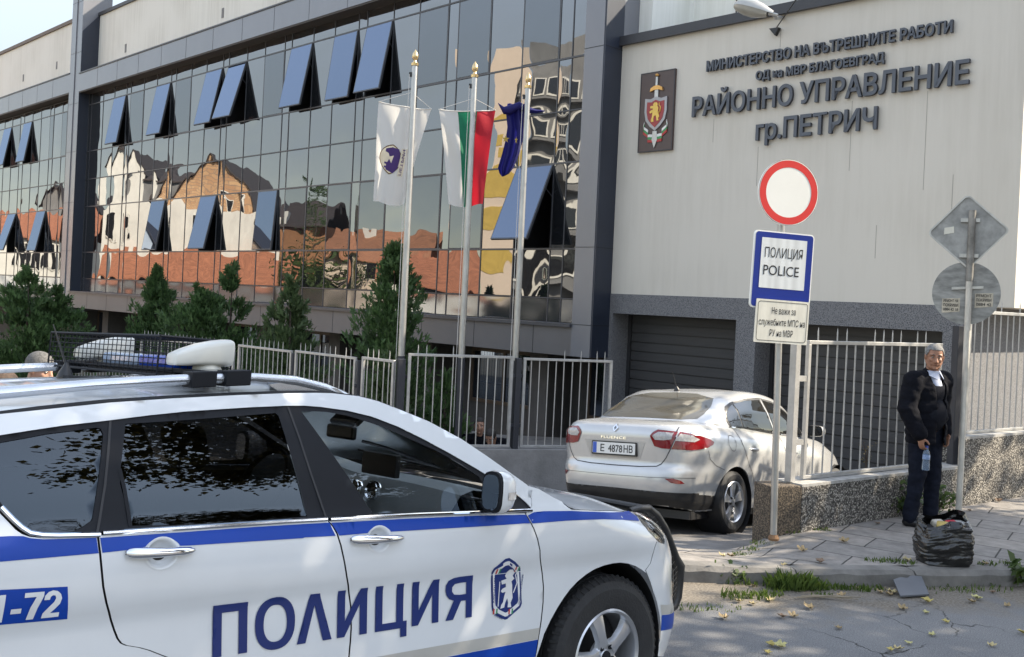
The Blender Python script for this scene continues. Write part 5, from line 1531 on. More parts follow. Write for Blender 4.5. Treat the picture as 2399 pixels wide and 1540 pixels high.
def person(label, loc, rz, J, skin_, hair, top, legs, voxel=.0075, shirt=False, hair_low=-.02, group=None, detail=True, scale=1.0):
    e = empty('person', label, 'person', loc, rz, group)
    e.scale = (scale,) * 3
    V = lambda k: Vector(J[k])
    hc = V('head'); H = Matrix.Translation(hc) @ Matrix.Rotation(J.get('head_yaw', 0), 4, 'Z') @ Matrix.Rotation(J.get('head_pitch', 0), 4, 'Y') @ Matrix.Rotation(J.get('head_roll', 0), 4, 'X')
    b = MB(); head_prims(b, H)
    limb(b, [V('neck'), H @ Vector((-.02, 0, -.055))], [.062, .056])
    limb(b, [V('pelvis'), V('chest'), V('neck') - Vector((0, 0, .05))], [.12, .13, .07])
    for s_ in ('R', 'L'):
        limb(b, [V('sh' + s_), V('el' + s_), V('wr' + s_)], [.050, .040, .028])
        hand(b, V('wr' + s_), J['hd' + s_], J['hn' + s_], J.get('curl' + s_, .5), J.get('th' + s_, 1))
        limb(b, [V('hip' + s_), V('kn' + s_), V('an' + s_)], [.078, .050, .036])
    fuse('body', b, voxel, skin_, e, 2)
    if detail: face_bits(H, e, 'brow_grey' if hair != 'hair_dark' else 'hair_dark')
    hair_cap(H, e, hair, hair_low)
    # upper clothing
    j = MB()
    pe, ch, ne = V('pelvis'), V('chest'), V('neck')
    ball(j, ch + Vector((0, 0, .02)), (.152, .220, .19))
    for f_, rx_, ry_ in ((-.30, .165, .205), (-.1, .168, .210), (.1, .168, .212), (.35, .166, .215), (.65, .162, .220)):
        ball(j, pe.lerp(ch, f_) + Vector((.012, 0, 0)), (rx_, ry_, .12))
    limb(j, [ne - Vector((.01, 0, .035)), ne + Vector((-.015, 0, .012))], [.085, .07])
    limb(j, [V('shR') + Vector((0, .02, .0)), V('shL') + Vector((0, -.02, .0))], [.092, .092])
    for s_ in ('R', 'L'):
        a, b_, c = V('sh' + s_), V('el' + s_), V('wr' + s_)
        m1, m2 = a.lerp(b_, .5), b_.lerp(c, .55)
        limb(j, [a, m1, b_, m2, b_.lerp(c, .88), b_.lerp(c, .93)], [.098, .094, .086, .078, .072, .050])
    if shirt:
        f = lambda c: c.x > .04 and -.060 - max(0, c.z - 1.2) * .1 < c.y < .075 + max(0, c.z - 1.2) * .1 or c.z < .80
        fuse('jacket', j, .011, top, e, 4, f, .010, .012)
        k = MB(); ball(k, ch + Vector((.012, 0, .03)), (.136, .18, .165)); ball(k, pe.lerp(ch, .45) + Vector((.032, 0, 0)), (.158, .175, .19)); ball(k, pe + Vector((.02, 0, .07)), (.148, .175, .10))
        fuse('knitwear', k, .011, 'cloth_knit', e, 3, lambda c: c.z > 1.36 and c.x > .0 and abs(c.y) < .11 and c.z > 1.30 + abs(c.y) * 1.1)
        k = MB(); ball(k, ch + Vector((.020, 0, .055)), (.122, .10, .16)); limb(k, [ne - Vector((-.01, 0, .05)), ne + Vector((.006, 0, .035))], [.082, .070])
        fuse('shirt', k, .009, 'shirt', e, 3, lambda c: c.z > ne.z + .045)
        for sg in (1, -1):
            m = MB(); m.add([ne + Vector((.075, .012 * sg, .028)), ne + Vector((.03, .075 * sg, .045)), ne + Vector((.045, .095 * sg, -.002)), ne + Vector((.105, .045 * sg, -.035))], [(0, 1, 2, 3)])
            o = m.build('collar', 'shirt', e); md = o.modifiers.new('t', 'SOLIDIFY'); md.thickness = .006
    else:
        fuse('jacket', j, .012, top, e, 4, None, 0, .010)
    t = MB()
    ball(t, pe + Vector((-.01, 0, -.02)), (.125, .165, .12))
    for s_ in ('R', 'L'):
        h, k_, a = V('hip' + s_), V('kn' + s_), V('an' + s_)
        limb(t, [h, h.lerp(k_, .5), k_, k_.lerp(a, .55), a + (a - k_).normalized() * .005], [.108, .098, .082, .072, .068])
    fuse('trousers', t, .011, legs, e, 4, None, 0, .011)
    for s_ in ('R', 'L'):
        a = V('an' + s_); fdv = Vector(J['ft' + s_]).normalized()
        T = Matrix.Rotation(math.atan2(fdv.y, fdv.x), 3, 'Z')
        k_ = MB(); ball(k_, Vector((a.x, a.y, .038)) + fdv * -.02, (.048, .040, .042), T); limb(k_, [Vector((a.x, a.y, .042)) + fdv * -.02, Vector((a.x, a.y, .036)) + fdv * .10, Vector((a.x, a.y, .030)) + fdv * .165], [.043, .042, .028]); ball(k_, Vector((a.x, a.y, .028)) + fdv * .11, (.085, .044, .028), T); ball(k_, Vector((a.x, a.y, .07)), (.042, .040, .03), T)
        fuse('shoe', k_, .007, 'leather', e, 3, lambda c: c.z < .004)
    return e, H
man, Hm = person('standing grey haired man in a black jacket holding a water bottle beside the pole', (4.055, 9.47, .125), R(-60), dict(
    pelvis=(-.02, 0, .93), chest=(-.01, 0, 1.27), neck=(.02, 0, 1.455), head=(.055, -.01, 1.628), head_yaw=R(-42), head_pitch=R(4), head_roll=R(-3),
    shR=(-.02, -.190, 1.40), elR=(-.01, -.285, 1.13), wrR=(.115, -.240, .885), hdR=(.12, .06, -1), hnR=(.15, 1, .1), curlR=.75, thR=-1,
    shL=(.0, .190, 1.40), elL=(-.06, .265, 1.13), wrL=(.03, .235, .90), hdL=(.25, -.1, -1), hnL=(0, -1, 0), curlL=.4, thL=1,
    hipR=(-.02, -.090, .90), knR=(.014, -.125, .50), anR=(-.022, -.163, .085), hipL=(-.01, .085, .90), knL=(.01, .100, .50), anL=(.012, .0925, .085), ftR=(.80, .60, 0), ftL=(.70, .71, 0)),
    'skin_tan', 'hair_white', 'cloth_navy', 'cloth_trouser', .0065, True, -.035)
bo_ = man.matrix_basis if False else None
# water bottle hanging from his right hand
bw = Matrix.Translation((4.055, 9.47, .125)) @ Matrix.Rotation(R(-30), 4, 'Z') @ Vector((.035, -.235, .79))
bt = empty('water_bottle', 'clear blue tinted water bottle held by the neck in the man\'s hand', 'bottle', bw)
m = MB(); m.lathe([(0, -.222), (.030, -.222), (.034, -.212), (.033, -.15), (.029, -.135), (.033, -.12), (.033, -.075), (.026, -.045), (.013, -.022), (.0125, -.004)], n=24)
mw, ntw, bw_ = _new('blue_pet'); bw_.inputs['Base Color'].default_value = (.55, .68, .85, 1); bw_.inputs['Roughness'].default_value = .05; bw_.inputs['Transmission Weight'].default_value = .85; bw_.inputs['IOR'].default_value = 1.2
m.build('bottle_body', mw, bt, smooth=True, fix=False)
m = MB(); m.lathe([(.0335, -.118), (.0338, -.116), (.0338, -.080), (.0335, -.078)], n=24); m.build('bottle_label', mat('bottle_paper', (.20, .28, .45), rough=.5, var=.4, scale=50), bt, smooth=True, fix=False)
m = MB(); m.lathe([(.014, -.012), (.0145, .006), (0, .008)], n=16); m.build('bottle_cap', mat('bottle_blue', (.03, .07, .35), rough=.4), bt, smooth=True)
STAND = dict(pelvis=(0, 0, .93), chest=(0, 0, 1.27), neck=(.02, 0, 1.46), head=(.05, 0, 1.63), shR=(0, -.19, 1.40), elR=(-.03, -.25, 1.12), wrR=(.06, -.23, .88), hdR=(.2, 0, -1), hnR=(0, 1, 0), thR=-1, shL=(0, .19, 1.40), elL=(-.03, .25, 1.12), wrL=(.06, .23, .88), hdL=(.2, 0, -1), hnL=(0, -1, 0), hipR=(0, -.09, .90), knR=(.02, -.10, .49), anR=(0, -.11, .085), hipL=(0, .09, .90), knL=(.02, .10, .49), anL=(0, .11, .085), ftR=(1, -.1, 0), ftL=(1, .1, 0))
GM = 'men talking behind the patrol car'
person('man with cropped grey hair behind the patrol car roof, looking down', (-3.51, 7.25, -.24), R(-12), dict(STAND, head_pitch=R(14), head=(.06, 0, 1.64)), 'skin', 'hair_grey', 'cloth_navy', 'cloth_trouser', .009, False, -.03, GM, scale=1.02)
person('shorter brown haired man in front of the grey haired one, behind the patrol car', (-3.56, 6.85, -.23), R(35), dict(STAND, head_pitch=R(10)), 'skin_tan', mat('brown_cropped_hair', (.07, .045, .03), rough=.8, var=.4, scale=90), 'cloth_navy', 'cloth_trouser', .009, False, -.01, GM, scale=.955)
SIT = dict(pelvis=(0, 0, .50), chest=(.02, 0, .84), neck=(.05, 0, 1.02), head=(.09, 0, 1.19), shR=(.03, -.19, .97), elR=(.10, -.25, .70), wrR=(.33, -.14, .60), hdR=(1, .3, -.1), hnR=(0, 0, -1), thR=-1, shL=(.03, .19, .97), elL=(.10, .25, .70), wrL=(.33, .14, .60), hdL=(1, -.3, -.1), hnL=(0, 0, -1), hipR=(.03, -.10, .48), knR=(.44, -.13, .50), anR=(.42, -.13, .09), hipL=(.03, .10, .48), knL=(.44, .13, .50), anL=(.42, .13, .09), ftR=(1, -.1, 0), ftL=(1, .1, 0))
GS = 'people sitting behind the fence'
person('man in a grey shirt and open dark jacket sitting behind the fence bars', (-.42, 15.1, -1.02), R(-80), dict(SIT, head_yaw=R(-10)), 'skin', 'hair_dark', 'cloth_navy', 'cloth_trouser', .009, False, -.02, GS)
person('dark haired person in black bending forward beside the man behind the fence bars', (-.14, 15.05, -1.05), R(-110), dict(SIT, chest=(.10, 0, .80), neck=(.17, 0, .96), head=(.25, 0, 1.08), head_pitch=R(30)), 'skin', 'hair_dark', 'cloth_navy', 'cloth_trouser', .009, False, -.05, GS)
m = MB(); m.bx(-.75, .25, 15.12, 15.42, -.62, -.57); 
for x in (-.7, .2): m.bx(x - .03, x + .03, 15.15, 15.4, -1.1, -.62)
tag(m.build('bench', mat('bench_wood', (.10, .07, .05), rough=.8)), 'plain wooden bench behind the fence under the two seated people', 'bench')
# ================================================================ PATROL CAR  (car frame: x forward, visible flank at -y, z up)
# outlines of the flank as (x, z) in metres
CAR = {
    'dlo_top': [(-2.827, 1.395), (-2.739, 1.41), (-2.647, 1.425), (-2.493, 1.445), (-2.365, 1.463), (-2.231, 1.479), (-1.99, 1.5), (-1.843, 1.51), (-1.838, 1.509), (-1.762, 1.513), (-1.69, 1.511), (-1.576, 1.502), (-1.46, 1.483), (-1.342, 1.449), (-1.221, 1.403), (-1.095, 1.35), (-0.964, 1.291), (-0.827, 1.226), (-0.743, 1.183), (-0.688, 1.146), (-0.665, 1.12)],
    'chrome_top': [(-2.825, 1.208), (-2.791, 1.172), (-2.768, 1.151), (-2.746, 1.136), (-2.712, 1.129), (-2.67, 1.126), (-2.554, 1.122), (-2.382, 1.124), (-2.121, 1.127), (-1.826, 1.128), (-1.724, 1.131), (-1.394, 1.128), (-0.998, 1.123), (-0.673, 1.12)],
    'chrome_bot': [(-2.824, 1.183), (-2.804, 1.162), (-2.784, 1.14), (-2.768, 1.128), (-2.748, 1.12), (-2.711, 1.115), (-2.654, 1.113), (-2.556, 1.113), (-2.385, 1.114), (-2.123, 1.118), (-1.829, 1.119), (-1.728, 1.118), (-1.4, 1.115), (-1.004, 1.111), (-0.68, 1.107)],
    'blue_bot': [(-2.827, 1.06), (-2.691, 1.062), (-2.552, 1.064), (-2.474, 1.067), (-2.262, 1.068), (-2.035, 1.067), (-1.837, 1.066), (-1.832, 1.068), (-1.688, 1.066), (-1.458, 1.067), (-1.2, 1.065), (-0.944, 1.063), (-0.726, 1.063), (-0.687, 1.061), (-0.583, 1.063), (-0.458, 1.062), (-0.328, 1.06), (-0.19, 1.056), (-0.028, 1.044), (0.151, 1.026)],
    'rq_glass': [(-2.827, 1.374), (-2.757, 1.387), (-2.692, 1.4), (-2.61, 1.411), (-2.54, 1.421), (-2.526, 1.418), (-2.52, 1.402), (-2.529, 1.347), (-2.54, 1.28), (-2.551, 1.219), (-2.563, 1.155), (-2.568, 1.151), (-2.592, 1.137), (-2.619, 1.127), (-2.67, 1.125), (-2.712, 1.13), (-2.743, 1.137), (-2.767, 1.151), (-2.791, 1.172), (-2.808, 1.191), (-2.825, 1.212)],
    'rd_glass': [(-2.446, 1.434), (-2.234, 1.451), (-1.994, 1.473), (-1.887, 1.483), (-1.879, 1.478), (-1.876, 1.472), (-1.847, 1.331), (-1.804, 1.133), (-2.026, 1.127), (-2.255, 1.126), (-2.446, 1.132), (-2.459, 1.205), (-2.472, 1.276), (-2.467, 1.309)],
    'rd_quarter': [(-2.499, 1.131), (-2.447, 1.132), (-2.475, 1.257), (-2.481, 1.206)],
    'fd_glass': [(-1.778, 1.493), (-1.721, 1.494), (-1.665, 1.493), (-1.58, 1.484), (-1.523, 1.472), (-1.406, 1.443), (-1.287, 1.402), (-1.162, 1.359), (-1.034, 1.304), (-0.942, 1.253), (-0.919, 1.213), (-0.915, 1.173), (-0.926, 1.124), (-1.268, 1.128), (-1.514, 1.132), (-1.665, 1.133), (-1.709, 1.265), (-1.749, 1.388)],
    'seam_rear': [(-2.553, 1.112), (-2.547, 1.061), (-2.538, 1.013), (-2.528, 0.964), (-2.51, 0.913), (-2.483, 0.857), (-2.468, 0.824), (-2.455, 0.798), (-2.442, 0.782), (-2.425, 0.773), (-2.383, 0.761), (-2.349, 0.748), (-2.314, 0.731), (-2.285, 0.717)],
    'seam_b': [(-1.725, 1.116), (-1.709, 1.099), (-1.693, 1.073), (-1.675, 1.032), (-1.66, 0.991), (-1.65, 0.963), (-1.632, 0.916), (-1.602, 0.854), (-1.586, 0.801), (-1.574, 0.722), (-1.572, 0.677), (-1.571, 0.615)],
    'seam_f': [(-0.714, 1.099), (-0.693, 1.073), (-0.666, 1.038), (-0.639, 0.993), (-0.616, 0.943), (-0.604, 0.908), (-0.564, 0.84), (-0.545, 0.773), (-0.539, 0.706), (-0.541, 0.624), (-0.546, 0.553), (-0.547, 0.466)],
    'gutter_lo': [(-2.826, 1.453), (-2.682, 1.472), (-2.487, 1.498), (-2.271, 1.519), (-2.033, 1.539), (-1.769, 1.557), (-1.899, 1.55), (-1.791, 1.555), (-1.631, 1.564), (-1.502, 1.558), (-1.414, 1.542), (-1.325, 1.517), (-1.171, 1.471), (-1.012, 1.405), (-0.881, 1.336), (-0.779, 1.279), (-0.672, 1.22)],
    'hood_seam': [(-0.46, 1.143), (-0.449, 1.13), (-0.434, 1.119), (-0.412, 1.107), (-0.272, 1.098), (-0.052, 1.082), (0.211, 1.053)],
    'headlight': [(0.211, 1.053), (0.343, 1.033), (0.487, 1.01), (0.586, 0.989), (0.592, 0.964), (0.521, 0.949), (0.451, 0.933), (0.398, 0.893), (0.329, 0.907), (0.274, 0.928), (0.197, 0.975), (0.155, 1.018)],
    'bumper_seam': [(0.28, 0.921), (0.254, 0.895), (0.249, 0.853), (0.232, 0.817), (0.193, 0.787)],
    'arch': [(-0.54, 0.465), (-0.512, 0.565), (-0.479, 0.622), (-0.444, 0.668), (-0.407, 0.709), (-0.368, 0.745), (-0.32, 0.777), (-0.262, 0.805), (-0.201, 0.825), (-0.138, 0.836), (-0.073, 0.841), (-0.015, 0.84), (0.045, 0.831), (0.107, 0.814), (0.16, 0.792), (0.206, 0.767), (0.244, 0.726), (0.273, 0.683), (0.327, 0.613), (0.365, 0.545), (0.394, 0.477), (0.411, 0.408), (0.379, 0.362)],
}
PROF = [(0.15, 0.84), (0.25, 0.875), (0.35, 0.905), (0.6, 0.925), (0.84, 0.922), (0.885, 0.936), (0.95, 0.945), (1.05, 0.94), (1.1, 0.925), (1.14, 0.9), (1.18, 0.885), (1.3, 0.845), (1.45, 0.785), (1.55, 0.735), (1.62, 0.69), (1.68, 0.6)]
FXP = [(0.3, 0.17), (0.45, 0.19), (0.6, 0.15), (0.8, 0.13), (0.9, 0.05), (1.0, -0.11), (1.06, -0.3), (1.2, -0.5)]
def pch(P, z):
    n = len(P)
    if z <= P[0][0]: return P[0][1]
    if z >= P[-1][0]: return P[-1][1]
    i = 0
    while P[i + 1][0] <= z: i += 1
    def m(k):
        if k == 0: return (P[1][1] - P[0][1]) / (P[1][0] - P[0][0])
        if k == n - 1: return (P[-1][1] - P[-2][1]) / (P[-1][0] - P[-2][0])
        a = (P[k][1] - P[k - 1][1]) / (P[k][0] - P[k - 1][0]); b = (P[k + 1][1] - P[k][1]) / (P[k + 1][0] - P[k][0])
        return 0 if a * b <= 0 else 2 * a * b / (a + b)
    h = P[i + 1][0] - P[i][0]; t = (z - P[i][0]) / h
    return (2 * t ** 3 - 3 * t * t + 1) * P[i][1] + (t ** 3 - 2 * t * t + t) * h * m(i) + (-2 * t ** 3 + 3 * t * t) * P[i + 1][1] + (t ** 3 - t * t) * h * m(i + 1)
FLARE = True
def S(x, z):
    """half width of the body at (x, z)"""
    w = pch(PROF, z) if z < 1.14 else .90 - .30 * (z - 1.14) - .34 * (z - 1.14) ** 2
    u = max(0, x - pch(FXP, z)) / .85
    w -= .55 * u ** 2.6
    if x < -3.35: w -= .35 * ((-3.35 - x) / .75) ** 2.4
    return w
def N_(x, z):
    """flank outlines were drawn on a level car; the car leans a little to the kerb"""
    return (x - .024 - .0038 * x + .0652 * z + .0207 * x * z + .0017 * x * x - .0012 * z * z - .0012 * x * z * z,
            z + .0131 - .0012 * x - .0447 * z + .0023 * x * z - .0002 * x * x + .0239 * z * z - .0017 * x * z * z)
def SPt(off=0.0, sg=1):
    def f(x, z):
        x, z = N_(x, z)
        return Vector((x, -sg * (max(.0, S(x, z)) + off), z))
    return f

suv = empty('patrol_car', 'white and blue police off-road car with a light bar and cage on its roof', 'car')
a_, p_ = R(45.2), R(-4.4)
cF = Vector((math.sin(a_) * math.cos(p_), math.cos(a_) * math.cos(p_), math.sin(p_))); cO = Vector((math.cos(a_), -math.sin(a_), 0)); cU = cO.cross(cF)
q_ = R(2.5)
cO, cU = cO * math.cos(q_) + cU * math.sin(q_), cU * math.cos(q_) - cO * math.sin(q_)
cO0 = Vector((-0.0990, 5.3136, -.0049))
suv.matrix_world = Matrix(((cF.x, -cO.x, cU.x, cO0.x), (cF.y, -cO.y, cU.y, cO0.y), (cF.z, -cO.z, cU.z, cO0.z), (0, 0, 0, 1)))

M['paint'] = mat('white_car_paint', (.60, .615, .625), rough=.30, var=.05, scale=1.2, coat=.9, spec=.5)
M['car_blue'] = mat('blue_vinyl', (.004, .042, .29), rough=.4, var=.06, scale=2, coat=.06, spec=.2)
M['car_blue_dk'] = mat('dark_blue_vinyl', (.004, .018, .12), rough=.35, var=.05, scale=2)
M['car_grey'] = mat('grey_reflective_vinyl', (.40, .385, .35), rough=.45, var=.06)
M['trim_black'] = mat('satin_black_trim', (.012, .013, .016), rough=.6, spec=.15, var=.08)
M['rubber'] = mat('tyre_rubber', (.016, .016, .017), rough=.72, var=.25, scale=18, bump=.25, bscale=90)
M['alloy'] = mat('silver_alloy', (.50, .51, .53), rough=.28, metal=.75, var=.06)
M['tint'] = clear_glass('tinted_glass', (.82, .85, .86), .0, gl=(.75, .88, 1))
M['tint_dark'] = clear_glass('dark_tinted_glass', (.05, .05, .052), .01, gl=(.72, .86, 1))
M['screen'] = clear_glass('windscreen_glass', (.90, .93, .92), .01)
M['dash'] = mat('grey_dashboard', (.28, .30, .30), rough=.75, var=.1, bump=.2, bscale=150)
M['seat_cloth'] = mat('dark_seat_cloth', (.09, .09, .092), rough=.9)
M['lamp_lens'] = clear_glass('lamp_lens', (.85, .87, .88), .06)
M['red_lens'] = mat('red_lens', (.17, .004, .007), rough=.12, coat=.8, var=.15, scale=6)
M['off_white'] = mat('off_white_plastic', (.56, .55, .50), rough=.35, var=.06)
M['rail'] = mat('satin_silver_rail', (.52, .54, .57), rough=.25, metal=.75, var=.05)

def skin(name, outline, m, holes=(), off=0.0, parent=None, step=.03, sides=(1, -1), smoothit=True, back=None):
    vs, fs = cdt(outline, holes, step)
    out = None
    for sg in sides:
        mb = MB()
        f = SPt(off, sg)
        pts = [f(*p) for p in vs]
        ff = []
        for t in fs:
            a, b, c = (pts[i] for i in t)
            nrm = (b - a).cross(c - a)
            ff.append(t if nrm.y * -sg > 0 else tuple(reversed(t)))
        mb.add(pts, ff)
        o = mb.build(name, m, parent or suv, smooth=True, fix=False, angle=None)
        if out is None: out = o
    return out

def ribbon(name, pts, w, m, off, parent, sides=(1,)):
    """flat strip along a curve on the flank"""
    for sg in sides:
        mb = MB(); f = SPt(off, sg); vs = []
        for i, p in enumerate(pts):
            q0, q1 = pts[max(0, i - 1)], pts[min(len(pts) - 1, i + 1)]
            d = Vector((q1[0] - q0[0], q1[1] - q0[1])).normalized(); nn = Vector((-d.y, d.x)) * w / 2
            vs += [f(p[0] + nn.x, p[1] + nn.y), f(p[0] - nn.x, p[1] - nn.y)]
        mb.add(vs, [(2 * i, 2 * i + 1, 2 * i + 3, 2 * i + 2) for i in range(len(pts) - 1)])
        mb.build(name, m, parent, smooth=True, angle=None)

C = CAR
BELT = C['chrome_bot']                       # from the rear (-2.824) to the mirror (-0.68)
def belt_between(x0, x1): return [(x0, .0)] if False else [p for p in BELT if x0 <= p[0] <= x1]
def zbelt(x):
    for a, b in zip(BELT, BELT[1:]):
        if a[0] <= x <= b[0]: return a[1] + (b[1] - a[1]) * (x - a[0]) / (b[0] - a[0])
    return 1.112
GAP = .0035
sr_ = C['seam_rear'] + [(-2.255, .69), (-2.235, .64), (-2.22, .56), (-2.21, .44), (-2.205, .32)]
sb = C['seam_b'] + [(-1.572, .45), (-1.575, .31)]
sf = C['seam_f'] + [(-.548, .31)]
rear_arch = [(-3.08 + .44 * math.cos(R(t)), .38 + .44 * math.sin(R(t))) for t in range(-10, 191, 8)]
# rear quarter
q = [(sr_[0][0] - GAP, sr_[0][1])] + [p for p in reversed(BELT) if p[0] < -2.56] + [(-2.93, 1.33), (-2.98, 1.425), (-3.30, 1.40), (-3.65, 1.25), (-3.88, 1.05), (-3.96, .8), (-3.94, .45), (-3.80, .32), (-3.6, .30)]
q += list(reversed(rear_arch))[0:0] + list(reversed([p for p in rear_arch]))
q += [(x - GAP, z) for x, z in reversed(sr_[:-1]) if z > .44]
rq = skin('rear_quarter', q, 'paint')
rdp = [(sr_[0][0] + GAP, zbelt(-2.55))] + [p for p in BELT if -2.54 < p[0] < -1.74] + [(sb[0][0] - GAP, 1.1175)] + [(x - GAP, z) for x, z in sb[1:]] + [(x + GAP, z) for x, z in reversed(sr_[1:])]
def ell(cx, cz, rx, rz, n=28, t0=0, t1=360): return [(cx + rx * math.cos(R(t0 + (t1 - t0) * k / n)), cz + rz * math.sin(R(t0 + (t1 - t0) * k / n))) for k in range(n)]
CUPS = [(-2.352, 1.050), (-1.503, 1.043)]
rd = skin('door', rdp, 'paint', holes=[ell(*CUPS[0], .050, .043)]); rd['label'] = 'white and blue rear door'
fdp = [(sb[0][0] + GAP, 1.1165)] + [p for p in BELT if -1.72 < p[0] < -.72] + [(sf[0][0] - GAP, 1.104)] + [(x - GAP, z) for x, z in sf[1:]] + [(x + GAP, z) for x, z in reversed(sb[1:])]
fd = skin('door', fdp, 'paint', holes=[ell(*CUPS[1], .050, .043)])
fd['label'] = 'white and blue front door carrying the shield emblem'
# fender
arch = C['arch']
fp = [(sf[0][0] + GAP, 1.102), (-.672, 1.118), (-.655, 1.135), (-.70, 1.175), (-.672, 1.215), (-.60, 1.20), (-.52, 1.165), (-.46, 1.143)] + C['hood_seam'][1:] + [(.155, 1.018), (.197, .975), (.274, .928), (.300, .917)] + [(x - GAP, z) for x, z in C['bumper_seam']] + [(.20, .772)]
fp += list(reversed([p for p in arch if p[0] < .18 and p[1] > .44])) + [(-.545, .44), (-.545, .31)] + [(x + GAP, z) for x, z in reversed(sf[1:-1])]
fen = skin('fender', fp, 'paint')
# bumper, wrapped to the nose
def xnose(z): return pch(FXP, z) + .85 * (pch(PROF, z) / .55) ** (1 / 2.6) - .002
bp_ = [(x + GAP, z) for x, z in C['bumper_seam']] + [(.205, .775)] + [p for p in arch if p[0] > .2 and p[1] < .76 and p[1] > .37] + [(.40, .33), (.62, .27)] + [(xnose(z), z) for z in (.28, .36, .45, .55, .65, .75, .84, .90)] + [(.60, .965), (.521, .949), (.451, .933), (.398, .893), (.329, .907)]
bum = skin('bumper', bp_, 'paint', step=.035)
# headlight: body behind, lens in front
hl = [(.211, 1.053), (.343, 1.036), (.47, 1.012), (.57, .990), (.60, .964), (.521, .949), (.451, .933), (.398, .895), (.329, .907), (.274, .928), (.197, .975), (.155, 1.018)]
ho = skin('headlight', hl, mat('lamp_bowl', (.16, .165, .17), rough=.2, metal=.7, var=.3, scale=20), off=-.015, step=.02)
skin('lens', hl, 'lamp_lens', off=.002, parent=ho, sides=(1,), step=.03)
skin('reflector', [(.235, 1.02), (.30, 1.025), (.33, .96), (.27, .965)], 'chrome', off=-.008, parent=ho, sides=(1,))
skin('bulb_bowl', ell(.385, .955, .04, .035), 'chrome', off=-.006, parent=ho, sides=(1,))
# grille and nose cap
m = MB(); vs = []
for i in range(13):
    z = .45 + .5 * i / 12
    for k in range(9):
        y = -.45 + .9 * k / 8; vs.append((xnose(min(z, .9)) - .55 * (abs(y) / .93) ** 2.4 - .05 - max(0, z - .85) * 1.4, y, z))
m.add(vs, [(i * 9 + k, i * 9 + k + 1, (i + 1) * 9 + k + 1, (i + 1) * 9 + k) for i in range(12) for k in range(8)])
m.build('grille', 'trim_black', suv, smooth=True)
# hood
m = MB(); vs = []; nx, ny = 22, 24
he = [N_(*p_) for p_ in [(-.72, 1.185), (-.60, 1.172), (-.46, 1.143), (-.434, 1.122), (-.40, 1.109), (-.272, 1.100), (-.052, 1.084), (.211, 1.055)]]
def hz(x):
    for a, b in zip(he, he[1:]):
        if a[0] <= x <= b[0]: return a[1] + (b[1] - a[1]) * (x - a[0]) / (b[0] - a[0])
    return he[-1][1] if x > he[-1][0] else he[0][1]
for i in range(nx + 1):
    u = i / nx
    for k in range(ny + 1):
        t = -1 + 2 * k / ny
        x = -.66 + (.211 + .20 * (1 - abs(t) ** 2.2) + .66) * u
        xe = -.66 + (.211 + .66) * u
        w = S(min(xe, .21), hz(xe))
        z = hz(xe) + .050 * (1 - abs(t) ** 3.2) * (1 - u * .5) + .012 * math.exp(-((abs(t) - .62) / .1) ** 2) * (1 - u) - .035 * max(0, u - .88) / .12 * (1 - abs(t) ** 4)
        vs.append((x, t * w, z))
m.add(vs, [(i * (ny + 1) + k, i * (ny + 1) + k + 1, (i + 1) * (ny + 1) + k + 1, (i + 1) * (ny + 1) + k) for i in range(nx) for k in range(ny)])
m.build('hood', 'paint', suv, smooth=True, angle=None)
# upper white band: cantrail and A pillar
G = C['gutter_lo']
Gc = [G[0], G[1], G[2], G[3], G[4], (-1.83, 1.554), (-1.70, 1.561), (-1.631, 1.563), (-1.502, 1.557)] + G[10:]
DT = [p for i, p in enumerate(C['dlo_top']) if i not in (8,)]
ct = [(-2.98, 1.425), (-2.95, 1.435)] + Gc + [(-.64, 1.195), (-.66, 1.135)] + list(reversed(DT)) + [(-2.93, 1.375)]
skin('roof_side', ct, 'paint', step=.03)
# black window band with the three openings
RQ = C['rq_glass']; RD = C['rd_glass'][:3] + C['rd_glass'][3:]; FD = C['fd_glass']
RQ = [(-2.95, 1.350)] + RQ[0:20] + [(-2.825, 1.212), (-2.90, 1.30)]
RDg = [(-2.446, 1.434), (-2.234, 1.451), (-1.994, 1.473), (-1.887, 1.483), (-1.877, 1.474), (-1.847, 1.331), (-1.804, 1.134), (-2.026, 1.128), (-2.255, 1.128), (-2.444, 1.133), (-2.475, 1.257), (-2.470, 1.309)]
dl = [(-2.96, 1.372)] + DT + [(-.68, 1.112)] + [(x, z) for x, z in reversed(BELT)] + [(-2.93, 1.33)]
dl = [(-2.96, 1.372)] + DT + [(-.672, 1.118), (-1.0, 1.122), (-1.4, 1.127), (-1.73, 1.130), (-2.121, 1.126), (-2.382, 1.123), (-2.554, 1.121), (-2.67, 1.124), (-2.712, 1.127), (-2.746, 1.134), (-2.768, 1.149), (-2.791, 1.170), (-2.825, 1.208), (-2.91, 1.31)]
FDg = FD[:15]
RQg = [(-2.92, 1.335)] + [p for p in RQ[1:20]] + [(-2.823, 1.214), (-2.88, 1.285)]
wb = skin('window_frame', dl, 'trim_black', holes=[RQg, RDg, FDg], off=-.006)
skin('window_pane', RQg, 'tint_dark', off=-.010)
skin('window_pane', RDg, 'tint_dark', off=-.010)
skin('window_pane', FDg, 'tint', off=-.010, step=.05)
ribbon('division_bar', [(-2.475, 1.30), (-2.462, 1.24), (-2.447, 1.133)], .012, 'trim_black', -.004, wb)
ribbon('seam', [(-1.832, 1.505), (-1.805, 1.40), (-1.775, 1.28), (-1.728, 1.125)], .008, 'joint', -.003, wb)
ribbon('seam', [(-2.495, 1.443), (-2.509, 1.347), (-2.523, 1.255), (-2.542, 1.154), (-2.553, 1.12)], .008, 'joint', -.003, wb)
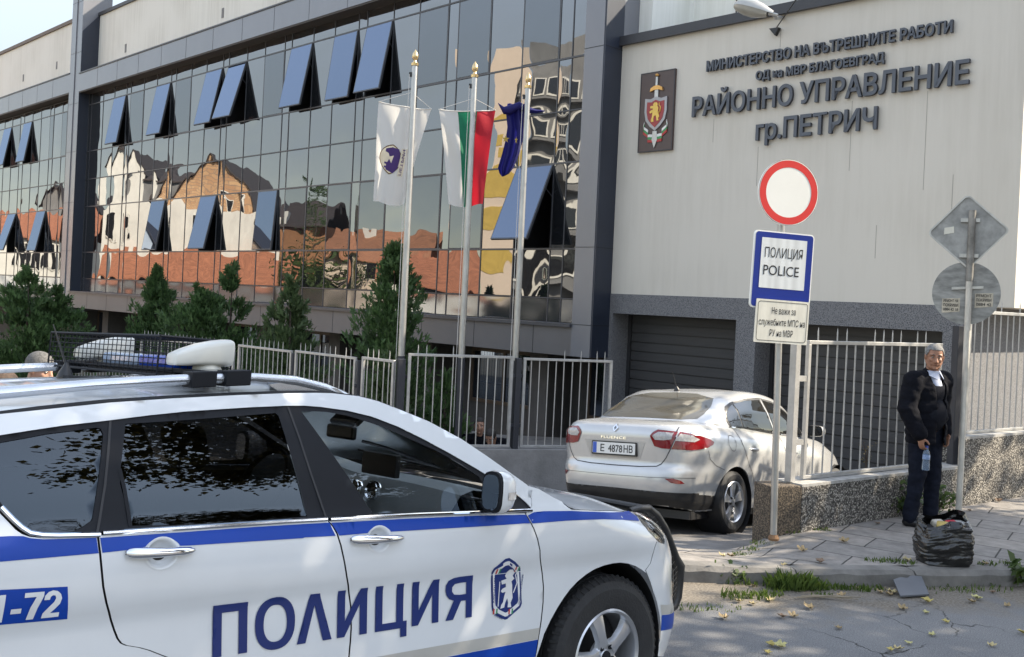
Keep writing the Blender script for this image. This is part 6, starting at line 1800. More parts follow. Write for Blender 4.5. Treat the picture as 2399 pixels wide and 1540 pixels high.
# bright belt moulding
m = MB()
f = SPt(.006)
top, bot = C['chrome_top'], C['chrome_bot']
for sg in (1, -1):
    cl = [(x, z - .006) for x, z in top if x < -2.56] ; cl += [(-2.548, 1.116)]
    for seg in (cl, [(-2.54, 1.119), (-2.2, 1.121), (-1.9, 1.123), (-1.732, 1.123)], [(-1.718, 1.122), (-1.3, 1.1205), (-1.0, 1.1165), (-.80, 1.115), (-.675, 1.1135)]):
        m.tube([SPt(.004, sg)(*p) for p in seg], .0085, 8)
m.build('belt_moulding', 'chrome', suv, smooth=True)
# dark inner shell, so that nothing shows through the gaps
ins = [(-3.8, .34), (-3.85, .8), (-3.6, 1.1), (-2.6, 1.10), (-1.7, 1.10), (-.8, 1.09), (-.5, 1.05), (.1, 1.0), (.25, .85), (.15, .80), (-.05, .86), (-.3, .82), (-.5, .66), (-.565, .45), (-.565, .34), (-2.17, .34), (-2.55, .40), (-2.6, .60), (-2.8, .78), (-3.08, .86), (-3.3, .80), (-3.55, .60), (-3.6, .34)]
skin('inner_shell', ins, 'black', off=-.022, step=.08)
# seams drawn as real dark gaps get a thin lip
# blue band, split at the seams
BB = C['blue_bot']
def band(xa, xb, par, up=None):
    bot_ = [(xa, None)] + [p for p in BB if xa + .01 < p[0] < xb - .01] + [(xb, None)]
    def zb(x):
        for a, b in zip(BB, BB[1:]):
            if a[0] <= x <= b[0] and b[0] > a[0]: return a[1] + (b[1] - a[1]) * (x - a[0]) / (b[0] - a[0])
        return BB[0][1] if x < BB[0][0] else BB[-1][1]
    return [(x, zb(x)) for x, _ in bot_]
stripes = []
low = band(-3.75, -2.552, rq); skin('blue_stripe', low + [(-2.558, 1.108)] + [(x, z - .003) for x, z in reversed(BELT) if -2.75 < x < -2.56] + [(-2.765, 1.123), (-2.80, 1.125), (-3.70, 1.125)], 'car_blue', off=.0012, parent=rq, sides=(1, -1))
low = band(-2.541, -1.700, rd)
cup_r = [(CUPS[0][0] + .064 * math.cos(R(t)), CUPS[0][1] + .047 * math.sin(R(t))) for t in range(150, 15, -9)]
def cut(low, cup):
    a, b = cup[0][0], cup[-1][0]
    return [p for p in low if p[0] < a - .01] + cup + [p for p in low if p[0] > b + .01]
skin('blue_stripe', cut(low, cup_r) + [(-1.722, 1.112), (-2.0, 1.112), (-2.3, 1.109), (-2.547, 1.107)], 'car_blue', off=.0012, parent=rd)
low = band(-1.684, -.690, fd)
cup_f = [(CUPS[1][0] + .064 * math.cos(R(t)), CUPS[1][1] + .047 * math.sin(R(t))) for t in range(148, 22, -9)]
skin('blue_stripe', cut(low, cup_f) + [(-.712, 1.098), (-1.0, 1.106), (-1.4, 1.110), (-1.715, 1.111)], 'car_blue', off=.0012, parent=fd)
low = [p for p in BB if -.68 < p[0]] + [(.185, 1.040)]
skin('blue_stripe', [(-.678, 1.0605)] + low[1:] + [(.16, 1.0625), (-.052, 1.0775), (-.272, 1.093), (-.41, 1.102), (-.60, 1.108), (-.66, 1.106), (-.702, 1.094)], 'car_blue', off=.0012, parent=fen)
# lower grey and blue strips
for par, xa, xb, in ((fd, -1.569, -.549), (rd, -2.18, -1.577)):
    skin('grey_stripe', [(xa, .5485), (xb, .5475), (xb + .003, .597), (xa - .001, .5985)], 'car_grey', off=.0012, parent=par)
    skin('blue_stripe', [(xa - .002, .47), (xb, .468), (xb, .545), (xa, .546)], 'car_blue', off=.0012, parent=par)
skin('grey_stripe', [(.385, .543), (.50, .527), (.625, .512), (.70, .505), (.70, .548), (.60, .560), (.50, .574), (.366, .596)], 'car_grey', off=.0014, parent=bum)
skin('blue_stripe', [(.396, .461), (.50, .447), (.625, .428), (.70, .42), (.70, .503), (.615, .5105), (.50, .525), (.387, .541)], 'car_blue', off=.0014, parent=bum)
# lettering and badges
SL = -.105                                                # the letters lean with the door
def gl(x, v): return (x + SL * (v - .0) * .172, .693 + v * .171)
def poly_(pts): return [gl(*p) for p in pts]
def ell2(cx, cv, rx, rv, n=40, p=2.25): return [gl(cx + rx * math.copysign(abs(math.cos(6.2832 * k / n)) ** (2 / p), math.cos(6.2832 * k / n)), cv + rv * math.copysign(abs(math.sin(6.2832 * k / n)) ** (2 / p), math.sin(6.2832 * k / n))) for k in range(n)]
def letter_i(x0, x1, w=.034): return [(x0, 0), (x0 + w * .95, 0), (x1 - w, .66), (x1 - w, 0), (x1, 0), (x1, 1), (x1 - w * .95, 1), (x0 + w, .34), (x0 + w, 1), (x0, 1)]
LT = [([(-2.129, 0), (-2.096, 0), (-2.096, .84), (-2.034, .84), (-2.034, 0), (-2.001, 0), (-2.001, 1), (-2.129, 1)], None),
      (None, ((-1.893, .5, .079, .53), (-1.893, .5, .046, .37))),
      ([(-1.806, 0), (-1.770, 0), (-1.734, .76), (-1.697, 0), (-1.659, 0), (-1.714, 1), (-1.754, 1)], None),
      (letter_i(-1.636, -1.502), None),
      ([(-1.464, 0), (-1.343, 0), (-1.343, -.20), (-1.312, -.20), (-1.312, .155), (-1.330, .155), (-1.330, 1), (-1.364, 1), (-1.364, .155), (-1.430, .155), (-1.430, 1), (-1.464, 1)], None),
      (letter_i(-1.287, -1.150), None),
      ([(-1.113, 0), (-1.072, 0), (-1.030, .42), (-1.003, .42), (-1.003, 0), (-.969, 0), (-.969, 1), (-1.04, 1), (-1.075, .985), (-1.100, .93), (-1.113, .83), (-1.115, .71), (-1.110, .60), (-1.095, .50), (-1.070, .45)], [(-1.003, .57), (-1.003, .85), (-1.04, .85), (-1.066, .835), (-1.079, .77), (-1.080, .67), (-1.068, .59), (-1.04, .57)])]
t = MB()
for o_, h_ in LT:
    if o_ is None: out_, hol = ell2(*h_[0]), [ell2(*h_[1])]
    else: out_, hol = poly_(o_), ([poly_(h_)] if h_ else [])
    vs, fs = cdt(out_, hol, .018)
    t.add([SPt(.0035)(*p) for p in vs], fs)
t.build('door_lettering', 'car_blue_dk', suv, smooth=True, fix=False, angle=None)
skin('number_panel', [(-2.618, .877), (-2.634, .975), (-2.86, .985), (-3.02, .990), (-3.02, .880), (-2.80, .883)], 'car_blue', off=.0012, parent=rq, sides=(1,))
t = MB()
def sk(pts): vs, fs = cdt(pts, step=.015); t.add([SPt(.004)(*p) for p in vs], fs)
nz_ = lambda x, v: (x, .890 + v * .078 + (x + 2.72) * -.01)
sk([nz_(*p) for p in ((-2.820, 0), (-2.803, 0), (-2.803, 1), (-2.817, 1), (-2.838, .86), (-2.838, .72), (-2.820, .80))])
sk([nz_(*p) for p in ((-2.784, .27), (-2.756, .27), (-2.756, .45), (-2.784, .45))])
sk([nz_(*p) for p in ((-2.739, 0), (-2.719, 0), (-2.712, .40), (-2.699, .84), (-2.699, 1), (-2.752, 1), (-2.752, .83), (-2.719, .83), (-2.732, .45))])
sk([nz_(*p) for p in ((-2.697, 0), (-2.648, 0), (-2.648, .17), (-2.674, .17), (-2.662, .32), (-2.650, .50), (-2.647, .70), (-2.652, .87), (-2.662, .98), (-2.675, 1.02), (-2.687, .97), (-2.696, .84), (-2.697, .68), (-2.681, .68), (-2.680, .78), (-2.674, .84), (-2.667, .82), (-2.664, .72), (-2.668, .58), (-2.682, .38), (-2.695, .18))])
t.build('number', mat('white_vinyl', (.62, .63, .64), rough=.4), rq, fix=False)
em = [(-.884, .872), (-.872, .890), (-.821, .921), (-.80, .923), (-.775, .915), (-.744, .894), (-.712, .868), (-.706, .845), (-.690, .70), (-.70, .692), (-.765, .657), (-.785, .658), (-.821, .678), (-.852, .705), (-.858, .725)]
em = [(-.882, .868), (-.877, .884), (-.823, .9205), (-.800, .923), (-.758, .903), (-.713, .872), (-.704, .855), (-.676, .716), (-.683, .700), (-.758, .659), (-.772, .658), (-.822, .680), (-.853, .706), (-.858, .722)]
eo = skin('shield_emblem', em, 'car_blue_dk', off=.0016, parent=fd, sides=(1,), step=.012)
M['em_white'] = mat('emblem_white', (.60, .60, .60), rough=.4); M['em_red'] = mat('emblem_red', (.42, .03, .02), rough=.4); M['em_green'] = mat('emblem_green', (.03, .20, .08), rough=.4)
ecx, ecz = -.781, .788
def escale(k): return [(ecx + (x - ecx) * k, ecz + (z - ecz) * k) for x, z in em]
def ring_between(o_, i_, name, mm, off, par):
    m = MB(); f = SPt(off); n = len(o_)
    m.add([f(*p) for p in o_] + [f(*p) for p in i_], [(k, (k + 1) % n, n + (k + 1) % n, n + k) for k in range(n)]); return m.build(name, mm, par)
ring_between(escale(.90), escale(.77), 'scroll', 'em_white', .0022, eo)
for k, (u, v) in enumerate(((-.845, .868), (-.732, .868), (-.835, .700), (-.742, .690))):
    for q_, mm in enumerate(('em_red', 'em_white', 'em_green')):
        x_ = u + (q_ - 1) * .009
        skin('ribbon_band', [(x_ - .0045, v - .012), (x_ + .0045, v - .010), (x_ + .0045, v + .012), (x_ - .0045, v + .010)], mm, off=.0028, parent=eo, sides=(1,), step=.02)
lion = [(.03, .105), (.055, .085), (.04, .07), (.06, .055), (.035, .04), (.045, .02), (.05, -.015), (.06, -.05), (.045, -.075), (.055, -.10), (.02, -.10), (.022, -.075), (.01, -.05), (-.005, -.075), (-.01, -.10), (-.045, -.105), (-.04, -.085), (-.025, -.07), (-.02, -.04), (-.01, -.015), (-.04, -.02), (-.055, -.01), (-.04, .003), (-.012, .01), (-.015, .03), (-.05, .025), (-.06, .045), (-.035, .05), (-.012, .055), (-.03, .07), (-.02, .09), (.0, .105)]
skin('lion', [(ecx + .004 + a * .66, ecz + b * .78 - (a) * .04) for a, b in lion], 'em_white', off=.0026, parent=eo, sides=(1,), step=.01)
ribbon('sword', [(ecx - .040, ecz - .07), (ecx - .043, ecz + .035)], .005, 'em_white', .0027, eo)
ribbon('lion_tail', [(ecx + .045, ecz - .02), (ecx + .062, ecz + .02), (ecx + .048, ecz + .055), (ecx + .06, ecz + .07)], .006, 'em_white', .0027, eo)
t = MB(); put_text(t, 'РЕПУБЛИКА', 0, .105, -.004, .010, lambda a, b: SPt(.0030)(-.856 - b + a * .07, .84 - a), bold=.02); put_text(t, 'НАЦИОНАЛНА ПОЛИЦИЯ', 0, .125, -.004, .010, lambda a, b: SPt(.0030)(-.694 + .012 - b - a * -.06 - .012, .715 + a), bold=.02); put_text(t, 'БЪЛГАРИЯ', 0, .05, -.004, .010, lambda a, b: SPt(.0030)(-.838 + a, .686 - a * .45 + b), bold=.02)
t.build('emblem_text', 'car_blue_dk', eo, fix=False)
# handles
for par, (cx, cz), (xa, xb), lab in ((rd, CUPS[0], (-2.472, -2.246), 0), (fd, CUPS[1], (-1.638, -1.392), 1)):
    for sg in (1, -1):
        m = MB(); vs = [SPt(-.028, sg)(cx, cz)]; n = 28
        for r_, dp in ((.55, -.024), (.85, -.012), (1.0, .001), (1.16, .0016)):
            for k in range(n): vs.append(SPt(dp, sg)(cx + .050 * r_ * math.cos(6.2832 * k / n), cz + .043 * r_ * math.sin(6.2832 * k / n)))
        m.add(vs, [(0, 1 + k, 1 + (k + 1) % n) for k in range(n)] + [(1 + j * n + k, 1 + (j + 1) * n + k, 1 + (j + 1) * n + (k + 1) % n, 1 + j * n + (k + 1) % n) for j in range(3) for k in range(n)])
        m.build('handle_cup', 'paint', par, smooth=True, angle=None)
        m = MB(); prof = [(0, .006, .010), (.03, .013, .016), (.10, .0165, .024), (.28, .0165, .034), (.55, .014, .038), (.80, .013, .030), (.93, .011, .018), (1, .005, .008)]
        vs = []
        for u, hh, ou in prof:
            x = xa + (xb - xa) * u; zc = cz + .010 - .006 * u if lab == 0 else cz + .008 - .008 * u
            for k in range(12):
                t_ = 2 * math.pi * k / 12; vs.append(SPt(ou * (.5 + .5 * math.cos(t_)) + .004, sg)(x, zc + hh * math.sin(t_)))
        m.add(vs, [(i * 12 + k, i * 12 + (k + 1) % 12, (i + 1) * 12 + (k + 1) % 12, (i + 1) * 12 + k) for i in range(len(prof) - 1) for k in range(12)])
        m.build('handle', 'chrome', par, smooth=True, angle=None)
# wheel arches: liner and lip
for cx, cz, rad in ((-.07, .385, .462), (-3.08, .38, .435)):
    m = MB(); vs = []
    n = 30
    for k in range(n + 1):
        t_ = R(-25 + 230 * k / n)
        for yy in (.905, .60): vs.append((cx + rad * math.cos(t_), -yy, cz + rad * math.sin(t_)))
    for k in range(n + 1):
        t_ = R(-25 + 230 * k / n)
        for yy in (.905, .60): vs.append((cx + rad * math.cos(t_), yy, cz + rad * math.sin(t_)))
    m.add(vs, [(2 * k + o_, 2 * k + 1 + o_, 2 * k + 3 + o_, 2 * k + 2 + o_) for o_ in (0, 2 * (n + 1)) for k in range(n)])
    m.bx(cx - .5, cx + .5, -.62, -.60, .1, .95); m.bx(cx - .5, cx + .5, .60, .62, .1, .95)
    m.build('arch_liner', 'black', suv, smooth=True)
def wheel(x, y, sg, R_=.378, rim=.222, width=.235, steer=0.0, zc=.38):
    e = bpy.data.objects.new('wheel', None); COL.objects.link(e); e.parent = suv; e.location = (x, y, zc); e.rotation_euler = (0, 0, steer)
    m = MB(); hw = width
    prof = [(rim + .004, -.012), (rim + .03, -.002), (R_ - .055, .0), (R_ - .02, -.016), (R_ - .004, -.035)]
    for g_ in range(4):
        a0 = -.045 - g_ * .042
        prof += [(R_, a0), (R_, a0 - .032), (R_ - .009, a0 - .034), (R_ - .009, a0 - .040)]
    prof += [(R_ - .02, -hw + .016), (R_ - .06, -hw), (rim, -hw)]
    m.lathe(prof, ax=(0, -sg, 0), n=72)
    for k in range(60):
        t_ = 2 * math.pi * k / 60
        d = Vector((math.cos(t_), 0, math.sin(t_))); tg = Vector((-math.sin(t_), 0, math.cos(t_)))
        m.bar(d * (R_ - .024) + Vector((0, sg * .018, 0)), d * (R_ + .0015) + Vector((0, sg * .050, 0)) + tg * .006, .020, .012, 0)
    m.build('tyre', 'rubber', e, smooth=True, angle=25)
    m = MB()
    m.lathe([(rim + .006, -.010), (rim - .002, -.004), (rim - .014, -.016), (rim - .022, -.05), (rim - .03, -.10), (rim - .03, -.2)], ax=(0, -sg, 0), n=64)
    ro = m.build('rim', 'alloy', e, smooth=True, angle=30)
    m = MB()
    for k in range(5):
        a = 2 * math.pi * (k + .25) / 5 + .35
        secs = [(.050, .050, -.022), (.09, .034, -.018), (.15, .040, -.020), (rim - .018, .052, -.030)]
        vs = []
        for r_, w_, d_ in secs:
            c = Vector((math.cos(a), 0, math.sin(a))) * r_; tg = Vector((-math.sin(a), 0, math.cos(a)))
            for (uu, dd) in ((-1, -.022), (-.72, 0), (0, .008), (.72, 0), (1, -.022)):
                vs.append(c + tg * (uu * w_) + Vector((0, -sg * (d_ + dd), 0)))
        m.add(vs, [(i * 5 + q_, i * 5 + q_ + 1, (i + 1) * 5 + q_ + 1, (i + 1) * 5 + q_) for i in range(3) for q_ in range(4)])
    m.lathe([(.0, -.020), (.028, -.020), (.034, -.024), (.036, -.03), (.060, -.020), (.072, -.03), (.078, -.06)], ax=(0, -sg, 0), n=32)
    m.build('spokes', 'alloy', ro, smooth=True, angle=40)
    m = MB(); m.lathe([(0, -.012), (.026, -.013), (.030, -.022)], ax=(0, -sg, 0), n=24)
    for k in range(5):
        a = 2 * math.pi * k / 5 + .35 + .31 + .31
        m.lathe([(0, -.018), (.012, -.018), (.013, -.030)], (math.cos(a) * .052, 0, math.sin(a) * .052), (0, -sg, 0), 10)
    m.build('hub_cap', 'trim_black', ro, smooth=True)
    m = MB(); m.lathe([(0, -.115), (.155, -.115), (.155, -.13), (rim - .03, -.14)], ax=(0, -sg, 0), n=40); m.build('brake_disc', 'black', e)
    return e
for x, zc in ((0, .38), (-3.08, .375)):
    wheel(x, -.90, 1, steer=R(-3) if x == 0 else 0, zc=zc); wheel(x, .90, -1, zc=zc)
# roof
m = MB(); vs = []
rx = [-3.65, -3.30, -2.98] + [p[0] for p in Gc[1:]]
redge = [(-3.65, 1.25), (-3.30, 1.40), (-2.98, 1.425)] + Gc[1:11]
redge = [N_(*p) for p in redge if p[0] < -1.40]
ny = 20
for x, z in redge:
    w = S(x, z)
    for k in range(ny + 1):
        t_ = -1 + 2 * k / ny; vs.append((x, t_ * (w - .075), z + .004 + .030 * (1 - abs(t_) ** 2.2)))
m.add(vs, [(i * (ny + 1) + k, i * (ny + 1) + k + 1, (i + 1) * (ny + 1) + k + 1, (i + 1) * (ny + 1) + k) for i in range(len(redge) - 1) for k in range(ny)])
m.build('roof', 'paint', suv, smooth=True, angle=None)
m = MB()
for sg in (1, -1):
    vs = []
    for x, z in redge + [N_(-1.325, 1.517), N_(-1.171, 1.471)]:
        w = S(x, z); d = .075 if x < -1.5 else max(.01, .075 - (x + 1.5) * .2)
        vs += [(x, -sg * w, z), (x, -sg * (w - .012), z + .004), (x, -sg * (w - d), z + .005), (x, -sg * (w - d - .004), z - .01)]
    m.add(vs, [(4 * i + q_, 4 * i + q_ + 1, 4 * i + q_ + 5, 4 * i + q_ + 4) for i in range(len(vs) // 4 - 1) for q_ in range(3)])
m.build('roof_gutter', mat('matt_gutter', (.012, .012, .013), rough=.85, spec=.2), suv, smooth=True)
# rails
for sg in (1, -1):
    m = MB()
    path = [(-3.12, 1.41), (-3.03, 1.465), (-2.88, 1.495), (-2.71, 1.518), (-2.49, 1.549), (-2.28, 1.573), (-2.08, 1.593), (-1.88, 1.605), (-1.71, 1.601), (-1.57, 1.581), (-1.47, 1.559), (-1.39, 1.538)]
    rad = [.028, .026, .022, .020, .019, .019, .019, .020, .024, .024, .018, .004]
    m.tube([(x, -sg * .615, z) for x, z in path], rad, 12, sx=1.25)
    m.prism([(-1.83, 1.585), (-1.77, 1.555), (-1.47, 1.545), (-1.42, 1.54), (-1.52, 1.585), (-1.72, 1.605)], lambda a, b, sg=sg: Vector((a, -sg * .64, b)), lambda a, b, sg=sg: Vector((a, -sg * .59, b)))
    m.prism([(-3.12, 1.40), (-2.86, 1.45), (-2.80, 1.50), (-2.95, 1.49)], lambda a, b, sg=sg: Vector((a, -sg * .64, b)), lambda a, b, sg=sg: Vector((a, -sg * .59, b)))
    ra = m.build('roof_rail', 'rail', suv, smooth=True)
    for xa, xb in ((-2.147, -2.051), (-2.014, -1.913)):
        m = MB(); m.bx(xa, xb, -.655, -.575, 1.565, 1.622)
        vs = m.v; m.v = [(x, y * sg, z + (x + 2.06) * .09) for x, y, z in vs]
        m.build('clamp', 'trim_black', ra, bevel=.004)
# light bar: base, horns, blue lens
lb = bpy.data.objects.new('light_bar', None); COL.objects.link(lb); lb.parent = suv
m = MB(); m.bx(-2.10, -1.93, -.62, .62, 1.606, 1.622); m.bx(-2.09, -1.95, -.40, .40, 1.59, 1.606); m.build('base', 'trim_black', lb, bevel=.005)
for y in (-.475, .40):
    m = MB()
    secs = [(-2.150, .012, .030, 1.652), (-2.143, .022, .042, 1.655), (-2.10, .032, .052, 1.666), (-2.04, .041, .060, 1.680), (-1.98, .048, .064, 1.688), (-1.935, .052, .066, 1.692), (-1.926, .049, .062, 1.692)]
    vs = []; n = 24
    for x, hh, ww, zc in secs:
        for k in range(n):
            t_ = 2 * math.pi * k / n; c_, s_ = math.cos(t_), math.sin(t_)
            pw = lambda v: math.copysign(abs(v) ** .42, v)
            vs.append((x, y + ww * pw(c_), zc + hh * pw(s_)))
    m.add(vs, [(i * n + k, i * n + (k + 1) % n, (i + 1) * n + (k + 1) % n, (i + 1) * n + k) for i in range(len(secs) - 1) for k in range(n)] + [tuple(range(n)), tuple((len(secs) - 1) * n + k for k in reversed(range(n)))])
    m.build('horn', 'off_white', lb, smooth=True)
    m = MB(); m.lathe([(.052, 0), (.054, .012), (.046, .026)], (-2.00, y, 1.617), n=28); m.build('horn_foot', 'off_white', lb, smooth=True)
m = MB(); m.bx(-2.08, -1.965, -.37, -.05, 1.618, 1.668); m.build('blue_beacon', mat('blue_lens', (.008, .06, .42), rough=.15, coat=.6, var=.3, scale=30), lb, bevel=.015)
m = MB(); m.bx(-2.08, -1.965, -.045, .30, 1.618, 1.668); m.build('clear_beacon', mat('pale_blue_lens', (.30, .38, .52), rough=.2, coat=.5, var=.2, scale=25), lb, bevel=.015)
# wire cage
cg = bpy.data.objects.new('wire_cage', None); COL.objects.link(cg); cg.parent = suv
xa, xb, ya, yb, za, zb_ = -2.16, -1.86, -.40, .68, 1.592, 1.738
m = MB()
def wire(p, q, r_=.0018): m.tube([p, q], r_, 4)
ys = [ya + (yb - ya) * k / 26 for k in range(27)]; xs_ = [xa + (xb - xa) * k / 10 for k in range(11)]; zs = [za + (zb_ - za) * k / 7 for k in range(8)]
for x in (xa, xb):
    for y in ys: wire((x, y, za), (x, y, zb_))
    for z in zs: wire((x, ya, z), (x, yb, z))
for y in (ya, yb):
    for x in xs_: wire((x, y, za), (x, y, zb_))
    for z in zs: wire((xa, y, z), (xb, y, z))
for y in ys[::2]: wire((xa, y, zb_), (xb, y, zb_))
for x in xs_[::2]: wire((x, ya, zb_), (x, yb, zb_))
m.build('mesh', 'trim_black', cg)
m = MB()
for p, q in (((xa, ya, zb_), (xb, ya, zb_)), ((xa, yb, zb_), (xb, yb, zb_)), ((xa, ya, zb_), (xa, yb, zb_)), ((xb, ya, zb_), (xb, yb, zb_)), ((xa, ya, za), (xa, yb, za)), ((xb, ya, za), (xb, yb, za))): wire(p, q, .005)
for x in (xa, xb):
    for y in (ya, yb): wire((x, y, za), (x, y, zb_), .004)
m.build('cage_frame', 'trim_black', cg)
# aerial
m = MB(); m.lathe([(.032, 0), (.026, .02), (.012, .045), (.006, .06)], (-2.30, .10, 1.553), n=16); m.tube([(-2.30, .10, 1.60), (-2.36, .12, 1.76)], [.005, .002], 6); m.bx(-2.32, -2.2, .07, .13, 1.548, 1.562)
m.build('aerial', 'black', suv, smooth=True)
# windscreen and rear window
def glassgrid(name, A, B, mm, bulge):
    m = MB(); vs = []; n = 14; k_ = 10
    for i in range(k_ + 1):
        for j in range(n + 1):
            v, u = i / k_, -1 + 2 * j / n
            (x0, w0, z0), (x1, w1, z1) = A, B
            vs.append((x0 + (x1 - x0) * v + bulge * (1 - u * u), u * (w0 + (w1 - w0) * v), z0 + (z1 - z0) * v + .02 * (1 - u * u)))
    m.add(vs, [(i * (n + 1) + j, i * (n + 1) + j + 1, (i + 1) * (n + 1) + j + 1, (i + 1) * (n + 1) + j) for i in range(k_) for j in range(n)])
    return m.build(name, mm, suv, smooth=True, angle=None)
glassgrid('windscreen', (-.70, .80, 1.18), (-1.47, .655, 1.555), 'screen', .10)
glassgrid('rear_window', (-3.90, .70, 1.0), (-3.62, .62, 1.27), 'tint_dark', -.06)
m = MB(); m.tube([(-.66, -.62, 1.205), (-.70, -.2, 1.235), (-.80, .15, 1.27)], .007, 5); m.tube([(-.62, -.3, 1.215), (-.66, .2, 1.235), (-.74, .55, 1.25)], .007, 5); m.build('wiper', 'black', suv)
# mirror
mi = bpy.data.objects.new('wing_mirror', None); COL.objects.link(mi); mi.parent = suv
for sg in (1, -1):
    m = MB(); secs = []
    n = 18; prof = [(-.955, 1.0), (-.942, 1.03), (-.912, 1.0), (-.878, .86), (-.856, .60), (-.848, .25)]
    vs = []
    for x, s_ in prof:
        for k in range(n):
            t_ = 2 * math.pi * k / n; pw = lambda v: math.copysign(abs(v) ** .6, v)
            vs.append((x, -sg * (1.0 + .058 * s_ * pw(math.cos(t_))), 1.205 + .085 * s_ * pw(math.sin(t_)) + .01 * (x + .95)))
    m.add(vs, [(i * n + k, i * n + (k + 1) % n, (i + 1) * n + (k + 1) % n, (i + 1) * n + k) for i in range(len(prof) - 1) for k in range(n)] + [tuple((len(prof) - 1) * n + k for k in reversed(range(n)))])
    h_ = m.build('mirror_cap', 'paint', mi, smooth=True)
    m = MB(); pts = [(-sg * (1.0 + .056 * math.copysign(abs(math.cos(6.2832 * k / n)) ** .6, math.cos(6.2832 * k / n))), 1.205 + .083 * math.copysign(abs(math.sin(6.2832 * k / n)) ** .6, math.sin(6.2832 * k / n))) for k in range(n)]
    m.prism(pts, lambda a, b: Vector((-.968, a, b)), lambda a, b: Vector((-.948, a, b))); m.build('mirror_frame', 'trim_black', mi)
    m = MB(); m.prism([(-sg * 1.0 + (a + sg * 1.0) * .86, 1.205 + (b - 1.205) * .86) for a, b in pts], lambda a, b: Vector((-.972, a, b)), lambda a, b: Vector((-.967, a, b))); m.build('mirror_glass', mirror_glass('wing_mirror_glass', (.02, .02, .02), (.8, .85, .9), .7), mi)
    m = MB(); vs = []
    for i, x in enumerate((-.925, -.885, -.858, -.848)):
        s_ = (1.0, .90, .63, .30)[i]
        for z in (-.018, .014): vs.append((x, -sg * (1.0 + .061 * s_ + .0), 1.195 + z))
    m.add(vs, [(2 * i, 2 * i + 1, 2 * i + 3, 2 * i + 2) for i in range(3)]); m.build('indicator', mat('indicator_lens', (.52, .48, .44), rough=.15, coat=.6, var=.2, scale=60), mi)
    m = MB(); m.bx(-.92, -.86, -sg * .97 if sg > 0 else .86, -sg * .86 if sg > 0 else .97, 1.118, 1.15); m.build('mirror_arm', 'trim_black', mi, bevel=.01)
# bull bar
bb = bpy.data.objects.new('bull_bar', None); COL.objects.link(bb); bb.parent = suv
hoop = [(x - .05, z) for x, z in [(.66, .995), (.75, 1.005), (.832, 1.003), (.912, .962), (.998, .885), (1.063, .795), (1.120, .705), (1.165, .655), (1.170, .57), (1.165, .475), (1.135, .425), (1.08, .405)]]
hr = [.018, .022, .024, .025, .025, .026, .030, .036, .030, .028, .026, .022]
for sg in (1, -1):
    m = MB(); m.tube([(x, -sg * .50, z) for x, z in hoop], hr, 12); m.build('hoop', 'black', bb, smooth=True)
    m = MB()
    for k in range(17):
        z = .99 - k * .030
        xo = None
        for a, b in zip(hoop, hoop[1:]):
            if min(a[1], b[1]) <= z <= max(a[1], b[1]) and a[0] > .8: xo = a[0] + (b[0] - a[0]) * (z - a[1]) / ((b[1] - a[1]) or 1)
        if xo: m.tube([(xo - .01, -sg * .50, z), (xo - .34, -sg * .68, z - .004)], .0018, 4)
    for yy, dx in ((.56, .12), (.62, .23), (.68, .34)):
        m.tube([(x - dx, -sg * yy, z) for x, z in hoop[2:10]], .0025, 4)
    m.build('lamp_guard', 'black', bb)
m = MB()
for x, z, r_ in ((.78, 1.0, .020), (1.09, .66, .024), (1.07, .44, .022)): m.tube([(x, -.5, z), (x + .03, 0, z), (x, .5, z)], r_, 10)
m.build('cross_bar', 'black', bb, smooth=True)
m = MB()
for k in range(22): y = -.48 + .96 * k / 21; m.tube([(1.05, y, .66), (.81, y, .98)], .002, 4)
for k in range(22): y = -.48 + .96 * k / 21; m.tube([(1.08, y, .66), (1.07, y, .44)], .002, 4)
m.build('bar_mesh', 'black', bb)
# cabin
m = MB(); vs = []
prof = [(-1.06, .93), (-1.03, 1.03), (-1.00, 1.10), (-.95, 1.165), (-.88, 1.185), (-.78, 1.175), (-.66, 1.14), (-.60, 1.10)]
n = 24
for x, z in prof:
    for k in range(n + 1):
        y = -.80 + 1.6 * k / n
        bump = .035 * math.exp(-((y - .38) / .22) ** 2) if z > 1.12 and x < -.8 else 0
        ctr = -.035 * math.exp(-(y / .22) ** 2) if x < -.9 else 0
        vs.append((x + ctr + .10 * (1 - (y / .8) ** 2), y, z + bump))
m.add(vs, [(i * (n + 1) + k, i * (n + 1) + k + 1, (i + 1) * (n + 1) + k + 1, (i + 1) * (n + 1) + k) for i in range(len(prof) - 1) for k in range(n)])
da = m.build('dashboard', 'dash', suv, smooth=True)
for y, z in ((-.20, 1.115), (-.06, 1.105)):
    m = MB(); m.lathe([(.034, .0), (.040, .008), (.044, .0), (.044, -.02)], (-.965, y, z), (-1, 0, .25), 28); m.build('vent_ring', 'chrome', da, smooth=True)
    m = MB(); m.lathe([(0, -.004), (.036, -.004)], (-.965, y, z), (-1, 0, .25), 20)
    for q_ in (-.018, 0, .018): m.bar((-.968, y - .03, z + q_), (-.968, y + .03, z + q_), .004, .004)
    m.build('vent_core', 'black', da)
m = MB(); m.bx(-.99, -.97, -.22, -.02, .955, 1.03); m.build('radio', mat('radio_face', (.10, .10, .095), rough=.3, metal=.4), da, bevel=.004)
m = MB(); m.bx(-.93, -.90, -.32, -.06, 1.18, 1.285); m.build('tablet', 'black', da, bevel=.005)
m = MB(); T = Matrix.Translation((-1.20, .37, 1.08)) @ Matrix.Rotation(R(-65), 4, 'Y')
vs = []
for i in range(32):
    a = 6.2832 * i / 32
    for k in range(8):
        b = 6.2832 * k / 8; vs.append(T @ Vector(((.18 + .014 * math.cos(b)) * math.cos(a), (.18 + .014 * math.cos(b)) * math.sin(a), .014 * math.sin(b))))
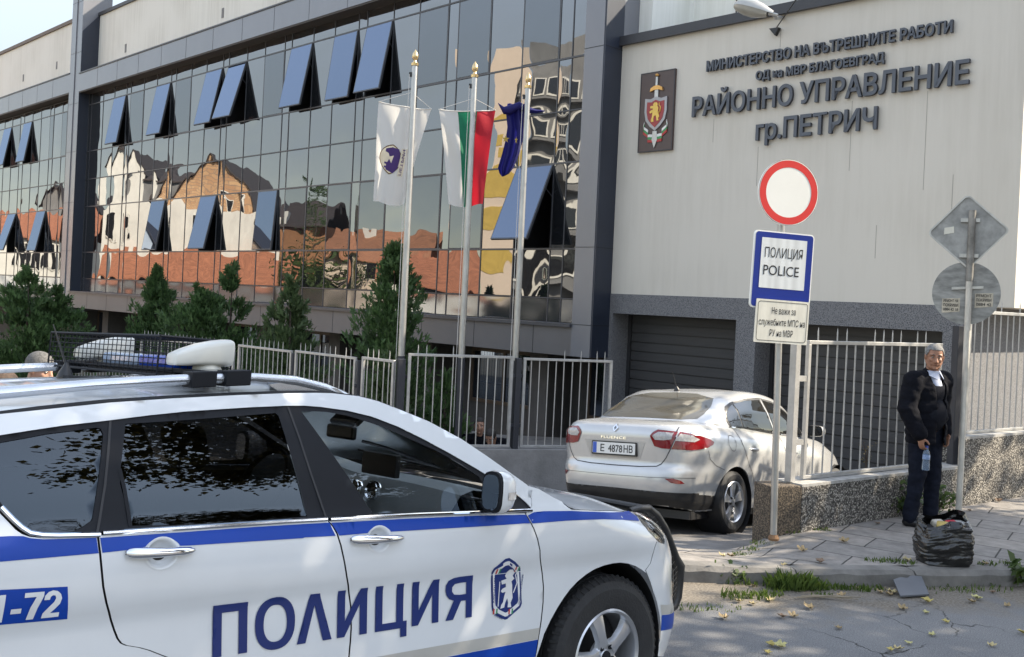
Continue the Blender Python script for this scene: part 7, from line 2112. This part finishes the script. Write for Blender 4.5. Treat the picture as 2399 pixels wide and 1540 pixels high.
m.add(vs, [(i * 8 + k, i * 8 + (k + 1) % 8, ((i + 1) % 32) * 8 + (k + 1) % 8, ((i + 1) % 32) * 8 + k) for i in range(32) for k in range(8)])
m.build('steering_wheel', 'black', suv, smooth=True)
for y in (-.37, .37):
    m = MB()
    for (x, z0, z1, th, hw) in ((-1.75, .62, .74, .52, .25),): m.bx(x - .1, x + .42, y - hw, y + hw, z0, z1)
    T = Matrix.Translation((-1.83, y, .72)) @ Matrix.Rotation(R(-16), 4, 'Y')
    m.bx(-.06, .06, -.24, .24, 0, .52, 0, T); m.bx(-.045, .045, -.13, .13, .55, .72, 0, T)
    m.build('front_seat', 'seat_cloth', suv, bevel=.04)
m = MB(); m.bx(-2.85, -2.35, -.66, .66, .6, .76); T = Matrix.Translation((-2.82, 0, .7)) @ Matrix.Rotation(R(-18), 4, 'Y'); m.bx(-.07, .07, -.66, .66, 0, .55, 0, T)
m.build('rear_bench', 'seat_cloth', suv, bevel=.04)
m = MB(); m.bx(-1.035, -1.005, -.11, .11, 1.335, 1.40); m.build('rear_view_mirror', 'black', suv, bevel=.012)
m = MB(); m.bx(-3.4, -.5, -.84, .84, .42, .46); m.bx(-.58, -.5, -.84, .84, .4, 1.09); m.build('cabin_floor', 'black', suv)
m = MB(); vs = []
for x, z in redge:
    w = S(x, z) - .05
    vs += [(x, -w, z - .03), (x, 0, z - .005), (x, w, z - .03)]
m.add(vs, [(3 * i + q_, 3 * i + q_ + 1, 3 * i + q_ + 4, 3 * i + q_ + 3) for i in range(len(redge) - 1) for q_ in range(2)]); m.build('headlining', mat('grey_headlining', (.36, .37, .36), rough=.9), suv)
# ================================================================ SILVER SALOON  (x forward from the rear axle, visible flank at -y, z up)
sal = empty('saloon_car', 'dusty silver saloon car seen from behind, turned into the garage drive', 'car')
a_, p_, q_ = R(41), R(-5), R(4.5)
sF = Vector((math.sin(a_) * math.cos(p_), math.cos(a_) * math.cos(p_), math.sin(p_))); sO1 = Vector((math.cos(a_), -math.sin(a_), 0)); sU1 = sO1.cross(sF)
sO = sO1 * math.cos(q_) + sU1 * math.sin(q_); sU = sU1 * math.cos(q_) - sO1 * math.sin(q_)
sO0 = Vector((1.7602, 10.7871, -.2755))
SALM = Matrix(((sF.x, -sO.x, sU.x, sO0.x), (sF.y, -sO.y, sU.y, sO0.y), (sF.z, -sO.z, sU.z, sO0.z), (0, 0, 0, 1)))
sal.matrix_world = SALM

def lerp_tab(T, x):
    if x <= T[0][0]: return T[0][1]
    for a, b in zip(T, T[1:]):
        if x <= b[0]:
            t = (x - a[0]) / (b[0] - a[0]); t = t * t * (3 - 2 * t) * .5 + t * .5
            return a[1] + (b[1] - a[1]) * t
    return T[-1][1]
ZS = [(-1.0, 1.085), (-.6, 1.10), (-.1, 1.085), (.6, 1.065), (1.6, 1.02), (2.2, .985), (2.9, .90), (3.4, .80), (3.7, .70)]     # shoulder height along the car
WV = [(0, .835), (.12, .865), (.35, .885), (.45, .905), (.72, .905), (.86, .885), (.95, .84), (1, .80)]                         # half width up the side
XR = [(0, -.90), (.10, -.955), (.28, -.985), (.42, -.975), (.50, -.935), (.72, -.955), (.88, -.965), (.965, -.93), (1, -.88)]    # tail
XF = [(0, 3.55), (.2, 3.70), (.5, 3.68), (.8, 3.52), (1, 3.30)]                                                                # nose
def spow(v, p): return math.copysign(abs(v) ** p, v)
def ring_xy(xr, xf, w, t, nr=6.0, nf=3.3):
    c, s = math.cos(t), math.sin(t)
    n = nf if c > 0 else nr
    xm = (xr + xf) / 2; a = (xf - xr) / 2
    x = xm + a * spow(c, 2 / n) ; y = w * spow(s, 2 / n)
    u = (x - xm) / a
    y *= 1 - (.02 * max(0, -u) ** 5 + .10 * max(0, u) ** 3)
    return x, y
def saloon_body():
    NT = 144
    m = MB(); rows = []
    V = [0, .04, .09, .15, .21, .28, .35, .41, .46, .50, .55, .62, .69, .76, .82, .87, .91, .945, .972, .99, 1.0]
    for v in V:
        row = []
        for k in range(NT):
            t = 2 * math.pi * k / NT
            x, y = ring_xy(lerp_tab(XR, v), lerp_tab(XF, v), lerp_tab(WV, v), t)
            zb = .24 + .05 * (1 if x < -.6 else 0) * min(1, (-.6 - x) / .3 if x < -.6 else 0)
            row.append(Vector((x, y, zb + v * (lerp_tab(ZS, x) - zb))))
        rows.append(row)
    for s_ in (.97, .93, .87, .78, .66, .5, .34, .17, .05):
        row = []
        for k in range(NT):
            t = 2 * math.pi * k / NT
            x, y = ring_xy(-.88, 3.20, .80, t)
            x2, y2 = 1.16 + (x - 1.16) * s_, y * s_
            e = 1 - s_ ** 2
            row.append(Vector((x2, y2, lerp_tab(ZS, x2) + .055 * min(1, e * 2.2) + .02 * e)))
        rows.append(row)
    for row in rows: m.v += [tuple(p) for p in row]
    for i in range(len(rows) - 1):
        for k in range(NT):
            m.f.append((i * NT + k, i * NT + (k + 1) % NT, (i + 1) * NT + (k + 1) % NT, (i + 1) * NT + k)); m.m.append(0)
    m.f.append(tuple((len(rows) - 1) * NT + k for k in range(NT))); m.m.append(0)
    m.f.append(tuple(reversed(range(NT)))); m.m.append(0)
    return m
XRG = [(0, -.56), (.12, -.46), (.5, -.10), (.8, .20), (.92, .38), (1, .55)]
XFG = [(0, 2.52), (.3, 2.25), (.6, 1.94), (.85, 1.58), (1, 1.15)]
WG = [(0, .815), (.2, .785), (.5, .725), (.75, .665), (.9, .60), (1, .50)]
def saloon_top():
    NT = 120; m = MB(); rows = []
    V = [-.12, 0, .08, .16, .26, .36, .46, .56, .66, .75, .83, .89, .94, .975, 1.0]
    for v in V:
        row = []
        vv = max(0, v)
        for k in range(NT):
            t = 2 * math.pi * k / NT
            x, y = ring_xy(lerp_tab(XRG, vv), lerp_tab(XFG, vv), lerp_tab(WG, vv), t, 4.0, 3.4)
            zb = lerp_tab(ZS, x) + .03
            zt = 1.505 - .035 * ((x - .75) / .6) ** 2 if v > 0 else 1.45
            zt = max(zt, 1.36)
            row.append(Vector((x, y, zb + (zt - zb) * (math.sin(vv * math.pi / 2) ** .92 if vv > 0 else 0) + (v * .6 if v < 0 else 0))))
        rows.append(row)
    for s_ in (.85, .65, .4, .15):
        rows.append([Vector((.78 + (p.x - .78) * s_, p.y * s_, p.z + .022 * (1 - s_ * s_))) for p in rows[len(V) - 1]])
    for row in rows: m.v += [tuple(p) for p in row]
    for i in range(len(rows) - 1):
        for k in range(NT):
            m.f.append((i * NT + k, i * NT + (k + 1) % NT, (i + 1) * NT + (k + 1) % NT, (i + 1) * NT + k)); m.m.append(0)
    m.f.append(tuple((len(rows) - 1) * NT + k for k in range(NT))); m.m.append(0)
    return m
def salb(m): return BVHTree.FromPolygons([Vector(v) for v in m.v], m.f)
sbody, stop = saloon_body(), saloon_top()
SB = [salb(sbody), salb(stop)]
def cast(o, d):
    best = None
    for t in SB:
        h = t.ray_cast(o, d)
        if h[0] is not None and (best is None or h[3] < best[3]): best = h
    return best
DIRS = {'rear': (Vector((-1, 0, 0)), Vector((0, 1, 0))), 'side': (Vector((0, -1, 0)), Vector((1, 0, 0))), 'corner': (Vector((-.7071, -.7071, 0)), Vector((.7071, -.7071, 0))), 'top': (Vector((-.6, 0, .8)), Vector((0, 1, 0)))}
M['silver'] = mat('dusty_silver_paint', (.50, .50, .495), rough=.27, metal=.45, var=.06, scale=2.5, coat=.5)
M['dust_glass'] = mirror_glass('dusty_glass', (.10, .092, .075), (.8, .8, .78), .07, rough=.08)
M['side_glass'] = mirror_glass('saloon_side_glass', (.012, .012, .012), (.85, .88, .9), .06, rough=.02)
M['lens_clear'] = mat('clear_lens', (.36, .35, .34), rough=.12, coat=.8, var=.25, scale=40)

def decal(name, pts, view, m, off=.003, parent=None, mirror=False, step=.02):
    """panel laid on the bodywork: outline as body points, projected along the given view"""
    out_, u_ = DIRS[view]
    uz = Vector((0, 0, 1)) if view != 'top' else out_.cross(u_).normalized()
    if view == 'top' and uz.z < 0: uz = -uz
    poly = [(Vector(p).dot(u_), Vector(p).dot(uz)) for p in pts]
    vs, fs = cdt(poly, step=step)
    res = None
    for sg in ((1, -1) if mirror else (1,)):
        P, ok = [], []
        for a, b in vs:
            h = cast(u_ * a + uz * b + out_ * 6, -out_)
            if h is None: P.append(None); continue
            n_ = h[1] if h[1].dot(out_) > 0 else -h[1]
            q = h[0] + n_ * off
            P.append(Vector((q.x, q.y * sg, q.z)))
        idx = {}; mb = MB()
        for i, p in enumerate(P):
            if p is not None: idx[i] = len(mb.v); mb.v.append(tuple(p))
        for f in fs:
            if all(i in idx for i in f):
                a, b, c = (Vector(mb.v[idx[i]]) for i in f)
                if max((a - b).length, (b - c).length, (c - a).length) > .25: continue
                o2 = Vector((out_.x, out_.y * sg, out_.z))
                mb.f.append(tuple(idx[i] for i in (f if (b - a).cross(c - a).dot(o2) > 0 else reversed(f)))); mb.m.append(0)
        o = mb.build(name, m, parent or sal, smooth=True, fix=False, angle=None)
        res = res or o
    return res
def sline(name, pts, view, w, m='joint', off=.0025, parent=None, mirror=False):
    out_, u_ = DIRS[view]
    P2 = [Vector((Vector(p).dot(u_), p[2])) for p in pts]
    L_, R_ = [], []
    for i, p in enumerate(P2):
        d = (P2[min(i + 1, len(P2) - 1)] - P2[max(0, i - 1)]).normalized(); n_ = Vector((-d.y, d.x)) * w / 2
        L_.append(p + n_); R_.append(p - n_)
    poly = L_ + list(reversed(R_))
    pts3 = [u_ * a.x + Vector((0, 0, a.y)) for a in poly]
    return decal(name, pts3, view, m, off, parent, mirror, step=.03)

# bodywork with the wheel openings cut out
for (nm, mb_) in (('body', sbody), ('cabin_shell', stop)):
    o = mb_.build(nm, 'silver', sal, smooth=True, angle=None)
    if nm == 'body':
        body_o = o
        cut = MB()
        for x in (0.0, 2.70):
            for sg in (1, -1): cut.lathe([(0, 0), (.365, 0), (.365, .5), (0, .5)], (x, sg * .58, .325), (0, sg, 0), 40)
        co = cut.build('cutter', 'black', None, fix=True)
        co.matrix_world = SALM
        bo = o.modifiers.new('openings', 'BOOLEAN'); bo.object = co; bo.operation = 'DIFFERENCE'; bo.solver = 'EXACT'
        bpy.context.view_layer.update()
        dg = bpy.context.evaluated_depsgraph_get()
        me = bpy.data.meshes.new_from_object(o.evaluated_get(dg))
        o.modifiers.clear(); old = o.data; o.data = me
        bpy.data.objects.remove(co)
        me.polygons.foreach_set('use_smooth', [True] * len(me.polygons)); me.set_sharp_from_angle(angle=R(50))
        # black lower bumper: faces split off
        me.materials.clear(); me.materials.append(M['silver']); me.materials.append(M['black'])
        for p in me.polygons:
            c = p.center
            p.material_index = 1 if (abs(c.x) < .37 and abs(c.y) < .86 and .0 < c.z < .70 and p.normal.length and abs(c.y) > .55 and (c.x ** 2 + (c.z - .325) ** 2) < .36 ** 2) or (abs(c.x - 2.7) < .37 and abs(c.y) > .55 and ((c.x - 2.7) ** 2 + (c.z - .325) ** 2) < .36 ** 2) else 0
m = MB()
for x in (0.0, 2.70):
    for sg in (1, -1): m.lathe([(.362, .30), (.362, 0), (0, .0)], (x, sg * .585, .325), (0, sg, 0), 40)
m.build('arch_liner', 'black', sal, smooth=True, angle=40)
# lower black bumper
lowp = [(-.90, .92, .415), (-.955, .45, .423), (-.966, 0, .427), (-.955, -.45, .423), (-.90, -.92, .415)]
decal('lower_bumper', [(0, .80, .425), (0, 0, .432), (0, -.80, .425), (0, -.80, .262), (0, .80, .262)], 'rear', mat('matt_black_bumper', (.014, .013, .012), rough=.6, var=.3, scale=6), .006)
decal('lower_bumper', [(-1.06, -.66, .424), (-.80, -.72, .418), (-.50, -.83, .403), (-.335, -.84, .392), (-.355, -.83, .262), (-.6, -.80, .25), (-.9, -.66, .25), (-1.06, -.60, .262)], 'side', 'black', .006, mirror=True)
decal('lower_bumper', [(-1.1, -.45, .425), (-.80, -.75, .418), (-.53, -.86, .404), (-.50, -.84, .25), (-.8, -.72, .25), (-1.05, -.5, .25)], 'corner', 'black', .0055, mirror=True)
# windows
RWIN = [(.12, .52, 1.40), (.185, .30, 1.447), (.20, .0, 1.457), (.185, -.30, 1.447), (.12, -.555, 1.395), (-.037, -.600, 1.309), (-.227, -.620, 1.217), (-.335, -.606, 1.168), (-.462, -.478, 1.152), (-.494, -.205, 1.156), (-.50, 0, 1.158), (-.494, .205, 1.156), (-.462, .478, 1.152), (-.335, .606, 1.168), (-.227, .620, 1.217), (-.037, .590, 1.309)]
decal('rear_window', RWIN, 'rear', 'dust_glass', .003, step=.03)
SW = [(.035, -.73, 1.225), (.065, -.71, 1.27), (.12, -.697, 1.311), (.25, -.694, 1.362), (.506, -.712, 1.403), (.865, -.70, 1.428), (1.15, -.70, 1.405), (1.45, -.70, 1.325), (1.70, -.72, 1.225), (1.93, -.73, 1.105), (2.02, -.73, 1.035), (1.93, -.737, 1.018), (1.02, -.815, 1.051), (.30, -.80, 1.099), (.05, -.785, 1.104), (.012, -.759, 1.168)]
fr = decal('window_surround', [((x - .95) * 1.018 + .95, y, (z - 1.22) * 1.06 + 1.22) for x, y, z in SW], 'side', mat('window_rubber', (.03, .03, .032), rough=.4), .0025, mirror=True)
decal('side_window', [(.045, -.736, 1.235), (.116, -.714, 1.291), (.225, -.711, 1.338), (.270, -.80, 1.106), (.06, -.788, 1.110), (.028, -.762, 1.168)], 'side', 'side_glass', .005, mirror=True)
decal('side_window', [(.252, -.711, 1.346), (.496, -.717, 1.392), (.835, -.708, 1.415), (.985, -.815, 1.062), (.298, -.808, 1.104)], 'side', 'side_glass', .005, mirror=True)
decal('side_window', [(.915, -.70, 1.414), (1.15, -.70, 1.392), (1.44, -.70, 1.313), (1.68, -.7, 1.213), (1.86, -.73, 1.12), (1.93, -.73, 1.030), (1.04, -.814, 1.060)], 'side', 'side_glass', .005, mirror=True)
sline('door_pillar', [(.865, -.70, 1.42), (1.012, -.8, 1.058)], 'side', .022, 'silver', .006, mirror=True)
sline('window_moulding', [(.03, -.78, 1.098), (.30, -.8, 1.094), (1.02, -.815, 1.046), (1.95, -.74, 1.012)], 'side', .010, 'chrome', .005, mirror=True)
# shut lines
TR = [(-.78, .661, 1.072), (-.88, .650, .966), (-.90, .633, .86), (-.909, .597, .77), (-.915, .55, .70), (-.933, .49, .673), (-.95, .30, .660), (-.956, 0, .656), (-.95, -.30, .660), (-.932, -.495, .674), (-.915, -.543, .702), (-.909, -.589, .761), (-.901, -.633, .851), (-.877, -.673, .966), (-.79, -.661, 1.074)]
sline('boot_seam', TR, 'rear', .008)
sline('bumper_seam', [(0, .80, .566), (0, .41, .562), (0, 0, .558), (0, -.41, .562), (0, -.80, .575)], 'rear', .004)
sline('door_seam', [(.079, -.79, 1.09), (.093, -.858, 1.0), (.144, -.893, .897), (.246, -.902, .724), (.361, -.898, .589), (.471, -.875, .437), (.523, -.858, .313)], 'side', .006, mirror=True)
sline('door_seam', [(1.12, -.814, 1.04), (1.12, -.884, .924), (1.165, -.903, .818), (1.185, -.905, .704), (1.195, -.896, .562), (1.20, -.89, .34)], 'side', .006, mirror=True)
sline('wing_seam', [(-.528, -.848, .852), (-.494, -.853, .764), (-.399, -.867, .701), (-.24, -.888, .655)], 'side', .005, mirror=True)
fl = [(-.156, -.871, .972), (-.11, -.85, 1.008), (-.072, -.85, 1.012), (-.027, -.863, .993), (-.005, -.885, .922), (-.035, -.894, .862), (-.07, -.892, .848), (-.11, -.892, .858), (-.156, -.883, .907)]
sline('fuel_flap', fl + fl[:1], 'side', .005)
# rear lights
LO = [(-.824, -.690, 1.024), (-.702, -.771, 1.008), (-.593, -.817, .989), (-.493, -.841, .964), (-.432, -.854, .939), (-.45, -.856, .91), (-.545, -.843, .877), (-.65, -.817, .86), (-.739, -.782, .85), (-.898, -.642, .852), (-.876, -.680, .951)]
lo_ = decal('tail_light', LO, 'corner', 'red_lens', .008, mirror=True)
decal('clear_section', [(-.829, -.701, 1.006), (-.716, -.78, .988), (-.641, -.809, .957), (-.707, -.791, .930), (-.884, -.667, .938), (-.868, -.686, .973)], 'corner', 'lens_clear', .011, lo_, mirror=True, step=.012)
LI = [(-.959, -.428, .976), (-.945, -.456, 1.012), (-.921, -.499, 1.038), (-.829, -.676, 1.024), (-.877, -.668, .954), (-.901, -.628, .854), (-.932, -.549, .857), (-.946, -.476, .874)]
li_ = decal('tail_light', LI, 'rear', 'red_lens', .008, mirror=True)
decal('clear_section', [(-.955, -.455, .974), (-.934, -.510, 1.014), (-.866, -.652, 1.012), (-.890, -.640, .950), (-.93, -.574, .938), (-.95, -.484, .938)], 'rear', 'lens_clear', .011, li_, mirror=True, step=.012)
decal('reflector', [(-.94, -.600, .560), (-.894, -.666, .565), (-.837, -.719, .548), (-.799, -.743, .518), (-.867, -.694, .513), (-.91, -.648, .523)], 'corner', 'red_lens', .006, mirror=True, step=.012)
# number plate; shade of its recess painted on a flat panel
decal('plate_recess', [(0, .385, .905), (0, -.372, .905), (0, -.335, .82), (0, -.30, .735), (0, .31, .735), (0, .34, .82)], 'rear', mat('shadow_silver', (.42, .41, .39), rough=.4, metal=.3), .003)
pf = lambda e: (lambda a, z: Vector((-.972 - e, -a, z)))
m = MB(); m.prism(rrect(.560, .142, .012, x0=-.002, z0=.826), pf(.0), pf(-.05)); no = m.build('number_plate', 'black', sal)
m = MB(); m.prism(rrect(.530, .114, .008, x0=-.002, z0=.828), pf(.004), pf(-.002)); m.build('plate_face', mat('plate_white', (.66, .655, .63), rough=.4, var=.04), no)
m = MB(); m.prism([(-.262, .773), (-.215, .773), (-.215, .883), (-.262, .883)], pf(.0055), pf(.003)); m.build('plate_band', mat('plate_blue', (.03, .09, .42), rough=.4), no)
m = MB(); put_text(m, 'Е', -.165, -.115, .790, .075, pf(.006), bold=.012); put_text(m, '4878', -.068, .108, .790, .075, pf(.006), bold=.012); put_text(m, 'НВ', .125, .235, .790, .075, pf(.006), bold=.012)
m.build('plate_text', 'ink', no, fix=False)
m = MB(); put_text(m, 'FLUENCE', -.168, .142, .926, .026, lambda a, z: Vector((-.968, -a, z)), lambda a, z: Vector((-.955, -a, z)), bold=.0); m.build('boot_lettering', 'chrome', sal, fix=False)
m = MB(); lg = lambda e: (lambda a, z: Vector((-.965 + (z - 1.0) * .55 - e, -a, z)))
m.prism([(0, 1.082), (.034, 1.04), (0, .998), (-.034, 1.04)], lg(.012), lg(-.02)); m.build('boot_badge', 'chrome', sal, bevel=.004)
m = MB(); m.prism([(0, 1.064), (.016, 1.04), (0, 1.016), (-.016, 1.04)], lg(.0135), lg(.011)); m.build('badge_core', mat('badge_shadow', (.18, .19, .2), rough=.2, metal=.8), sal)
# handles, aerial, mirror, sill strip
for x, z in ((.385, .869), (1.362, .833)):
    for sg in (1, -1):
        m = MB(); vs = []
        for u, hh, o_ in ((-.125, .004, .0), (-.08, .013, .02), (0, .018, .034), (.08, .014, .024), (.125, .004, .0)):
            for k in range(10): t = 6.2832 * k / 10; vs.append((x + u, -sg * (.888 + o_ * (.5 + .5 * math.cos(t))), z - u * .03 + hh * math.sin(t)))
        m.add(vs, [(i * 10 + k, i * 10 + (k + 1) % 10, (i + 1) * 10 + (k + 1) % 10, (i + 1) * 10 + k) for i in range(4) for k in range(10)]); m.build('handle', 'alloy', sal, smooth=True, angle=None)
    decal('handle_recess', [(x + .055 * math.cos(6.28 * k / 16), 0, z + .003 + .042 * math.sin(6.28 * k / 16)) for k in range(16)], 'side', mat('recess_grey', (.30, .295, .285), rough=.4, metal=.3), .003, mirror=True)  # flat oval; shade of the handle recess put into its darker colour
m = MB(); m.lathe([(.035, 0), (.03, .02), (.008, .05)], (.33, .05, 1.485), (-.2, 0, 1), 14); m.tube([(.32, .05, 1.52), (.22, .05, 1.70)], [.005, .003], 6); m.build('aerial', 'black', sal, smooth=True)
for sg in (1, -1):
    m = MB(); n = 16; vs = []
    for x, s_ in ((1.80, .95), (1.83, 1.0), (1.90, .9), (1.95, .5)):
        for k in range(n): t = 6.2832 * k / n; vs.append((x, -sg * (.955 + .105 * s_ * spow(math.cos(t), .6)), 1.095 + .065 * s_ * spow(math.sin(t), .6)))
    m.add(vs, [(i * n + k, i * n + (k + 1) % n, (i + 1) * n + (k + 1) % n, (i + 1) * n + k) for i in range(3) for k in range(n)] + [tuple(3 * n + k for k in reversed(range(n)))]); wm = m.build('wing_mirror', 'silver', sal, smooth=True)
    m = MB(); m.prism([(-sg * (.955 + .10 * spow(math.cos(6.2832 * k / n), .6)), 1.095 + .06 * spow(math.sin(6.2832 * k / n), .6)) for k in range(n)], lambda a, b: Vector((1.795, a, b)), lambda a, b: Vector((1.806, a, b))); m.build('mirror_glass', 'side_glass', wm)
decal('sill_strip', [(.472, -.874, .437), (.9, -.873, .420), (1.7, -.87, .40), (1.72, -.86, .33), (.85, -.857, .322), (.64, -.86, .326), (.545, -.865, .354)], 'side', mat('sill_silver', (.44, .435, .42), rough=.35, metal=.4), .006, mirror=True)
sline('sill_moulding', [(.472, -.874, .432), (.9, -.873, .416), (1.7, -.87, .396)], 'side', .022, 'alloy', .008, mirror=True)
def swheel(x, sg):
    e = bpy.data.objects.new('wheel', None); COL.objects.link(e); e.parent = sal; e.location = (x, -sg * .875, .322)
    R_, rim, hw = .322, .212, .205
    m = MB(); prof = [(rim + .003, -.008), (rim + .025, .0), (R_ - .04, .0), (R_ - .012, -.016)]
    for g_ in range(4):
        a0 = -.032 - g_ * .038; prof += [(R_, a0), (R_, a0 - .028), (R_ - .007, a0 - .030), (R_ - .007, a0 - .036)]
    prof += [(R_ - .02, -hw + .012), (R_ - .05, -hw), (rim, -hw)]
    m.lathe(prof, ax=(0, -sg, 0), n=56); m.build('tyre', 'rubber', e, smooth=True, angle=25)
    m = MB(); m.lathe([(rim + .004, -.006), (rim - .004, .0), (rim - .016, -.012), (rim - .024, -.05), (rim - .03, -.16)], ax=(0, -sg, 0), n=48); ro = m.build('rim', 'alloy', e, smooth=True, angle=30)
    m = MB()
    for k in range(5):
        a = 6.2832 * k / 5 + .32
        vs = []
        for r_, w_, d_ in ((.042, .022, -.022), (.10, .034, -.014), (.16, .050, -.012), (rim - .014, .066, -.018)):
            c = Vector((math.cos(a), 0, math.sin(a))) * r_; tg = Vector((-math.sin(a), 0, math.cos(a)))
            for uu, dd in ((-1, -.02), (-.85, 0), (0, -.006), (.85, 0), (1, -.02)): vs.append(c + tg * (uu * w_) + Vector((0, -sg * (d_ + dd), 0)))
        m.add(vs, [(i * 5 + q, i * 5 + q + 1, (i + 1) * 5 + q + 1, (i + 1) * 5 + q) for i in range(3) for q in range(4)])
    m.lathe([(0, -.012), (.03, -.013), (.05, -.02), (.055, -.05)], ax=(0, -sg, 0), n=24); m.build('spokes', 'alloy', ro, smooth=True, angle=40)
    m = MB(); m.lathe([(0, -.085), (.14, -.085), (.19, -.11)], ax=(0, -sg, 0), n=32)
    for k in range(5):
        a = 6.2832 * (k + .5) / 5 + .32; m.lathe([(0, -.010), (.010, -.010), (.011, -.03)], (math.cos(a) * .048, 0, math.sin(a) * .048), (0, -sg, 0), 8)
    m.build('brake_disc', 'black', e)
for x in (0, 2.70):
    swheel(x, 1); swheel(x, -1)
m = MB(); m.bx(-.7, 3.3, -.75, .75, .16, .24); m.build('underbody', 'black', sal)
m = MB(); m.tube([(-.93, .45, .24), (-.6, .45, .24)], .025, 10); m.build('exhaust', 'post_dark', sal)
# ================================================================ one mesh per separate piece of the larger assemblies
def split_pieces(names):
    for o in [o for o in bpy.data.objects if o.type == 'MESH' and o.name.split('.')[0] in names and not o.modifiers]:
        me = o.data
        par = list(range(len(me.vertices)))
        def find(i):
            while par[i] != i:
                par[i] = par[par[i]]; i = par[i]
            return i
        for e in me.edges:
            a, b = find(e.vertices[0]), find(e.vertices[1])
            if a != b: par[a] = b
        groups = {}
        for p in me.polygons: groups.setdefault(find(p.vertices[0]), []).append(p)
        if len(groups) < 2: continue
        for k, polys in enumerate(groups.values()):
            idx = {}; vs = []; fs = []
            for p in polys:
                f = []
                for v in p.vertices:
                    if v not in idx: idx[v] = len(vs); vs.append(me.vertices[v].co.copy())
                    f.append(idx[v])
                fs.append(f)
            m2 = bpy.data.meshes.new(me.name); m2.from_pydata(vs, [], fs)
            for mm in me.materials: m2.materials.append(mm)
            m2.polygons.foreach_set('use_smooth', [p.use_smooth for p in polys])
            if polys[0].use_smooth: m2.set_sharp_from_angle(angle=R(35))
            if k == 0: o.data = m2
            else:
                c = bpy.data.objects.new(o.name.split('.')[0], m2); COL.objects.link(c); c.parent = o.parent
                c.matrix_parent_inverse = o.matrix_parent_inverse.copy(); c.matrix_basis = o.matrix_basis.copy()
                for ch in []: ch.parent = c
split_pieces({'pillar', 'upper_wall', 'rooftop_block', 'upper_fascia', 'lower_fascia', 'sill_ledge', 'soffit', 'vent', 'door_track', 'belt_moulding', 'arch_liner', 'roof_gutter', 'parapet_cap', 'roof_flashing', 'wiper'})
